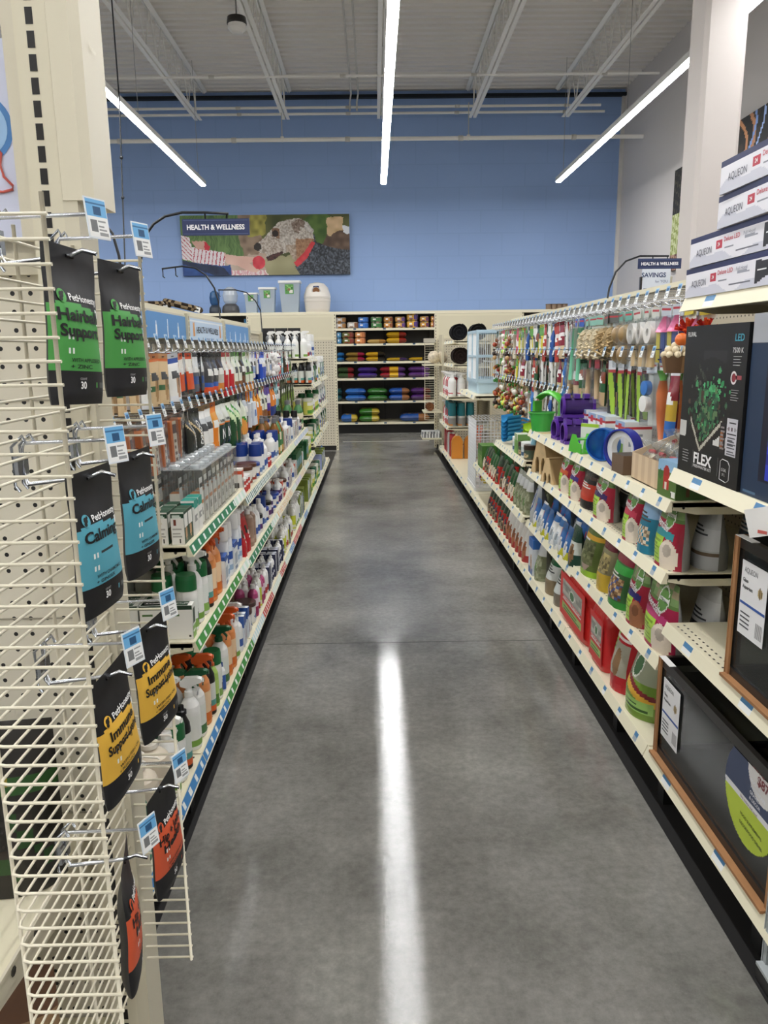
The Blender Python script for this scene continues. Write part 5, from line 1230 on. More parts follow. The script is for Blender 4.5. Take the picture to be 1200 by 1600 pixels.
def obx(t):
    b = MB(); b.box(-.03, .03, -.012, .03, -.185, -.02, 'cf6a2c', top='e0803c')
    b.sheet(lambda u, v: (-.03+.06*u, -.0128, -.185+.165*v), 8, 14, Art('d9d0bc').rect(.0, .0, .35, 1, 'd9742f').rect(.4, .7, .95, .95, '5a3f44').lines(.45, .1, .9, .6, 4, '6a4a34'), False)
    b.sheet(lambda u, v: (-.0306, .03-.042*u, -.185+.165*v), 8, 14, Art('d9742f').lines(.3, .05, .7, .9, 14, '8a4018'), False); b.build('carton', M_CARD, t)
    b = MB(); b.box(-.036, .036, -.02, .036, -.20, .0, 'eef0f2'); b.build('clear_sleeve', M_CLEAR, t)
def cos(t):
    a = Art('2a2d28').band(.0, .24, 'e3562c').rect(.3, .07, .85, .17, '3a4f9c').slant(.5, .56, .5, 'c9b48a').band(.9, 1, '202220')
    w, h = .12, .235
    def extra(t, pt):
        def fn(x, y): p = pt(min(.98, max(.02, .5+(y)/w)), min(.98, .56-x/h), -1); return (p[0], p[1]-.0015, p[2])
        b = MB(); b.text('COSEQ', .036, 'f2f2ee', lambda x, y: fn(-x if False else x, y), bold=.02, wid=.105); b.build('brand_print', M_MATTE, t)
    pouch(w, h, .06, a, '26282a', nu=24, nv=34, hang=True, extra=extra)(t)
def ngr(t):
    a = Art('1f3a30').band(.5, 1, 'dfe3d9').band(.46, .5, 'e0803a').disc(.5, .26, .2, '2a4a5a', .9).band(.9, .96, '6aa04a')
    w, h = .115, .22
    def extra(t, pt):
        def fn(x, y): p = pt(.5+x/w, .26+y/h, -1); return (p[0], p[1]-.0015, p[2])
        def fn2(x, y): p = pt(.5+x/w, .56+y/h, -1); return (p[0], p[1]-.0015, p[2])
        b = MB(); b.text('N', .07, 'f4f4f2', fn, bold=.02); b.text('VIFLEX', .02, '2a3a44', fn2, bold=.02, wid=.08); b.build('brand_print', M_MATTE, t)
    pouch(w, h, .06, a, '2a4438', nu=20, nv=30, hang=True, extra=extra)(t)
def cbx(t):
    b = MB(); b.bbox(-.045, .045, -.02, .03, -.22, -.075, 'e4e9ee', .003); b.box(-.045, .045, -.0206, -.02, -.17, -.12, 'dfe6ee'); b.box(-.02, .022, -.0212, -.0206, -.165, -.125, '3f6ab4'); b.build('carton', M_CARD, t)
    b = MB(); b.box(-.035, .035, -.001, .001, -.075, .0, 'dfe8ee'); b.box(-.03, .02, -.0018, -.001, -.05, -.01, '3a6ab8'); b.build('hang_header', M_CARD, t)
def plu(t):
    b = MB()
    for (x, z, r) in ((0, -.05, .045), (0, -.13, .04), (-.035, -.03, .02), (.035, -.03, .02), (-.04, -.09, .022), (.04, -.09, .022), (-.03, -.165, .022), (.03, -.165, .022)): b.ball((x, -.01, z), r, 'f2f0ee', 10, 7)
    b.build('plush_body', M_CLOTH, t)
    b = MB(); b.ball((-.015, -.052, -.045), .006, '4a3a6a', 6, 4); b.ball((.015, -.052, -.045), .006, '4a3a6a', 6, 4); b.box(-.03, .03, -.055, -.05, -.10, -.095, '6a3f8c'); b.build('face_marks', M_PLAS, t)
HK['obx'] = HK['obx'][:2]+(obx,); HK['cos'] = HK['cos'][:2]+(cos,); HK['ngr'] = HK['ngr'][:2]+(ngr,); HK['cbx'] = HK['cbx'][:2]+(cbx,); HK['plu'] = HK['plu'][:2]+(plu,)
def hang(rowname, side, ys, X, z, seq, deep=3, sp=.034, rz0=None, cat='hanging packet', dz=0):
    s = -1 if side < 0 else 1
    for i, (y, key) in enumerate(zip(ys, seq)):
        if key is None: continue
        nm, desc, fn = HK[key]
        for j in range(deep if isinstance(deep, int) else deep[i]):
            rr = ['front', 'second', 'third', 'fourth'][j]
            put(nm, ('h', key), fn, (X+s*j*sp, y+rnd.uniform(-.004, .004), z), (R(90) if side < 0 else R(-90))+rnd.uniform(-.16, .16), f'{desc}, {rowname}, {ordn(i)} from near end, {rr}', cat, f'{desc} stock', rx=rnd.uniform(-.05, .05), ry=rnd.uniform(-.06, .06))
s1 = ['tan']*6+['tan']*3+['wbt','tan','tan','wbt','orw','orw','blw','blw','dko','dko','dkb','rdw','rdw','wgn','wgn','brn','wgo','wgo','wbl','wbl','wsm','blu','blu','wbl','wsm','wbl','plu','plu','wbl','rdw','wsm','tl','brn','rdw','wbl','grs','grs','grs','grs','grs','grs','grs','grs','grs','grs','grs']
s2 = [None,None,'gbl',None,None,'gbl',None,'obx','obx','obx','obx','obx','obx','cos','cos','cow','cow','org','ngr','ngr','gwv','gwv','gsl','gsl','drd','cbx','cbx','org','org','wgn','wgn','ppl','ppl','obl','obl','tl','tl','wsm','grs','grs','grs','grs','grs','grs','grs','grs','grs','grs','grs']
d1 = [2]*10+[3]*14+[2]*30
hang('upper left hooks', -1, HL1, -.79, 1.497, s1, [2]*52, .05)
hang('lower left hooks', -1, HL2, -.79, 1.262, s2, [2]*52, .055)
# black boxed lamps hanging high before the far unit
def headlamp(t):
    b = MB(); b.box(-.06, .06, -.02, .02, -.30, 0, '19191b', top='2a2a2c'); b.build('carton', M_CARD, t)
    b = MB(); b.ball((0, -.02, -.10), .034, '9aa0a8', 12, 8, sy=.35); b.lathe([(.03, -.235), (.032, -.225)], 'a33a34', 10, c=(0, -.021, 0)); b.box(-.03, .03, -.0215, -.02, -.17, -.155, 'a33a34'); b.box(-.03, .03, -.0215, -.02, -.27, -.25, '5a5a5e'); b.build('picture_print', M_CARD, t)
for k in range(3):
    put('boxed_headlamp', 'headlamp', headlamp, (-.78-.125*k, 7.72, 1.72), R(5), f'tall black box with silver round picture hung high, {ORD[k]} from aisle', 'hanging box', 'black boxes hung high at the far left')
# ================================================================== right run, nearest unit
# long lamp boxes
def led_box(t):
    L_, h, w = 1.12, .082, .12          # local x runs along the box, front faces -y
    b = MB(); b.box(-L_/2, L_/2, -w/2, w/2, 0, h, 'eceaf0', top='27305c')
    ar = Art('ecebf2').band(.84, 1, '252c5a').band(.80, .84, 'd8466a')
    ar.o.append(lambda u, v: 'd2d3df' if v < .22+.16*math.sin(u*17)+.1*math.sin(u*41) else None)
    ar.band(.80, .84, 'd8466a').band(.84, 1, '252c5a')
    ar.rect(.155, .42, .185, .68, 'c23348').lines(.26, .16, .37, .34, 2, '6b6e7a').lines(.20, .36, .25, .44, 1, '8a8d98').lines(.30, .5, .36, .62, 2, '9a9ca8')
    ar.o.append(lambda u, v: '26262a' if (.385 < u < .455 and .78-.9*(u-.385)*1.2 > v > .10+max(0, (u-.395))*7*(1 if u > .395 else 0)*.55) else None)
    b.sheet(lambda u, v: (-L_/2+L_*u, -w/2-.0006, h*v), 150, 22, ar, False)
    b.build('carton', M_CARD, t)
    q = MB(); f = lambda cx, cz: (lambda x, y: (cx+x, -w/2-.0014, cz+y))
    q.text('AQUEON', .026, '4a4c5c', f(-L_/2+.095, h*.45), bold=.0, wid=.10)
    q.text('Deluxe LED', .017, 'c23348', f(-L_/2+.265, h*.66), bold=.01, wid=.09)
    q.text('Full Hood', .013, '9a9ca8', f(-L_/2+.36, h*.66), wid=.06); q.text('24', .014, 'ffffff', f(-L_/2+.19, h*.55), bold=.02)
    q.box(-L_/2+.445, -L_/2+.49, -w/2-.0012, -w/2-.0008, h*.46, h*.50, 'f4f4f4')
    q.build('lettering', M_CARD, t)
nm = ['lowest, on the shelf', 'second from the bottom', 'third from the bottom', 'topmost of the stack']
for k, (yf, x, dr) in enumerate(((2.405, 1.0, 0), (2.375, 1.0, .008), (2.19, .985, -.01), (2.17, .99, .015))):
    put('aquarium_lamp_box', 'led', led_box, (x+.005, yf-.56, 1.642+.0835*k), R(-90)+dr, 'long white aquarium lamp box with navy edge, '+nm[k], 'box', 'long lamp boxes on the top right shelf')
# FLEX tank carton
def flex(t):
    w, d, h = .405, .36, .44
    rr = random.Random(4)
    blobs = [(rr.gauss(.47, .13), rr.gauss(.42, .11), rr.uniform(.006, .03), rr.choice(['2f6b45', '3f8f5a', '254a33', '1f3a2a', '5c7a52', '4a3a30', '3a6a4a', '55b070' if i % 3 == 0 else '2a4a38'])) for i in range(230)]
    blobs += [(rr.gauss(.56, .07), rr.gauss(.57, .045), rr.uniform(.008, .025), rr.choice(['3fa064', '2f8a54', '4fb070'])) for i in range(60)]
    blobs += [(rr.gauss(.33, .05), rr.gauss(.66, .04), rr.uniform(.006, .02), rr.choice(['3c4038', '50564c', '2c302a'])) for i in range(30)]
    def art(u, v):
        # white chevron shapes at the left and right of the pictured tank
        zl = .22
        if v < .395:
            e1 = .315-(u-.10)*.42 if u < .5 else None
        if .225 < v < .37 and u < .115 and v < .36: return lin('c9c8c4') if v > .245+u*.1 else lin('131315')
        if .60 < u < .93 and .235 < v < .30 and v < .235+(u-.52)*.40: return lin('cfcecb') if u > .56 else lin('131315')
        a = abs((v-.185)-(u-.375)*.62); bq = abs((v-.185)+(u-.375)*1.05)
        if u > .375 and u < .72 and a < .014: return lin('b9b6a8')
        if u <= .375 and u > .19 and bq < .016: return lin('b9b6a8')
        if u > .375 and u < .74 and a < .03: return lin('2a1f1c')
        if u <= .375 and u > .15 and bq < .04: return lin('2a1f1c')
        if v > .2:
            for (x, z, r, c) in blobs:
                if (u-x)**2+((v-z)*1.1)**2 < r*r and (v-.185) > abs(u-.375)*.55: return lin(c)
        if .35 < u < .72 and .80-.2*abs(u-.5) < v < .835: return lin('26262a')
        return lin('121214')
    b = MB(); b.box(-w/2, w/2, -d/2, d/2, 0, h, '141416', top='1c1c1e')
    b.sheet(lambda u, v: (-w/2+w*u, -d/2-.0006, h*v), 84, 92, art, False); b.build('carton', M_CARD, t)
    q = MB(); f = lambda u, v: (lambda x, y: (-w/2+w*u+x, -d/2-.0016, h*v+y))
    q.text('FLUVAL', .018, 'e9e9e9', f(.12, .945), bold=.03, wid=.062)
    q.text('LED', .026, '4aa0b8', f(.885, .915), bold=.02, wid=.052); q.text('7500 K', .019, 'e4e4e4', f(.875, .84), bold=.0, wid=.062)
    q.text('FLEX', .044, 'f0f0f0', f(.45, .125), bold=.03, wid=.125); q.text('FRESHWATER KIT', .012, 'e0e0e0', f(.45, .07), bold=.01, wid=.125)
    q.text('15 GAL', .012, 'e0e0e0', f(.80, .105), bold=.01, wid=.03); q.text('57 L', .010, 'e0e0e0', f(.80, .075))
    for i in range(5): q.box(-w/2+.035, -w/2+.075+.006*(i % 2), -d/2-.0014, -d/2-.001, h*(.155-.019*i), h*(.158-.019*i), 'c9c9c9')
    for i in range(4): q.box(w/2-.075, w/2-.03-.006*(i % 2), -d/2-.0014, -d/2-.001, h*(.80-.017*i), h*(.803-.017*i), 'c9c9c9')
    for i in range(5): q.box(w/2-.075, w/2-.03-.006*(i % 3), -d/2-.0014, -d/2-.001, h*(.60-.015*i), h*(.603-.015*i), 'b0b0b0')
    # outline of a tank, bottom right
    P = [(.74, .04), (.74, .155), (.77, .17), (.85, .165), (.88, .14), (.88, .05), (.84, .03), (.74, .04)]
    for a, c in zip(P, P[1:]): q.tube([(-w/2+w*a[0], -d/2-.0012, h*a[1]), (-w/2+w*c[0], -d/2-.0012, h*c[1])], .0008, 'd9d9d9', 4)
    for u in (.275, .70): q.box(-w/2+w*u, -w/2+w*u+.001, -d/2-.0014, -d/2-.001, h*.05, h*.17, '8a8a8a')
    # red key-shaped badge
    q.lathe([(.018, 0), (.012, 0)], 'd9d2d2', 16, M=Matrix.Translation((-w/2+w*.84, -d/2-.0014, h*.675)) @ Matrix.Rotation(R(90), 4, 'X'))
    q.box(-w/2+w*.86, -w/2+w*.95, -d/2-.0014, -d/2-.001, h*.665, h*.69, 'a04a52'); q.lathe([(.011, 0), (0, 0)], '8a2a34', 12, M=Matrix.Translation((-w/2+w*.84, -d/2-.0012, h*.675)) @ Matrix.Rotation(R(90), 4, 'X'))
    q.build('lettering', M_CARD, t)
    s_ = MB(); u0, u1, v0, v1 = .80, .955, .20, .43
    s_.sheet(lambda u, v: (-w/2+w*(u0+(u1-u0)*u), -d/2-.002, h*(v0+(v1-v0)*v)), 14, 30, Art('c6c5cc').lines(.12, .05, .9, .52, 9, '55555c').lines(.2, .86, .85, .94, 1, '3a3a40').disc(.2, .72, .1, '8a7a7c', 1.6).disc(.5, .72, .1, '6a5a60', 1.6).disc(.8, .72, .1, '9a9aa0', 1.6).lines(.1, .56, .9, .62, 1, '2a2a30'), False)
    s_.sheet(lambda u, v: (-w/2+w*(.70+.085*u), -d/2-.0016, h*(.205+.19*v)), 8, 16, Art('221c20').bars(.15, .1, .85, .7, 2, 'b0622a').lines(.1, .1, .9, .95, 7, '8a8484'), False)
    s_.build('sticker', M_CARD, t)
put('aquarium_carton', 'flex', flex, (.958+.18, 2.205, 1.119), R(-90), 'tall black aquarium kit carton with green plants and white lettering', 'box')
def navybox(t):
    w, d, h = .40, .36, .46
    ar = Art('1d3350').band(.84, 1, 'bfc3cc').rect(.22, .10, 1, .80, '0c0f2a').speck(.3, .45, 1, .78, ['1a5a7a', '2a8aa0', '14304a', '2456b0', '0e2a4a'], 26, 2).speck(.3, .3, 1, .5, ['3a2f8a', 'a03a6a', '2a3aa0', '1a7a6a'], 22, 5).speck(.3, .12, 1, .3, ['2430a8', '1c2690', '2c3cc0'], 14, 7).lines(.03, .02, .2, .06, 2, '4a6a8a')
    b = MB(); b.box(-w/2, w/2, -d/2, d/2, 0, h, '1b2f4a', top='223a58'); b.sheet(lambda u, v: (-w/2+w*u, -d/2-.0006, h*v), 60, 70, ar, False)
    b.sheet(lambda u, v: (-w/2-.0006, d/2-d*u, h*v), 8, 8, Art('203854').band(.84, 1, 'c4c8d0'), False); b.build('carton', M_CARD, t)
put('aquarium_carton', 'navybox', navybox, (.965+.18, 1.795, 1.119), R(-90), 'navy aquarium carton with glowing blue tank picture, right frame edge', 'box')
for k, (c, nm) in enumerate((('b9b04a', 'olive yellow'), ('d4cf6a', 'pale yellow'), ('c9a09a', 'pinkish'))):
    put('tall_carton', ('yc', k), carton(.15, .08, .475, Art(c).rect(.1, .8, .9, .95, 'e6dfc0'), c, c), (1.40, 2.33-.165*k, 1.119), R(-90), f'{nm} carton top peeping over the black aquarium carton', 'box')
# aquariums
def tank(L_, w, h, trimc='1c1917', strip='a5764c', label=True, silver=False):
    def f(t):
        b = MB(); th = .005
        b.box(-L_/2, L_/2, -w/2, -w/2+th, .012, h-.01, 'c2c6c6'); b.box(-L_/2, L_/2, w/2-th, w/2, .012, h-.01, 'c2c6c6')
        b.box(-L_/2, -L_/2+th, -w/2, w/2, .012, h-.01, 'c2c6c6'); b.box(L_/2-th, L_/2, -w/2, w/2, .012, h-.01, 'c2c6c6'); b.build('glass_wall', M_GLASS, t)
        b = MB()
        for z0, z1 in ((0, .03), (h-.03, h)):
            b.box(-L_/2-.004, L_/2+.004, -w/2-.004, -w/2+.012, z0, z1, trimc); b.box(-L_/2-.004, L_/2+.004, w/2-.012, w/2+.004, z0, z1, trimc)
            b.box(-L_/2-.004, -L_/2+.012, -w/2, w/2, z0, z1, trimc); b.box(L_/2-.012, L_/2+.004, -w/2, w/2, z0, z1, trimc)
        b.box(-L_/2, L_/2, -w/2, w/2, .0, .012, '2c2620'); b.build('rim', M_PLAS, t)
        b = MB(); s = 'aab0b2' if silver else strip
        for sx in (-1, 1): b.box(sx*L_/2-(.014 if sx > 0 else .0)-.0, sx*L_/2+(.0 if sx > 0 else .014), -w/2-.010, -w/2-.004, 0, h, s)
        for sx in (-1, 1): b.box(sx*(L_/2+.006)-.002, sx*(L_/2+.006)+.002, -w/2-.010, -w/2+.03, 0, h, s)
        b.box(-L_/2, L_/2, -w/2-.026, -w/2-.005, .0, .008, s); b.build('edge_guard', M_WOOD if not silver else M_PLAS, t)
        if label:
            b = MB(); W_, H_ = .135, .20
            b.box(-L_/2+.04, -L_/2+.04+W_, -w/2-.0062, -w/2-.005, h-.055-H_, h-.055, 'eeeef0')
            f_ = lambda cx, cz: (lambda x, y: (-L_/2+.04+cx+x, -w/2-.0068, h-.055-H_+cz+y))
            b.text('AQUEON', .02, '5a5c62', f_(.05, .178), wid=.07); b.text('Glass', .014, '2a2c30', f_(.025, .150), bold=.02); b.text('Aquarium', .014, '2a2c30', f_(.038, .132), bold=.02, wid=.055)
            b.box(-L_/2+.043, -L_/2+.04+W_, -w/2-.0068, -w/2-.0064, h-.055-H_+.083, h-.055-H_+.09, '2f55a0')
            for i in range(4): b.box(-L_/2+.05, -L_/2+.10, -w/2-.0068, -w/2-.0064, h-.055-H_+.058-.012*i, h-.055-H_+.062-.012*i, '4a4c52')
            b.sheet(lambda u, v: (-L_/2+.04+.095+.035*u, -w/2-.0068, h-.055-H_+.015+.04*v), 16, 3, Art('eeeef0').bars(0, 0, 1, 1, 8, '2a2a2c'), False)
            b.sheet(lambda u, v: (-L_/2+.04+.085+.04*u, -w/2-.0068, h-.055-H_+.115+.04*v), 10, 10, Art('eeeef0').disc(.5, .5, .35, 'b09a6a').rect(.45, .1, .55, .9, '4a3a2a').rect(.6, .3, .7, .7, '3a2c20'), False)
            b.build('price_label', M_CARD, t)
        b = MB(); b.box(-L_/2+.0, -L_/2+.09, -w/2-.012, -w/2+.01, h+.001, h+.0025, 'e6e6e4'); b.build('paper_tab', M_PAPER, t)
    return f
put('aquarium', 'tank1', tank(.77, .38, .345), (.94+.19, 1.995, .152), R(-90), 'large empty glass aquarium with black rim on the right base shelf', 'aquarium')
put('aquarium', 'tank2', tank(.50, .38, .40, label=True), (.975+.19, 1.745, .602), R(-90), 'glass aquarium with brown edge strips on the perforated shelf', 'aquarium')
put('aquarium', 'tank3', tank(.44, .38, .42, silver=True, label=False), (.925+.19, 1.36, .04), R(-90), 'grey edged glass aquarium low at the right frame edge', 'aquarium')
b = MB(); b.box(.90, 1.36, 1.13, 1.58, .0, .038, '1a1a1a'); tag(b.build('aquarium_plinth', M_BLACK), 'low black plinth under the grey edged aquarium', 'plinth')
# round promotional decal on the front glass of the large aquarium
c = atX(1166, 1248, .93)
tk = PROTO['tank1']; lx = 1.995-c[1]; lz = c[2]-.152; yf = -.19-.0018
a = Art('3a4664').band(-1, .45, 'b9cf42').band(.40, .46, 'e4e4e8').disc(.72, .86, .30, 'dcdad8', 1.0)
b = MB(); r = .135; N_ = 84
def dq(u, v): return (lx+(u-.5)*2*r, yf, lz+(v-.5)*2*r)
for i in range(N_):
    for k in range(N_):
        u, v = (i+.5)/N_, (k+.5)/N_
        if (u-.5)**2+(v-.5)**2 < .25 and lz+(v-.5)*2*r < .31:
            b.add([dq(i/N_, k/N_), dq((i+1)/N_, k/N_), dq((i+1)/N_, (k+1)/N_), dq(i/N_, (k+1)/N_)], [(0, 1, 2, 3)], a(u, v))
b.build('promo_decal', M_CARD, tk)
q = MB()
def dt(u, v): return lambda x, y: (lx+(u-.5)*2*r+x, yf-.0008, lz+(v-.5)*2*r+y-x*.05)
q.text('Save', .034, '7c3f42', dt(.62, .88), bold=.03); q.text('$87.00', .034, '7c3f42', dt(.80, .76), bold=.03, wid=.10)
for i, s_ in enumerate(('FOOD &', 'WATERCARE', 'GRAVEL', '& DECOR')): q.text(s_, .013, 'e4e6ec', dt(.50, .70-.06*i), bold=.02, cx=False)
for i, s_ in enumerate(('FOOD SUPPLEMENTS', 'DECOR/FOOD DISHES')): q.text(s_, .012, '46561f', dt(.36, .27-.09*i), bold=.02, cx=False)
q.text('Buy online and save!', .011, '6a3a3c', dt(.5, .43)); q.build('decal_print', M_CARD, tk)
# white shelf talker card
c = atX(1190, 815, .925)
t = thing('shelf_talker', 'white shelf card with red mark poking out at right edge', 'price card', (.93, c[1], c[2]), R(-60))
b = MB(); b.box(-.045, .045, -.001, .001, -.035, .035, 'e9e8e6', M=Matrix.Rotation(R(-18), 4, 'Y')); b.build('card', M_PAPER, t)
b = MB(); b.lathe([(.017, -.0012), (0, -.0012)], 'c9605a', 14, M=Matrix.Rotation(R(90), 4, 'X')); b.box(-.012, .012, -.0022, -.0018, -.030, -.022, 'c9605a'); b.build('print', M_PAPER, t)
# ------------------------------------------------------------------ placing by the stretch of shelf edge a thing covers
def span(a, c, X): y0 = Yat(a, X); y1 = Yat(c, X); return min(y0, y1), max(y0, y1)
def setpx(name, label, cat, a, c, X, z, fn, group=None, dx=0, rot=0, key=None):
    y0, y1 = span(a, c, X); w = (y1-y0)
    return put(name, key or ('px', label), fn(w*.96), (X+dx, (y0+y1)/2, z+.001), R(-90)+rot, label, cat, group)
RXF = .955
def ess(band, col='a3213a', title='Essentials', animal='e9dccb', green='a8d24a', script=True, h=.245, d=.10, back='b9babc'):
    def g(w):
        a = Art('5f7f46').band(.0, .66, col).speck(.0, .7, 1, 1, ['6a8a50', '55753f', '7b9a62', '9a8f72'], 7, 3)
        a.o.append(lambda u, v: band if .43-.05*(u-.5)**2*4 < v < .53-.05*(u-.5)**2*4 and u < .88 else None)
        a.rect(.08, .06, .66, .43, green).lines(.14, .1, .6, .40, 6, shade(green, .5)).disc(.78, .16, .20, animal, .8).disc(.80, .26, .09, shade(animal, .6), 1)
        a.disc(.68, .73, .155, 'e9ece4', .8).disc(.68, .73, .135, '6a9a52', .8).rect(.54, .70, .82, .765, 'f0f2ee')
        def extra(t, pt):
            fn = lambda u, v: (lambda x, y: (lambda p: (p[0], p[1]-.002, p[2]))(pt(min(.99, u+x/w), v+(y-x*.18)/h, -1)))
            b = MB(); b.text(title, .034, 'f2eff0', fn(.42, .60), bold=.02, wid=w*.62); b.text('OXBOW', .012, '3c6a3a', fn(.68, .73), bold=.02, wid=w*.24); b.build('lettering', M_CARD, t)
        return pouch(w, h, d, a, back, nu=44, nv=58, extra=extra, wavy=.3)
    return g
def bag(colbands, bg, h, d, photo=None, back='8a8a86', m=None, speck=None, hang=False, waist=0):
    def g(w):
        a = SA(bg, *colbands, photo=photo)
        if speck: a.speck(.12, speck[0], .88, speck[1], speck[2], 14, 3)
        return pouch(w, h, d, a, back, nu=30, nv=38, m=m, waist=waist)
    return g
ZM, ZU, ZD = .768, 1.01, .465
es = 'essentials food bags on the right run'
setpx('small_animal_food_bag', 'red food bag with teal band, front end of the middle right shelf', 'food bag', 1046, 1014, RXF, ZM, ess('3a9aa4'), dx=.05)
setpx('small_animal_food_bag', 'sky blue food bag with pebbles between two red bags', 'food bag', 1012, 990, RXF, ZM, bag([(.0, .55, '2a7f9c')], '8fb4d8', .235, .10, speck=(.12, .42, ['c9b89a', '8a7a64', 'e0d4c0', '2a7f9c'])), dx=.05)
setpx('small_animal_food_bag', 'red food bag with pink band beside the sky blue bag', 'food bag', 988, 966, RXF, ZM, ess('c9405a', h=.235), dx=.05)
setpx('small_animal_food_bag', 'grey backed clear food bag behind the teal banded bag', 'food bag', 1046, 1020, RXF, ZM, bag([(.2, .26, '6a5a48'), (.3, .6, 'c4c6c8')], 'b4b6b8', .23, .11), dx=.17)
setpx('small_animal_food_bag', 'dark blue food bag standing deep on the middle right shelf', 'food bag', 1046, 1016, RXF, ZM, bag([(.15, .4, '8a9aa8')], '1f3f5c', .235, .10, back='1c3650'), dx=.33)
setpx('small_animal_food_bag', 'red food bag with purple band, before the empty gap', 'food bag', 943, 920, RXF, ZM, ess('3f2a6a', h=.225), dx=.05)
setpx('small_animal_food_bag', 'grey dome topped food bag behind purple banded bag', 'food bag', 943, 918, RXF, ZM, bag([(.14, .24, '3a3a3c'), (.5, .75, '1d1d1f')], '5c5f62', .215, .12, back='4f5255'), dx=.17)
setpx('small_animal_food_bag', 'black and orange-red glossy food bag leaning beside wooden houses', 'food bag', 918, 900, RXF, ZM, bag([(.2, .6, 'c4402e'), (.7, .8, '4a3a36')], '232022', .19, .09), dx=.05)
setpx('small_animal_food_bag', 'red food bag with violet band on the middle right shelf', 'food bag', 898, 884, RXF, ZM, ess('4a3a8c', h=.225), dx=.05)
setpx('small_animal_food_bag', 'red food bag with orange band next to wooden houses', 'food bag', 882, 869, RXF, ZM, ess('d9603a', h=.225), dx=.05)
# lower middle shelf
setpx('small_animal_food_bag', 'crimson food bag with pink band, second right shelf near end', 'food bag', 1046, 1004, RXF, ZD, ess('c4407a', col='a3244a', h=.25), dx=.05)
setpx('small_animal_food_bag', 'crimson food bag with indigo band, second right shelf', 'food bag', 1002, 978, RXF, ZD, ess('2f2f74', col='a3213a', animal='a06a4a', h=.25), dx=.05)
setpx('small_animal_food_bag', 'grey backed bag behind the pink banded bag', 'food bag', 1046, 1018, RXF, ZD, bag([(.2, .45, '2c2c2e'), (.5, .8, 'd0d2d4')], 'bfc1c3', .24, .12, back='c0c2c4'), dx=.19)
setpx('small_animal_food_bag', 'white peaked bag standing deep behind on second right shelf', 'food bag', 1040, 1012, RXF, ZD, bag([(.2, .45, '1f1f21')], 'c9cbcc', .25, .12, back='a33a3a'), dx=.36)
setpx('small_animal_food_bag', 'round green food bag with rabbit mix window', 'food bag', 975, 950, RXF, ZD, bag([(.62, .8, '3fae4a'), (.0, .14, '3a8f3a'), (.82, 1, '8c2a3a')], '3c6a3a', .22, .13, speck=(.16, .56, ['8a6a4a', 'c9a87a', '4a5a8a', '6a4a34'])), dx=.06)
setpx('small_animal_food_bag', 'yellow and clear seed bag with white lines', 'food bag', 948, 930, RXF, ZD, bag([(.0, .35, 'c9a83a'), (.8, .95, '6a2a34')], '8a8464', .23, .11, speck=(.36, .7, ['a89a6a', 'c9b87a', '7a7050'])), dx=.06)
setpx('small_animal_food_bag', 'red white and blue bag behind the green rabbit bag', 'food bag', 972, 952, RXF, ZD, bag([(.4, .7, '8c2a34')], '3a5a8c', .25, .1), dx=.19)
setpx('hay_bag', 'tall olive green hay bag on the second right shelf', 'hay bag', 926, 905, RXF, ZD, bag([(.62, .7, 'd9a83a'), (.0, .1, '9ac43a')], '5f7238', .27, .14, photo='b09a8a', speck=(.2, .6, ['6a6f4a', '7a7f58', '565c3c']), back='6a6a48'), dx=.07)
# base shelf, nearest
def haybale(bg, h, d, face, photo='c9b8a0', lime='9fc06a'):
    def g(w):
        a = Art(bg).rect(.1, .5, .9, .86, '9a9c94').speck(.1, .55, .9, .86, ['a9aaa0', '8a8c84', 'bfbfb4'], 9, 4).disc(.5, .66, .11, 'e9ece4', 1).disc(.5, .66, .09, '4f7a52', 1).rect(.1, .16, .9, .34, lime).lines(.16, .19, .84, .31, 2, '4a6a34').lines(.12, .4, .88, .48, 1, 'e9dcd8')
        def f(t):
            def pt(u, v, n):
                an = 2*math.pi*u; e = .34
                x = math.copysign(abs(math.cos(an))**e, math.cos(an))*w/2; y = math.copysign(abs(math.sin(an))**e, math.sin(an))*d/2
                k = 1-.14*max(0, (v-.8)/.2)**2-.05*max(0, (.1-v)/.1)
                return (x*k, y*k, h*v*(1-.0*u)+(.006*math.sin(u*40) if v > .85 else 0))
            b = MB(); b.sheet(lambda u, v: pt(u, v, 0), 40, 14, bg)
            vs = [pt(i/40, 1, 0) for i in range(40)]+[(0, 0, h*1.02)]; b.add(vs, [(i, (i+1) % 40, 40) for i in range(40)], bg, True)
            vs = [pt(i/40, 0, 0) for i in range(40)]; b.add(vs, [tuple(range(40))[::-1]], bg); b.build('bag_body', mat('crinkled_film', .28, bump=.8, bscale=22), t)
            q = MB(); q.sheet(lambda u, v: (-w*.43+w*.86*u, -d/2-.0015-.006*math.sin(math.pi*u)*0, h*(.08+.8*v)), 60, 60, a)
            fx = lambda uz: (lambda x, y: (x, -d/2-.0028, h*uz+y))
            q.text(face, .02, 'f2eeec', fx(.45), bold=.02, wid=w*.6); q.build('front_print', M_CARD, t)
        return f
    return g
setpx('hay_carton', 'lime and green hay box at the near end of base shelf', 'hay box', 1014, 978, RXF-.02, .15, lambda w: pouch(w, .30, .19, Art('6f8f34').band(.85, 1, 'b4cc3c').rect(.05, .45, .95, .82, '9aa088').disc(.5, .62, .16, 'e4e8dc', 1).disc(.5, .62, .13, '4f7a52', 1).slant(.30, .38, .25, 'd9a83a').slant(.38, .44, .25, '7a2a2c').rect(.05, .08, .95, .24, '9ac46a').lines(.1, .1, .9, .22, 2, '3a5a2a'), '8aa83c', nu=44, nv=60), dx=.10)
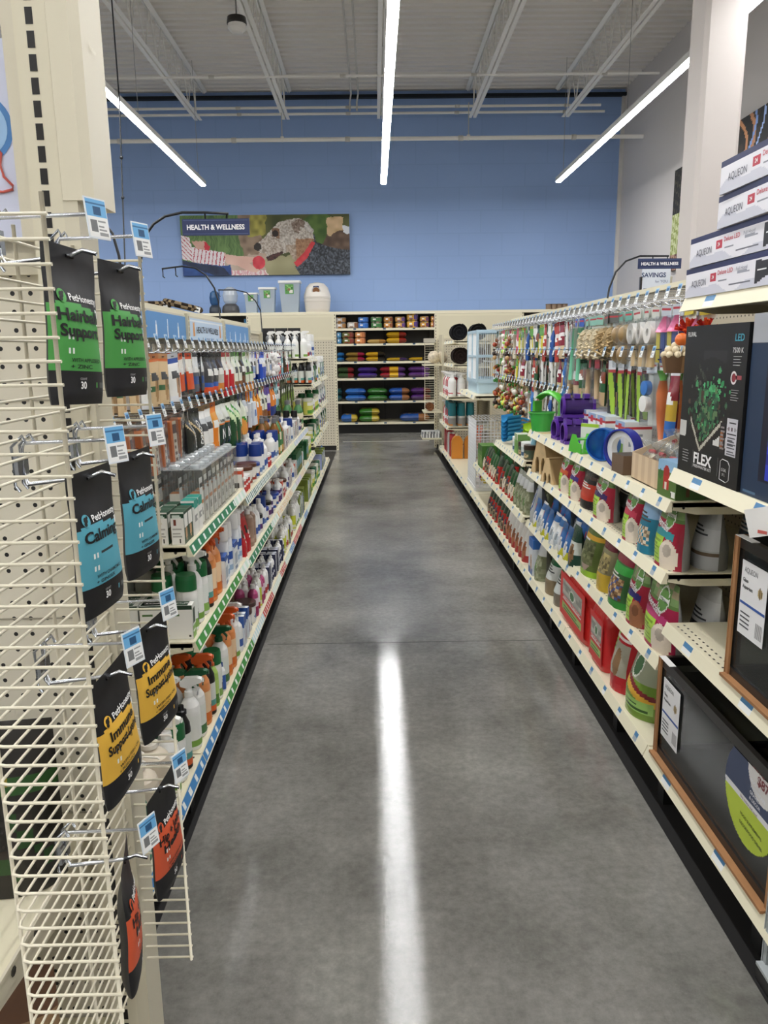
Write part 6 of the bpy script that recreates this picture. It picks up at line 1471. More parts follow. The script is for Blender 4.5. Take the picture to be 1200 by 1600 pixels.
setpx('hay_bag', 'upright red hay bag with silver window on the base shelf', 'hay bag', 980, 956, RXF-.02, .15, lambda w: pouch(w, .33, .15, Art('b8242c').band(.72, 1, '6a7a4a').disc(.42, .86, .13, 'e4e8e0', .8).disc(.42, .86, .11, '3f6a5a', .8).rect(.08, .46, .42, .72, '9cc46a').lines(.1, .5, .4, .7, 4, '4a6a34').rect(.36, .2, .92, .6, 'a9a594').disc(.62, .36, .14, '8a6a4a', .8).lines(.1, .63, .9, .7, 1, 'f0e4e0').speck(0, 0, 1, .1, ['b8242c', 'c4343a'], 6), '6a7a3c', nu=44, nv=60), dx=.08)
setpx('hay_bag', 'medium red hay bale bag with green label on base shelf', 'hay bag', 953, 928, RXF-.02, .15, haybale('cf2f30', .255, .24, 'TIMOTHY HAY'), dx=.125)
setpx('hay_bag', 'largest bright red hay bale bag on the right base shelf', 'hay bag', 925, 878, RXF-.02, .15, haybale('d6302c', .275, .34, 'WESTERN TIMOTHY'), dx=.175)
setpx('bedding_bag', 'green and silver bag with grey base beside big red bale', 'bedding bag', 876, 864, RXF-.02, .15, bag([(.0, .3, '7a7266'), (.6, 1, '1f6a3c')], 'c9cfcc', .24, .16, back='1f5a34'), dx=.09)
setpx('bedding_bag', 'second green and silver bag further along base shelf', 'bedding bag', 862, 850, RXF-.02, .15, bag([(.0, .35, '8a7a60'), (.65, 1, '1c5f38')], 'd0d4d0', .25, .16, back='1f5a34'), dx=.09)
# generic goods for the right side
def bx_(c1, c2, c3, w, d, h): return carton(w, d, h, SA(c1, (.75, 1, c2), (.0, .2, c3), photo='c9a88a'), c1, c2, SA(c1, (.75, 1, c2)))
kind('bwc', 'bedding_pack', 'bedding pack', 'blue and white bedding pack', .13, .2, bx_('dfe4ea', '2f6ab8', '3f6aa8', .12, .19, .22))
kind('bwp', 'bedding_pack', 'bedding pack', 'white pack with purple top', .11, .18, bx_('e4e4e2', '5a2f7a', '3a7a9a', .10, .17, .20))
kind('wrb', 'treat_bag', 'food bag', 'white and red food bag', .12, .12, pouch(.12, .24, .11, SA('e4e0da', (.0, .2, 'a83a38'), photo='a86a4a').disc(.5, .78, .16, 'f0eee9', 1), 'b9aaa0', nu=12, nv=16))
kind('blg', 'small_food_bag', 'food bag', 'blue and yellow feed bag', .10, .09, pouch(.10, .17, .08, SA('3f6fae', (.0, .25, 'd0cc3a'), photo='e4e6e8').disc(.3, .7, .14, 'c94a4a', 1), '8f9aa0', nu=12, nv=16))
kind('wbr', 'white_bedding_bag', 'bedding bag', 'white bedding bag with blue top', .11, .12, pouch(.11, .17, .11, SA('eceeee', (.75, .95, '3a78c0'), photo='b9c4cc'), 'e4e6e8', nu=12, nv=16))
kind('grr', 'green_treat_bag', 'food bag', 'green and red seed bag', .11, .10, pouch(.11, .2, .09, SA('2c5a34', (.0, .3, 'b8342c'), (.3, .5, 'd9c8a0'), photo='e4d8c4'), '6a5a44', nu=12, nv=16))
kind('red', 'red_seed_bag', 'food bag', 'red seed bag with clear window', .12, .12, pouch(.12, .22, .11, SA('c0302c', (.62, 1, '3a4a3c'), photo='4a4a5a').speck(.15, .08, .85, .36, ['7a6a54', 'b09a78', '4a4438'], 9), '7a7468', nu=12, nv=16))
kind('sil', 'clear_hay_bag', 'hay bag', 'clear and silver hay bag', .11, .12, pouch(.11, .24, .11, Art('a4a69a').speck(0, 0, 1, .6, ['8f9478', 'a9ad90', '7a8062'], 12).band(.65, .85, 'd4d6d6').disc(.5, .3, .14, '6a8a54', 1), '9a9c94', nu=12, nv=16))
kind('cgb', 'green_carton', 'carton', 'green seed treat carton', .06, .14, carton(.055, .13, .2, SA('5a8a3a', (.75, 1, '3f6a2c'), photo='c4d48a'), '4a7a34', '5f8f40'))
kind('obb', 'round_label_pack', 'bedding pack', 'grey pack with round blue label', .12, .14, pouch(.12, .24, .12, Art('b4b8ba').disc(.5, .6, .24, '2c4a8c', .8).disc(.5, .6, .17, 'c9cdd0', .8).disc(.5, .6, .1, '3a6ab0', .8), 'a4a8aa', nu=14, nv=18))
kind('dkg', 'dark_green_bag', 'food bag', 'dark green bag with white label', .12, .1, pouch(.12, .2, .09, SA('26483a', (.3, .6, 'cfd4cc'), photo='8a6a4a'), '1f3a30', nu=12, nv=16))
GX = .935
y0 = Yat(905, RXF)+.01
fill(1, 'second right', 'second shelf', GX, .445, y0, 3.57, ['dkg', 'dkg', 'blg'], 2)
fill(1, 'third right', 'second shelf', GX, .445, 3.6, 4.71, ['dkg', 'blg', 'blg', 'wbr', 'wbr', 'blg', 'blg', 'wbr', 'blg', 'obb'], 3)
# same shelf, smaller packs heaped behind
fill(1, 'second right', 'base', .925, .15, Yat(850, RXF)+.01, 4.7, ['sil', 'bwc', 'bwc', 'bwp', 'wbr'], 2)
fill(1, 'fourth right', 'base', .925, .15, 4.74, 5.87, ['wrb', 'wrb', 'wrb', 'wrb', 'wrb', 'wrb', 'red', 'red', 'red'], 2)
fill(1, 'fifth right', 'base', .925, .15, 5.9, 6.6, ['red', 'red', 'red', 'red'], 2)
fill(1, 'fourth right', 'second shelf', .925, .46, 4.75, 5.87, ['sil', 'sil', 'sil', 'sil', 'grr', 'grr', 'red', 'grr', 'red', 'grr'], 2)
fill(1, 'fifth right', 'second shelf', .925, .46, 5.9, 7.12, ['red', 'grr', 'grr', 'grr', 'red', 'red', 'grr', 'cgb', 'cgb', 'cgb', 'cgb'], 2)
kind('wlj', 'white_lidded_jar', 'jar', 'wide jar with white lid', .09, .09, tub(.042, .10, 'f0f0ee', 'dfe4e4', SA('d4dcdc', (.1, .5, '4a6a8a')), lidh=.3))
kind('bnj', 'brown_lidded_jar', 'jar', 'squat jar with dark brown lid', .09, .09, tub(.044, .09, '3a2a24', '6a5f4a', SA('4a5a4a', photo='c9b48a'), lidh=.3))
kind('grn', 'green_carton_small', 'carton', 'small green printed carton', .04, .09, carton(.035, .08, .13, SA('8ab86a', (.7, 1, 'e6ecd8')), '7aa85a', 'e6ecd8'))
fill(1, 'fourth right', 'top shelf', .925, .815, 4.75, 5.35, ['bnj', 'wlj', 'bnj', 'grn', 'grn', 'grn', 'wlj'], 3)
# nested scoops
def scoops(c, n=6):
    def f(t):
        for i in range(1):
            b = MB()
            def pt(u, v): 
                a = math.pi*(1+u); return (.055*math.cos(a)*(1+.25*v), -.02+.10*v-.05, .05+.05*math.sin(a)*(1-.15*v)+.03*v)
            b.sheet(pt, 10, 6, c); b.sheet(lambda u, v: pt(1-u, v), 10, 6, shade(c, .8))
            b.tube([(0, .04, .05), (0, .09, .055), (0, .13, .05)], .009, c, 6); b.build('scoop_bowl', M_PLAS, t)
    return f
for i in range(6): put('plastic_scoop', 'bscoop', scoops('2f8fc8'), (1.0, 5.62+.004*i, .817+.028*i), R(-90)+.3, f'blue plastic scoop, {ORD[i]} from the bottom of the nested stack', 'scoop', 'nested blue scoops', rx=-.2)
for i in range(5): put('plastic_scoop', 'gscoop', scoops('9ccc2a'), (1.12, 5.40, .96+.024*i-.14), R(-90)+.5, f'lime green plastic scoop, {ORD[i]} from the bottom of its stack', 'scoop', 'nested lime scoops', rx=-.2)
# top shelf of second and third unit
def wheel(c, c2=None):
    def f(t):
        b = MB(); r, w = .082, .05
        Mx = Matrix.Translation((0, 0, r)) @ Matrix.Rotation(R(90), 4, 'X')
        b.lathe([(r, -w/2), (r, w/2), (r*.93, w/2), (r*.93, -w/2), (r, -w/2)], c, 28, M=Mx); b.build('outer_ring', M_PLAS, t)
        if c2:
            q = MB(); q.lathe([(r*.90, -w*.45), (r*.90, w*.2), (r*.62, w*.2), (r*.62, -w*.45), (r*.90, -w*.45)], c2, 28, M=Mx); q.build('inner_ring', M_PLAS, t)
        else:
            q = MB(); q.lathe([(r*.93, w*.3), (0, w*.34)], c, 28, M=Mx)
            for i in range(8): a = i*math.pi/4; q.box(-.002, .002, 0, r*.9, -w*.1, w*.3, shade(c, 1.3), M=Mx @ Matrix.Rotation(a, 4, 'Z'))
            q.build('spoked_disc', mat('translucent_blue', .12, alpha=.4), t)
    return f
yy = Yat(970, .99); put('exercise_wheel', 'wh1', wheel('1f2f9c', 'e9ecee'), (1.01, Yat(962, .99), ZU+.001), R(-90)+.55, 'dark blue ring wheel with white inner ring on top right shelf', 'pet wheel')
put('exercise_wheel', 'wh2', wheel('1f62b8'), (1.0, Yat(936, .99), ZU+.001), R(-90)+.85, 'translucent blue spoked disc wheel on the top right shelf', 'pet wheel', None, .88)
def ramp(t):
    b = MB(); P = [(-.06, 0), (.06, 0), (.06, .03), (.035, .045), (.02, .075), (-.02, .08), (-.05, .05)]
    for y in (-.04, .034): b.extr([(-.065, 0), (.065, 0), (.06, .045), (.03, .05), (.0, .085), (-.03, .085), (-.055, .04)], 'y', y, y+.006, '57c23c')
    b.box(-.06, .06, -.035, .035, .0, .006, '57c23c'); b.box(-.03, .03, -.035, .035, .06, .066, '4cb034'); b.build('ramp_body', M_PLAS, t)
put('plastic_ramp', 'ramp', ramp, (.985, Yat(908, .985), ZU+.001), R(-90)+.2, 'small bright green plastic toy ramp on the shelf edge', 'pet toy')
def tunnel(t):
    b = MB(); Mx = Matrix.Translation((0, 0, .065)) @ Matrix.Rotation(R(90), 4, 'X')
    b.lathe([(.055, -.10), (.055, .10), (.050, .10), (.050, -.10)], '7a5ab0', 24, M=Mx); b.build('tube', mat('translucent_purple', .1, alpha=.3), t)
    for s in (-.10, .085): b = MB(); b.lathe([(.062, s), (.062, s+.018), (.050, s+.018), (.050, s), (.062, s)], '5a2a9c', 24, M=Mx); b.build('end_ring', M_PLAS, t)
    b = MB()
    for i in range(3): b.box(-.04+.0*i, .04, -.09+.06*i, -.055+.06*i, .118, .145, '5a2f9c')
    b.box(-.06, .06, -.10, .10, 0, .02, '5a2f9c'); b.build('clip_block', M_PLAS, t)
for k, (px, dx, nm) in enumerate(((882, .07, 'near one'), (868, .07, 'farther one'), (878, .24, 'one at the back'))):
    put('tunnel_toy', 'tunnel', tunnel, (.99+dx, Yat(px, .99), ZU+.001+.0*k), R(-90)+.1*k, f'translucent purple tunnel toy on the top right shelf, {nm}', 'pet toy', 'purple tunnel toys', .85)
put('tunnel_toy', 'tunnel', tunnel, (1.08, Yat(874, .99), ZU+.127), R(-90)-.1, 'translucent purple tunnel toy stacked on top of the others', 'pet toy', 'purple tunnel toys', .85)
def bucket(t):
    b = MB(); 
    def pt(u, v): a = 2*math.pi*u; k = .75+.25*v; return (.06*k*math.cos(a), .075*k*math.sin(a), .11*v)
    b.sheet(pt, 24, 4, '3fae4a'); b.sheet(lambda u, v: (lambda p: (p[0]*.95, p[1]*.95, p[2]+.002))(pt(1-u, v)), 24, 4, '2f8a3a'); b.lathe([(.0, .002), (.045, .002)], '3fae4a', 16, sy=1.25)
    b.lathe([(.060, .108), (.066, .108), (.066, .114), (.060, .114)], '5cc85a', 24, sy=1.25); b.build('bucket_body', M_PLAS, t)
put('plastic_bucket', 'bucket', bucket, (1.0, Yat(845, 1.0), ZU+.001), R(-90), 'green plastic pet hide bucket at the far end of top shelf', 'pet toy')
def arch(t):
    b = MB()
    def pt(u, v): x = -.13+.26*u; z = .10+.13*math.sin(.4+u*2.0)-.05*u; return (x, -.035+.07*v, z-.10*(1-math.cos((v-.5)*2.4))*.3)
    b.sheet(pt, 16, 6, '5ac83c'); b.sheet(lambda u, v: (lambda p: (p[0], p[1], p[2]-.006))(pt(u, 1-v)), 16, 6, '4ab030'); b.box(.10, .13, -.03, .03, 0, .15, '4ab030'); b.box(-.13, -.11, -.03, .03, 0, .13, '4ab030'); b.build('slide_body', M_PLAS, t)
put('toy_slide', 'arch', arch, (1.10, Yat(858, 1.1), ZU+.03), R(-60), 'curved bright green plastic slide rising above purple tunnels', 'pet toy')
for k, (px, dx, h, nm) in enumerate(((902, .05, .13, 'leaning white card pack behind green ramp'),)):
    put('card_pack', ('cp', k), carton(.10, .012, h, SA('d9ddd8', (.85, 1, '9cc43a'), photo='9a9a94'), 'c9ccc8', 'e0e2de'), (.985+dx, Yat(px, .98), ZU+.001), R(-90)+.7, nm, 'pack', None, rx=0)
def kbox(t): carton(.13, .12, .17, Art('e6e9ee').band(.9, 1, '8fa8cc').band(.84, .89, 'b8323c').rect(.35, .78, .65, .95, 'c0303c').lines(.2, .6, .8, .72, 2, '3a4a6a').rect(.45, .1, .95, .45, '7aa83a').disc(.35, .3, .15, 'b8323c', 1), 'dfe3ea', 'c4cedd', Art('e6e9ee').band(.84, .89, 'b8323c').lines(.2, .3, .8, .7, 5, '8a94a4'))(t)
for k, (px, x) in enumerate(((985, 1.14), (955, 1.14), (940, 1.14), (985, 1.28), (955, 1.28), (925, 1.16))):
    put('wheel_carton', 'kbox', kbox, (x, Yat(px, x), ZU+.001), R(-90), f'white carton with red stripe behind the blue wheels, {ORD[k]} of the group', 'carton', 'white cartons behind the wheels')
put('brown_carton', 'bcart', carton(.11, .09, .075, Art('6f5a48'), '6a5544', '3a2c22'), (1.0, Yat(975, 1.0)-.03, ZU+.001), R(-90)+.1, 'small open brown cardboard box beside the wheels', 'box')
# open display carton with bagged chews
def display(t):
    L_, w, h = .42, .30, .10
    b = MB(); th = .006
    ar = Art('cdb393').bars(0, 0, 1, 1, 6, 'dcc5a6')
    b.sheet(lambda u, v: (-L_/2+L_*u, -w/2, h*v), 36, 4, ar, False); b.sheet(lambda u, v: (-L_/2+L_*(1-u), -w/2+th, h*v), 8, 2, 'b59a7a', False)
    b.box(-L_/2, L_/2, w/2-th, w/2, 0, h*2.2, 'e4d6bf'); b.box(-L_/2, L_/2, -w/2, w/2, 0, .004, 'c9b090')
    for s in (-1, 1): b.extr([(-w/2, 0), (w/2, 0), (w/2, h*2.2), (-w/2, h)], 'x', s*L_/2-.003, s*L_/2+.003, 'd9c3a4')
    b.text('@ly', .05, '3a2f28', lambda x, y: (-L_/2+.12+x, w/2-th-.002, h*1.7+y)); b.build('carton', M_CARD, t)
put('display_carton', 'display', display, (.97+.155, (Yat(1052, .97)+Yat(985, .97))/2+.03, ZU+.001), R(-90), 'open tan display carton with high back holding bagged chews', 'display box')
def chew(t):
    b = MB(); rr = random.Random(9)
    for i in range(7): b.tube([(rr.uniform(-.03, .03), rr.uniform(-.02, .02), .01+rr.random()*.02), (rr.uniform(-.04, .04), rr.uniform(-.03, .03), .05+rr.random()*.03)], .006+rr.random()*.006, rr.choice(['b08a5a', '8a6038', 'd9c09a', 'e4d4b8']), 6)
    b.ball((0, 0, .03), .028, 'd9b88a', 10, 7); b.build('chew_item', M_WOOD, t)
    b = MB()
    def pt(u, v):
        a = 2*math.pi*u; k = (.055*(math.sin(math.pi*min(1, v*1.35)))**.7+.004) if v < .74 else .018+.03*(v-.74)/.26
        k *= 1+.18*math.sin(a*5+v*9); return (k*math.cos(a), k*.75*math.sin(a), .002+.125*v)
    b.sheet(pt, 20, 12, 'f4f6f6'); b.build('clear_bag', mat('crinkly_clear_film', .12, alpha=.10, bump=0), t)
    b = MB(); b.tube([(-.018, 0, .09), (.018, 0, .09)], .007, 'b8202c', 6); b.build('red_tie', M_PLAS, t)
k = 0
ym = (Yat(1052, .97)+Yat(985, .97))/2+.03
for dx in (.05, .13, .21):
    for dy in (-.15, -.05, .05, .15):
        put('bagged_chew', 'chew', chew, (.985+dx-.005, ym+dy+rnd.uniform(-.01, .01), ZU+.006+.035*(dx > .1)+.03*(dx > .2)), rnd.uniform(0, 6), f'clear bag with red tie in the display carton, {ORD[k]} counted from front near', 'pet chew', 'bagged chews in the display carton', sc=(1.05, 1.05, 1.15)); k += 1
farm = Art('5a7a3a').band(.72, 1, '8fb8d8').rect(.3, .2, .62, .68, 'b8322c').disc(.46, .72, .15, 'a82a26', 1).rect(.4, .2, .5, .4, 'e9e0d0').disc(.14, .6, .13, '3f6a34', 1).rect(.72, .04, .95, .2, 'f0f0ee').bars(.75, .05, .92, .15, 4, '2a2a2a')
put('farm_carton', 'farm1', carton(.13, .10, .12, farm, '4f6a3a', '7aa0c0', Art('4a6a3a').disc(.4, .6, .2, '2f5a2c', 1).rect(.35, .1, .45, .5, '6a4a34').disc(.75, .35, .1, 'e9e4dc', 1), nu=26, nv=24), (.98+.03, 2.50, ZU+.001), R(-90)+.1, 'small carton printed with a red barn at the shelf corner', 'carton')
for k, x in enumerate((1.13, 1.26)):
    put('farm_carton', 'farm2', carton(.12, .12, .10, farm, '6a5a3a', '8a7a5a', Art('5a6a3a').disc(.4, .6, .2, '2f5a2c', 1).disc(.7, .4, .16, 'b86a3a', 1).rect(.6, .1, .8, .3, 'c97a4a'), nu=20, nv=18), (x, 2.52, ZU+.001), R(-90), ['green carton with tree picture under the black aquarium carton, nearer aisle', 'green carton with tree picture under the black aquarium carton, further in'][k], 'carton', 'farm printed cartons')
# wooden hides
def wooden(big):
    def f(t):
        w, h, d = (.20, .235, .15) if big else (.13, .13, .12)
        b = MB()
        for y in (-d/2, d/2-.008): 
            b.extr([(-w/2, 0), (-w*.12, h), (w*.12, h), (w/2, 0), (w*.30, 0)] + [(w*.30-.0, h*.28), (w*.22, h*.42), (w*.12, h*.42), (w*.05, h*.28), (w*.05, 0), (-w*.05, 0), (-w*.05, h*.28), (-w*.12, h*.42), (-w*.22, h*.42), (-w*.30, h*.28), (-w*.30, 0)], 'y', y, y+.008, 'd9bd8e')
        b.build('front_board', M_WOOD, t)
        b = MB()
        for s in (-1, 1): b.add([(s*w/2, -d/2, 0), (s*w*.12, -d/2, h), (s*w*.12, d/2, h), (s*w/2, d/2, 0), (s*(w/2+.008), -d/2, 0), (s*(w*.12+.008), -d/2, h), (s*(w*.12+.008), d/2, h), (s*(w/2+.008), d/2, 0)], [(0, 1, 2, 3), (4, 7, 6, 5), (0, 4, 5, 1), (1, 5, 6, 2), (2, 6, 7, 3)], 'c9ab7c')
        b.box(-w*.14, w*.14, -d/2, d/2, h, h+.008, 'cdb084'); b.build('roof_board', M_WOOD, t)
    return f
put('wooden_hide', 'wood1', wooden(True), (1.04, Yat(846, .98), ZM+.001), R(-90)+.3, 'large sloping wooden pet hide with arched openings', 'wooden hide')
put('wooden_hide', 'wood2', wooden(False), (1.0, Yat(862, .97), ZM+.001), R(-90)+.3, 'small sloping wooden pet hide beside the larger one', 'wooden hide')
put('clear_treat_bag', 'ctb', pouch(.10, .21, .08, Art('7aa8b8').band(0, .4, '3a7a4a').disc(.5, .7, .14, 'e4ecee', .8), '6a9aa8'), (1.0, Yat(829, .98), ZM+.001), R(-90), 'blue and green treat bag left of the wooden hides', 'treat bag')
# ------------------------------------------------------------------ hanging goods, right run
def clearpk(col, w, h, d, shape='stick', top=None):
    def f(t):
        b = MB()
        if shape == 'ball':
            for z in (-.10, -.19): b.ball((0, 0, z), .045, col, 14, 10)
        elif shape == 'stick': b.tube([(0, 0, -.05), (0, 0, -h+.02)], w*.22, col, 10)
        elif shape == 'carrot': b.tube([(0, 0, -.07), (0, 0, -.12), (0, 0, -h*.6), (0, 0, -h+.02)], [.014, .026, .024, .012], col, 12); b.tube([(0, 0, -.07), (.0, 0, -.03)], [.012, .026], '5aa83c', 8)
        elif shape == 'roll':
            b.lathe([(.045, -.03), (.045, .03), (.016, .03), (.016, -.03), (.045, -.03)], col, 16, M=Matrix.Translation((0, -.0, -.10)) @ Matrix.Rotation(R(90), 4, 'X')); b.tube([(0, 0, -.15), (0, 0, -.24)], .024, 'c9a872', 8)
        elif shape == 'cone': b.tube([(0, 0, -.04), (0, 0, -.10)], [.012, .04], col, 12); b.box(-.03, .03, -.02, .02, -.22, -.10, '2f4f9c'); b.box(-.035, -.005, -.022, .0, -.22, -.10, 'd9c83a')
        elif shape == 'pom':
            rr = random.Random(3)
            for i in range(26): a = rr.uniform(0, 6.28); q = rr.uniform(-1, 1); r = .045; p = (r*math.cos(a)*math.sqrt(1-q*q), r*math.sin(a)*math.sqrt(1-q*q), -.10+r*q); b.tube([(0, 0, -.10), p], .006, rr.choice([col, shade(col, .7), 'd9502a']), 4)
        elif shape == 'nest':
            rr = random.Random(7)
            for i in range(60): 
                a = rr.uniform(0, 6.28); z = -.08-rr.random()*(h-.12); r = .05+.015*rr.random(); b.tube([(r*math.cos(a), r*.8*math.sin(a), z), (r*math.cos(a+.9), r*.8*math.sin(a+.9), z+rr.uniform(-.03, .03))], .005, rr.choice([col, shade(col, .7), shade(col, 1.25)]), 4)
            b.ball((0, 0, -.06-(h-.1)/2), .05, shade(col, .7), 10, 8, sz=(h-.1)/.1)
        elif shape == 'disc': b.lathe([(.034, -.012), (.034, .012), (0, .014)], col, 18, M=Matrix.Translation((0, -.025, -.17)) @ Matrix.Rotation(R(90), 4, 'X')); b.lathe([(.030, -.012), (.030, .012), (0, .014)], '3a78c4', 18, M=Matrix.Translation((.0, -.022, -.105)) @ Matrix.Rotation(R(90), 4, 'X'))
        b.build('item', M_CLOTH if shape in ('pom', 'nest') else M_PLAS, t)
        b = MB(); b.box(-w/2, w/2, -.001, .001, -.045, 0, top or 'e4e8ec'); b.box(-w/2*.9, w/2*.9, -.0015, -.001, -.018, -.010, 'b8323c'); b.box(-w/2, w/2, .012, .013, -h if shape in ('disc', 'carrot', 'cone') else -.06, 0, 'd9dcd4'); b.build('header_card', M_CARD, t)
        if shape not in ('nest', 'pom'):
            b = MB(); b.bbox(-w/2, w/2, -.03, .02, -h, -.04, 'f4f6f8', .01); b.build('clear_bag', M_CLEAR, t)
    return f
HK.update({
 'ba': ('hay_ball_toy', 'pair of tan hay balls with teal card', clearpk('a08458', .09, .25, .05, 'ball', '6aa89a')),
 'ne': ('hay_nest_toy', 'shaggy tan hay toy', clearpk('bfa67c', .13, .24, .1, 'nest', '5a5f5a')),
 'ra': ('raffia_toy', 'cream raffia tassel toy', clearpk('ded0b0', .10, .26, .08, 'nest', '8ac0b0')),
 'ro': ('roll_toy', 'white hexagonal roll toy over tan stick', clearpk('e9e6e0', .08, .25, .05, 'roll', 'c9ccc4')),
 'co': ('cone_toy', 'pink cone over blue and yellow block', clearpk('e86a9c', .08, .23, .05, 'cone', 'c4ccd4')),
 'po': ('pom_toy', 'red orange shredded pom toy', clearpk('c0342c', .10, .2, .08, 'pom', 'd9c83a')),
 'ca': ('carrot_toy', 'long orange carrot chew toy', clearpk('e2742c', .07, .34, .05, 'carrot', 'e4e8ec')),
 'di': ('disc_toy', 'white and blue round toys on card', clearpk('ecece8', .09, .26, .05, 'disc', 'dfe6ee')),
 'gt': ('tube_toy', 'long mint green tube in blue-topped bag', clearpk('6ac89a', .08, .36, .05, 'stick', '2a5ab8')),
 'gk': ('hanging_pouch', 'lime and black slim pack', hangcard(.08, .26, '26282a', None, art=Art('26282a').slant(.0, .9, 1.2, '9cc43a').band(.85, 1, 'dfe4ea').band(.8, .84, 'b8323c'))),
 'tn': ('hanging_packet', 'tan sticks in clear packet', clearpk('c9a878', .07, .22, .04, 'stick', 'a33a4a')),
 'rw': ('hanging_packet', 'maroon and white packet', hp(.08, .2, .03, A_('8a2a3c', (.0, .35, 'd9c4a0'), (.6, .7, 'e9e0e0')), '7a2434')),
 'bf': ('hanging_packet', 'blue packet with fish shape', hp(.085, .2, .03, A_('2f74c0', photo='e0a83a'), '2a64a8')),
 'yg': ('hanging_packet', 'yellow and green packet', hp(.07, .17, .02, A_('d9cf4a', (.6, 1, '5a9a3c'), photo='e9e4d0'), 'b9b04a')),
 'wc': ('hanging_packet', 'white card packet with grey print', hp(.08, .17, .02, A_('e9e9e6', photo='8a8a88'), 'dcdcd8')),
 'bl': ('hanging_packet', 'blue tapered packet', hp(.075, .22, .03, A_('2a56a0', (.8, 1, 'd9e4ee')), '24488a')),
 'rs': ('hanging_packet', 'red striped slim packet', hp(.05, .22, .02, A_('b8443c', (.3, .4, 'e9e0d8'), (.6, .7, 'e9e0d8')), 'a03a34')),
 'gy': ('hanging_packet', 'grey and black slim tool packet', hp(.055, .22, .02, A_('b4b4ae', (.0, .3, '2c2c2e'), (.8, 1, 'dfe0de')), '5a5a58')),
 'dr': ('hanging_packet', 'dark red, yellow and blue packet', hp(.06, .28, .03, A_('8a1f2c', (.3, .55, 'c9a83a'), (.0, .3, '2f6ab8'), (.85, 1, 'e9ecf0')), '6a1c28')),
 'gr': ('hanging_packet', 'green and brown packet', hp(.08, .2, .03, A_('2c5a3a', (.5, .75, '8a4a34'), (.0, .3, 'b9a07a')), '26482f')),
 'gc': ('hanging_packet', 'small dark green carded pack', hp(.09, .13, .02, A_('1f5a3c', (.45, .5, 'e4ece4'), (.0, .2, 'd9843a')), '1c4c34')),
 'pk': ('hanging_packet', 'pink and white packet', hp(.07, .18, .02, A_('d9607a', (.3, .5, 'f0e9ec')), 'c04a68')),
 'bd': ('bird_toy', 'hanging bird toy of coloured wooden balls', None),
 'st': ('bird_swing', 'cream rope ladder bird toy', clearpk('e4d8b8', .07, .26, .04, 'stick', '3a8a4a')),
})
def birdtoy(cs, seed, body='c9b080'):
    def f(t):
        rr = random.Random(seed); b = MB(); b.tube([(0, 0, 0), (0, 0, -.24)], .004, body, 5)
        for i in range(22): b.ball((rr.uniform(-.05, .05), rr.uniform(-.045, .045), -.05-rr.random()*.19), rr.uniform(.009, .024), rr.choice(cs), 7, 5)
        for i in range(5): x = rr.uniform(-.04, .04); z = -.08-rr.random()*.12; b.box(x-.02, x+.02, -.012, .012, z-.006, z+.006, rr.choice(cs))
        b.build('ball_cluster', M_PLAS, t)
    return f
HK['bd'] = ('bird_toy', 'bird toy of coloured wooden balls', birdtoy(['c8283c', 'd9a24a', '3f8a3c', '8a4a2c', 'd9642c', 'e9e4d8', '8a4a2c', 'a8283c'], 21))
HK['b2'] = ('bird_toy', 'pastel bird toy of small shapes', birdtoy(['e87aa0', '7ac0d8', 'a8d86a', 'e9e04a', '9a7ac8', 'e9e4d8'], 33))
HK['b3'] = ('bird_toy', 'brown and white bird toy', birdtoy(['8a5a38', 'e9e4d8', '5a3424', 'c8a070', 'a8482c', 'd9d4c8', '3a2a24'], 45))
def seqpx(ys, X, z, table):
    # table: (pixel column down to which a kind hangs, kind), from the near end
    out = []
    for y in ys:
        px = proj(X, y, z)[0]; k = None
        for lim, kk in table:
            if px > lim: k = kk; break
        out.append(k if not isinstance(k, list) else k[len(out) % len(k)])
    return out
t1 = [(1088, None), (1062, 'po'), (1040, 'co'), (1022, 'co'), (1008, 'ro'), (992, 'ro'), (964, 'ba'), (935, 'ne'), (912, 'ra'), (896, 'gt'), (880, ['wc', 'wc', 'gy']), (868, ['bl', 'rw', 'rs']), (845, ['wc', 'rs', 'yg', 'bl']), (815, ['yg', 'gr', 'wc', 'yg', 'bl', 'st']), (0, ['b2', 'yg', 'pk', 'st', 'b3', 'gr'])]
q1 = seqpx(HR1, 1.14, 1.62, t1)
hang('upper right hooks', 1, HR1, 1.15, 1.657, q1, [2]*60, .06, cat='hanging toy')
t2 = [(1066, None), (1048, 'dr'), (1030, 'ca'), (1000, 'di'), (965, 'gk'), (945, ['gr', 'gk']), (922, ['gr', 'tn']), (900, ['tn', 'gr', 'gy']), (885, ['rw', 'tn']), (868, ['bf', 'rw']), (845, ['gy', 'rs', 'gy', 'wc']), (820, ['gy', 'wc', 'gr', 'rs']), (0, ['b3', 'b2', 'rw', 'wc', 'yg', 'bd'])]
q2 = seqpx(HR2, 1.14, 1.40, t2)
hang('middle right hooks', 1, HR2, 1.15, 1.437, q2, [2]*60, .06, cat='hanging toy')
q3 = seqpx(HR3, 1.14, 1.2, [(905, None), (870, ['tn', 'gy']), (850, ['gy', 'wc', 'bl']), (822, ['gr', 'wc', 'bf', 'st']), (0, ['bd', 'yg', 'b3', 'bd', 'b2'])])
hang('lower right hooks', 1, HR3, 1.15, 1.217, q3, [2]*60, .06, cat='hanging toy')
# small cards low behind the top shelf goods
for k, (px, py, kk) in enumerate(((958, 640, 'gc'), (975, 640, 'gr'))):
    c = atX(px, py-30, 1.40); nm_, desc, fn = HK[kk]
    put(nm_, ('h', kk), fn, (1.40, c[1], c[2]), R(-90), f'{desc} low on the panel behind white cartons', 'hanging packet')
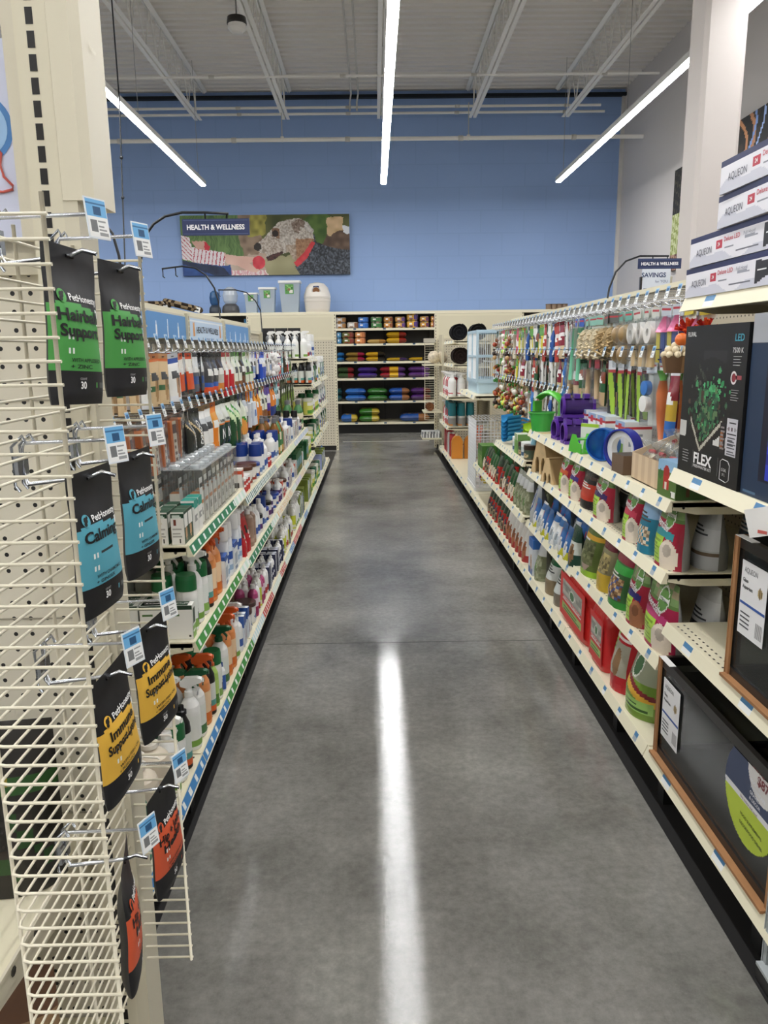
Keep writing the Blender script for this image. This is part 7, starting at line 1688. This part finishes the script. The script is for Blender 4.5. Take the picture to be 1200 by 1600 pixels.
# cupcake-like wicker basket toy near the lamp boxes
def basket(t):
    b = MB(); b.lathe([(0, 0), (.06, 0), (.078, .085)], '8a6a48', 20, art={1: Art('8a6a48').bars(0, 0, 1, 1, 12, '6a4e34')}); b.build('basket_cup', M_WOOD, t)
    b = MB(); rr = random.Random(2)
    for k, (r, z, n) in enumerate(((.065, .09, 10), (.045, .115, 8), (.02, .135, 4))):
        for i in range(n): a = 6.283*i/n+k; b.ball((r*math.cos(a), r*math.sin(a), z), .019, 'e6d6b4', 7, 5)
    b.ball((.01, -.02, .165), .034, 'e0702c', 10, 7); b.build('bead_heap', M_PLAS, t)
c = atX(1065, 600, 1.10)
o = put('basket_toy', 'basket', basket, (1.11, Yat(1056, 1.11, 1.4), 1.405), 0, 'brown cup shaped basket toy heaped with cream beads and orange ball', 'pet toy', None, .72)
b = MB(); b.tube([(0, 0, .17), (0, 0, .37), (.46, 0, .38)], .003, 'd9dde2', 6); o2 = b.build('hanger_wire', M_CHROME, o)
# ------------------------------------------------------------------ bird cage, wire crate and the far right unit
def cage(t):
    w, d, h = .30, .72, .60      # x across aisle direction handled by rotation: local x along the aisle
    L_ = d; W_ = w
    c = 'bcd6e6'
    b = MB(); b.bbox(-L_/2, L_/2, -W_/2, W_/2, 0, .10, c, .02); b.bbox(-L_/2-.01, L_/2+.01, -W_/2-.01, W_/2+.01, .095, .115, c, .02); b.build('tray', M_PLAS, t)
    b = MB()
    for sx in (-1, 1):
        for sy in (-1, 1): b.box(sx*L_/2-.011, sx*L_/2+.011, sy*W_/2-.011, sy*W_/2+.011, .11, h, c)
    for z in (.115, .34, h-.03):
        for sy in (-1, 1): b.box(-L_/2, L_/2, sy*W_/2-.008, sy*W_/2+.008, z, z+.022, c)
        for sx in (-1, 1): b.box(sx*L_/2-.008, sx*L_/2+.008, -W_/2, W_/2, z, z+.022, c)
    b.box(-L_/2, L_/2, -W_/2, W_/2, h-.006, h, c); b.box(-.02, .02, -W_/2-.009, -W_/2+.009, .11, h, c); b.build('frame', M_PLAS, t)
    b = MB(); n = 30
    for i in range(n):
        x = -L_/2+L_*(i+.5)/n
        for sy in (-1, 1): b.tube([(x, sy*W_/2, .11), (x, sy*W_/2, h-.01)], .0026, 'eef2f4', 4)
    for i in range(14):
        y = -W_/2+W_*(i+.5)/14
        for sx in (-1, 1): b.tube([(sx*L_/2, y, .11), (sx*L_/2, y, h-.01)], .0026, 'eef2f4', 4)
    b.build('bars', M_WIRE, t)
    b = MB(); b.box(-.10, .0, -W_/2-.02, -W_/2+.05, .13, .20, 'e9eef0'); b.tube([(-L_/2+.03, 0, .3), (L_/2-.03, 0, .3)], .008, 'f0f0ee', 6); b.build('feeder', M_PLAS, t)
put('bird_cage', 'cage', cage, (.975+.16, 7.86, 1.077), R(-90), 'pale blue boxed bird cage standing on a high right shelf', 'bird cage')
def crate(t):
    L_, W_, h = .62, .34, .68
    b = MB()
    for z in [h*i/22 for i in range(23)]:
        b.tube([(-L_/2, -W_/2, z), (L_/2, -W_/2, z), (L_/2, W_/2, z), (-L_/2, W_/2, z)], 0.0030, 'eef0f2', 4, closed=True)
    b.build('horizontal_wires', M_WIRE, t); b = MB()
    for i in range(20): x = -L_/2+L_*i/19; [b.tube([(x, s*W_/2, 0), (x, s*W_/2, h)], 0.0030, 'eef0f2', 4) for s in (-1, 1)]
    for i in range(11): y = -W_/2+W_*i/10; [b.tube([(s*L_/2, y, 0), (s*L_/2, y, h)], 0.0030, 'eef0f2', 4) for s in (-1, 1)]
    for i in range(11): y = -W_/2+W_*i/10; b.tube([(-L_/2, y, h), (L_/2, y, h)], 0.0030, 'eef0f2', 4)
    b.build('upright_wires', M_WIRE, t); b = MB()
    b.bbox(-L_/2-.01, L_/2+.01, -W_/2-.01, W_/2+.01, 0, .035, 'e6e8e8', .02); b.build('tray', M_PLAS, t)
put('wire_crate', 'crate', crate, (.95+.18, 7.62, .152), R(-90), 'tall white wire pet crate standing on the right base deck', 'wire crate')
for k, (x, z, c1, c2) in enumerate(((1.10, .20, 'e0c84a', 'c04a6a'), (1.18, .45, '8a3a6a', 'e0d070'))):
    put('plush_toy', ('ply', k), lambda t, c1=c1, c2=c2: (lambda b: (b.ball((0, 0, .05), .06, c1, 10, 7), b.ball((0, 0, .13), .04, c2, 10, 7), b.build('plush_body', M_CLOTH, t)))(MB()), (1.10, 7.55+.16*k, .19), 0, ['yellow and pink soft toy inside the wire crate', 'purple and yellow soft toy inside the wire crate'][k], 'soft toy')
def jug(c, cap):
    def f(t):
        b = MB()
        P = [(-.07, 0), (.07, 0), (.07, .22), (.045, .27), (.02, .285), (-.02, .285), (-.055, .25), (-.07, .2)]
        b.extr(P, 'y', -.05, .05, c); b.build('jug_body', M_PLAS, t)
        b = MB(); b.lathe([(.022, .283), (.022, .31), (0, .31)], cap, 12); b.build('cap', M_PLAS, t)
    return f
for k, (x, y, c, cap, nm) in enumerate(((1.02, 9.62, 'd98c30', 'c9c0a8', 'amber jug, left one of the near pair'), (1.18, 9.62, 'c07a28', 'c9c0a8', 'amber jug, right one of the near pair'), (1.0, 9.85, 'b02a34', 'f0f0ee', 'red jug behind the amber jugs, nearest'), (1.0, 10.08, 'e9e9e6', 'b02a34', 'white jug behind the amber jugs'), (1.0, 10.31, 'a8242e', 'f0f0ee', 'red jug behind the white jug'), (1.0, 10.54, 'b02a34', 'f0f0ee', 'farthest red jug on the base deck'))):
    put('cleaner_jug', ('jug', k), jug(c, cap), (x, y, .152), 0 if k < 2 else R(-90), nm+' at far right', 'jug')
kind('fws', 'white_spray_bottle', 'bottle', 'white spray bottle, far right', .11, .11, bottle(.048, .30, 'f0f0ee', 'e9e9e6', SA('f2f0ee', (.1, .2, 'c9707a')), caph=.18, kind='trigger'))
kind('ftb', 'teal_topped_bottle', 'bottle', 'teal topped bottle, far right', .11, .11, bottle(.048, .30, '1f6a74', 'b9bdb8', SA('8a8a88', (.0, .2, 'c9803a')), caph=.45, kind='dome'))
kind('frb', 'red_bottle', 'bottle', 'red and white bottle, far right', .08, .08, bottle(.036, .27, 'e9e9e9', 'b02a34', SA('c03a44', (.4, .7, 'f0eeee')), kind='cap'))
for zz, ks in ((.91, ['fws', 'fws', 'frb', 'fws', 'frb', 'fws', 'fws', 'frb', 'fws']), (.53, ['ftb', 'ftb', 'frb', 'ftb', 'frb', 'ftb', 'fws', 'frb'])):
    fill(1, 'far', 'upper bottle shelf' if zz > .6 else 'lower bottle shelf', .925, zz, 9.8, 10.95, ks, 2, nearcols=3)
for k, (x, y, z, c, nm) in enumerate(((1.06, 9.95, 1.60, '1d1d20', 'black rolled mat on the highest far right shelf, left'), (1.30, 9.95, 1.60, '1a1a1c', 'black rolled mat on the highest far right shelf, right'), (1.08, 9.95, 1.31, '241c1a', 'black rolled mat on the second highest far right shelf'), (1.30, 9.95, 1.31, '3a2620', 'dark brown rolled mat on the second highest far right shelf'))):
    put('rolled_mat', ('roll', k), roll(.105, .30, c), (x, y, z+.002), 0, nm, 'rolled mat')
put('cream_bed', 'cbed', lambda t: (lambda b: (b.ball((0, 0, .09), .09, 'd4c8b4', 14, 10, sx=1.0, sy=1.1), b.ball((.12, .02, .09), .085, 'c9bda8', 14, 10), b.build('plush_body', M_CLOTH, t)))(MB()), (.86, 11.35, 1.30), 0, 'cream fluffy pet bed at the far end of right run', 'pet bed')
put('brown_roll', 'brl', roll(.06, .2, '7a5238'), (.80, 11.35, .62), 0, 'brown rolled mat at the far end of right run', 'rolled mat')
b = MB(); b.box(.70, .98, 11.15, 11.6, 1.27, 1.29, CREAM); b.box(.70, .98, 11.15, 11.6, .60, .62, CREAM); b.box(.68, .98, 11.1, 11.6, .22, .24, CREAM); b.box(.96, .985, 11.1, 11.72, .0, 1.7, CREAM2)
tag(b.build('end_shelf_rack', M_PAINT), 'cream end rack with small shelves at the far right run end', 'shelving')
put('patterned_blanket', 'pbl', lambda t: [(lambda b: (b.sheet(lambda u, v: (-.13+.26*u, -.13-.0*v, .0+.09*v), 20, 8, Art('c9cccc').speck(0, 0, 1, 1, ['e9e9e9', '8a8d90', '4a4c50', 'd4d4d4'], 24), False), b.box(-.13, .13, -.129, .13, 0, .09, 'c4c6c8'), b.build('folded_blanket', M_CLOTH, t)))(MB())], (.81, 11.28, .241), 0, 'grey and white patterned folded blanket low at the far right', 'blanket')
def strap(t):
    for k in range(3):
        b = MB(); b.extr([(-.02+.05*k, -.28), (.02+.05*k, -.28), (.05+.05*k, 0), (.02+.05*k, 0)], 'y', -.01+.02*k, .0+.02*k, 'd9602c'); b.build('bracket', M_PLAS, t)
put('orange_rack', 'strap', strap, (1.14, 9.2, .60), 0, 'orange slanted strips hanging beside the amber jugs', 'hanging toy')
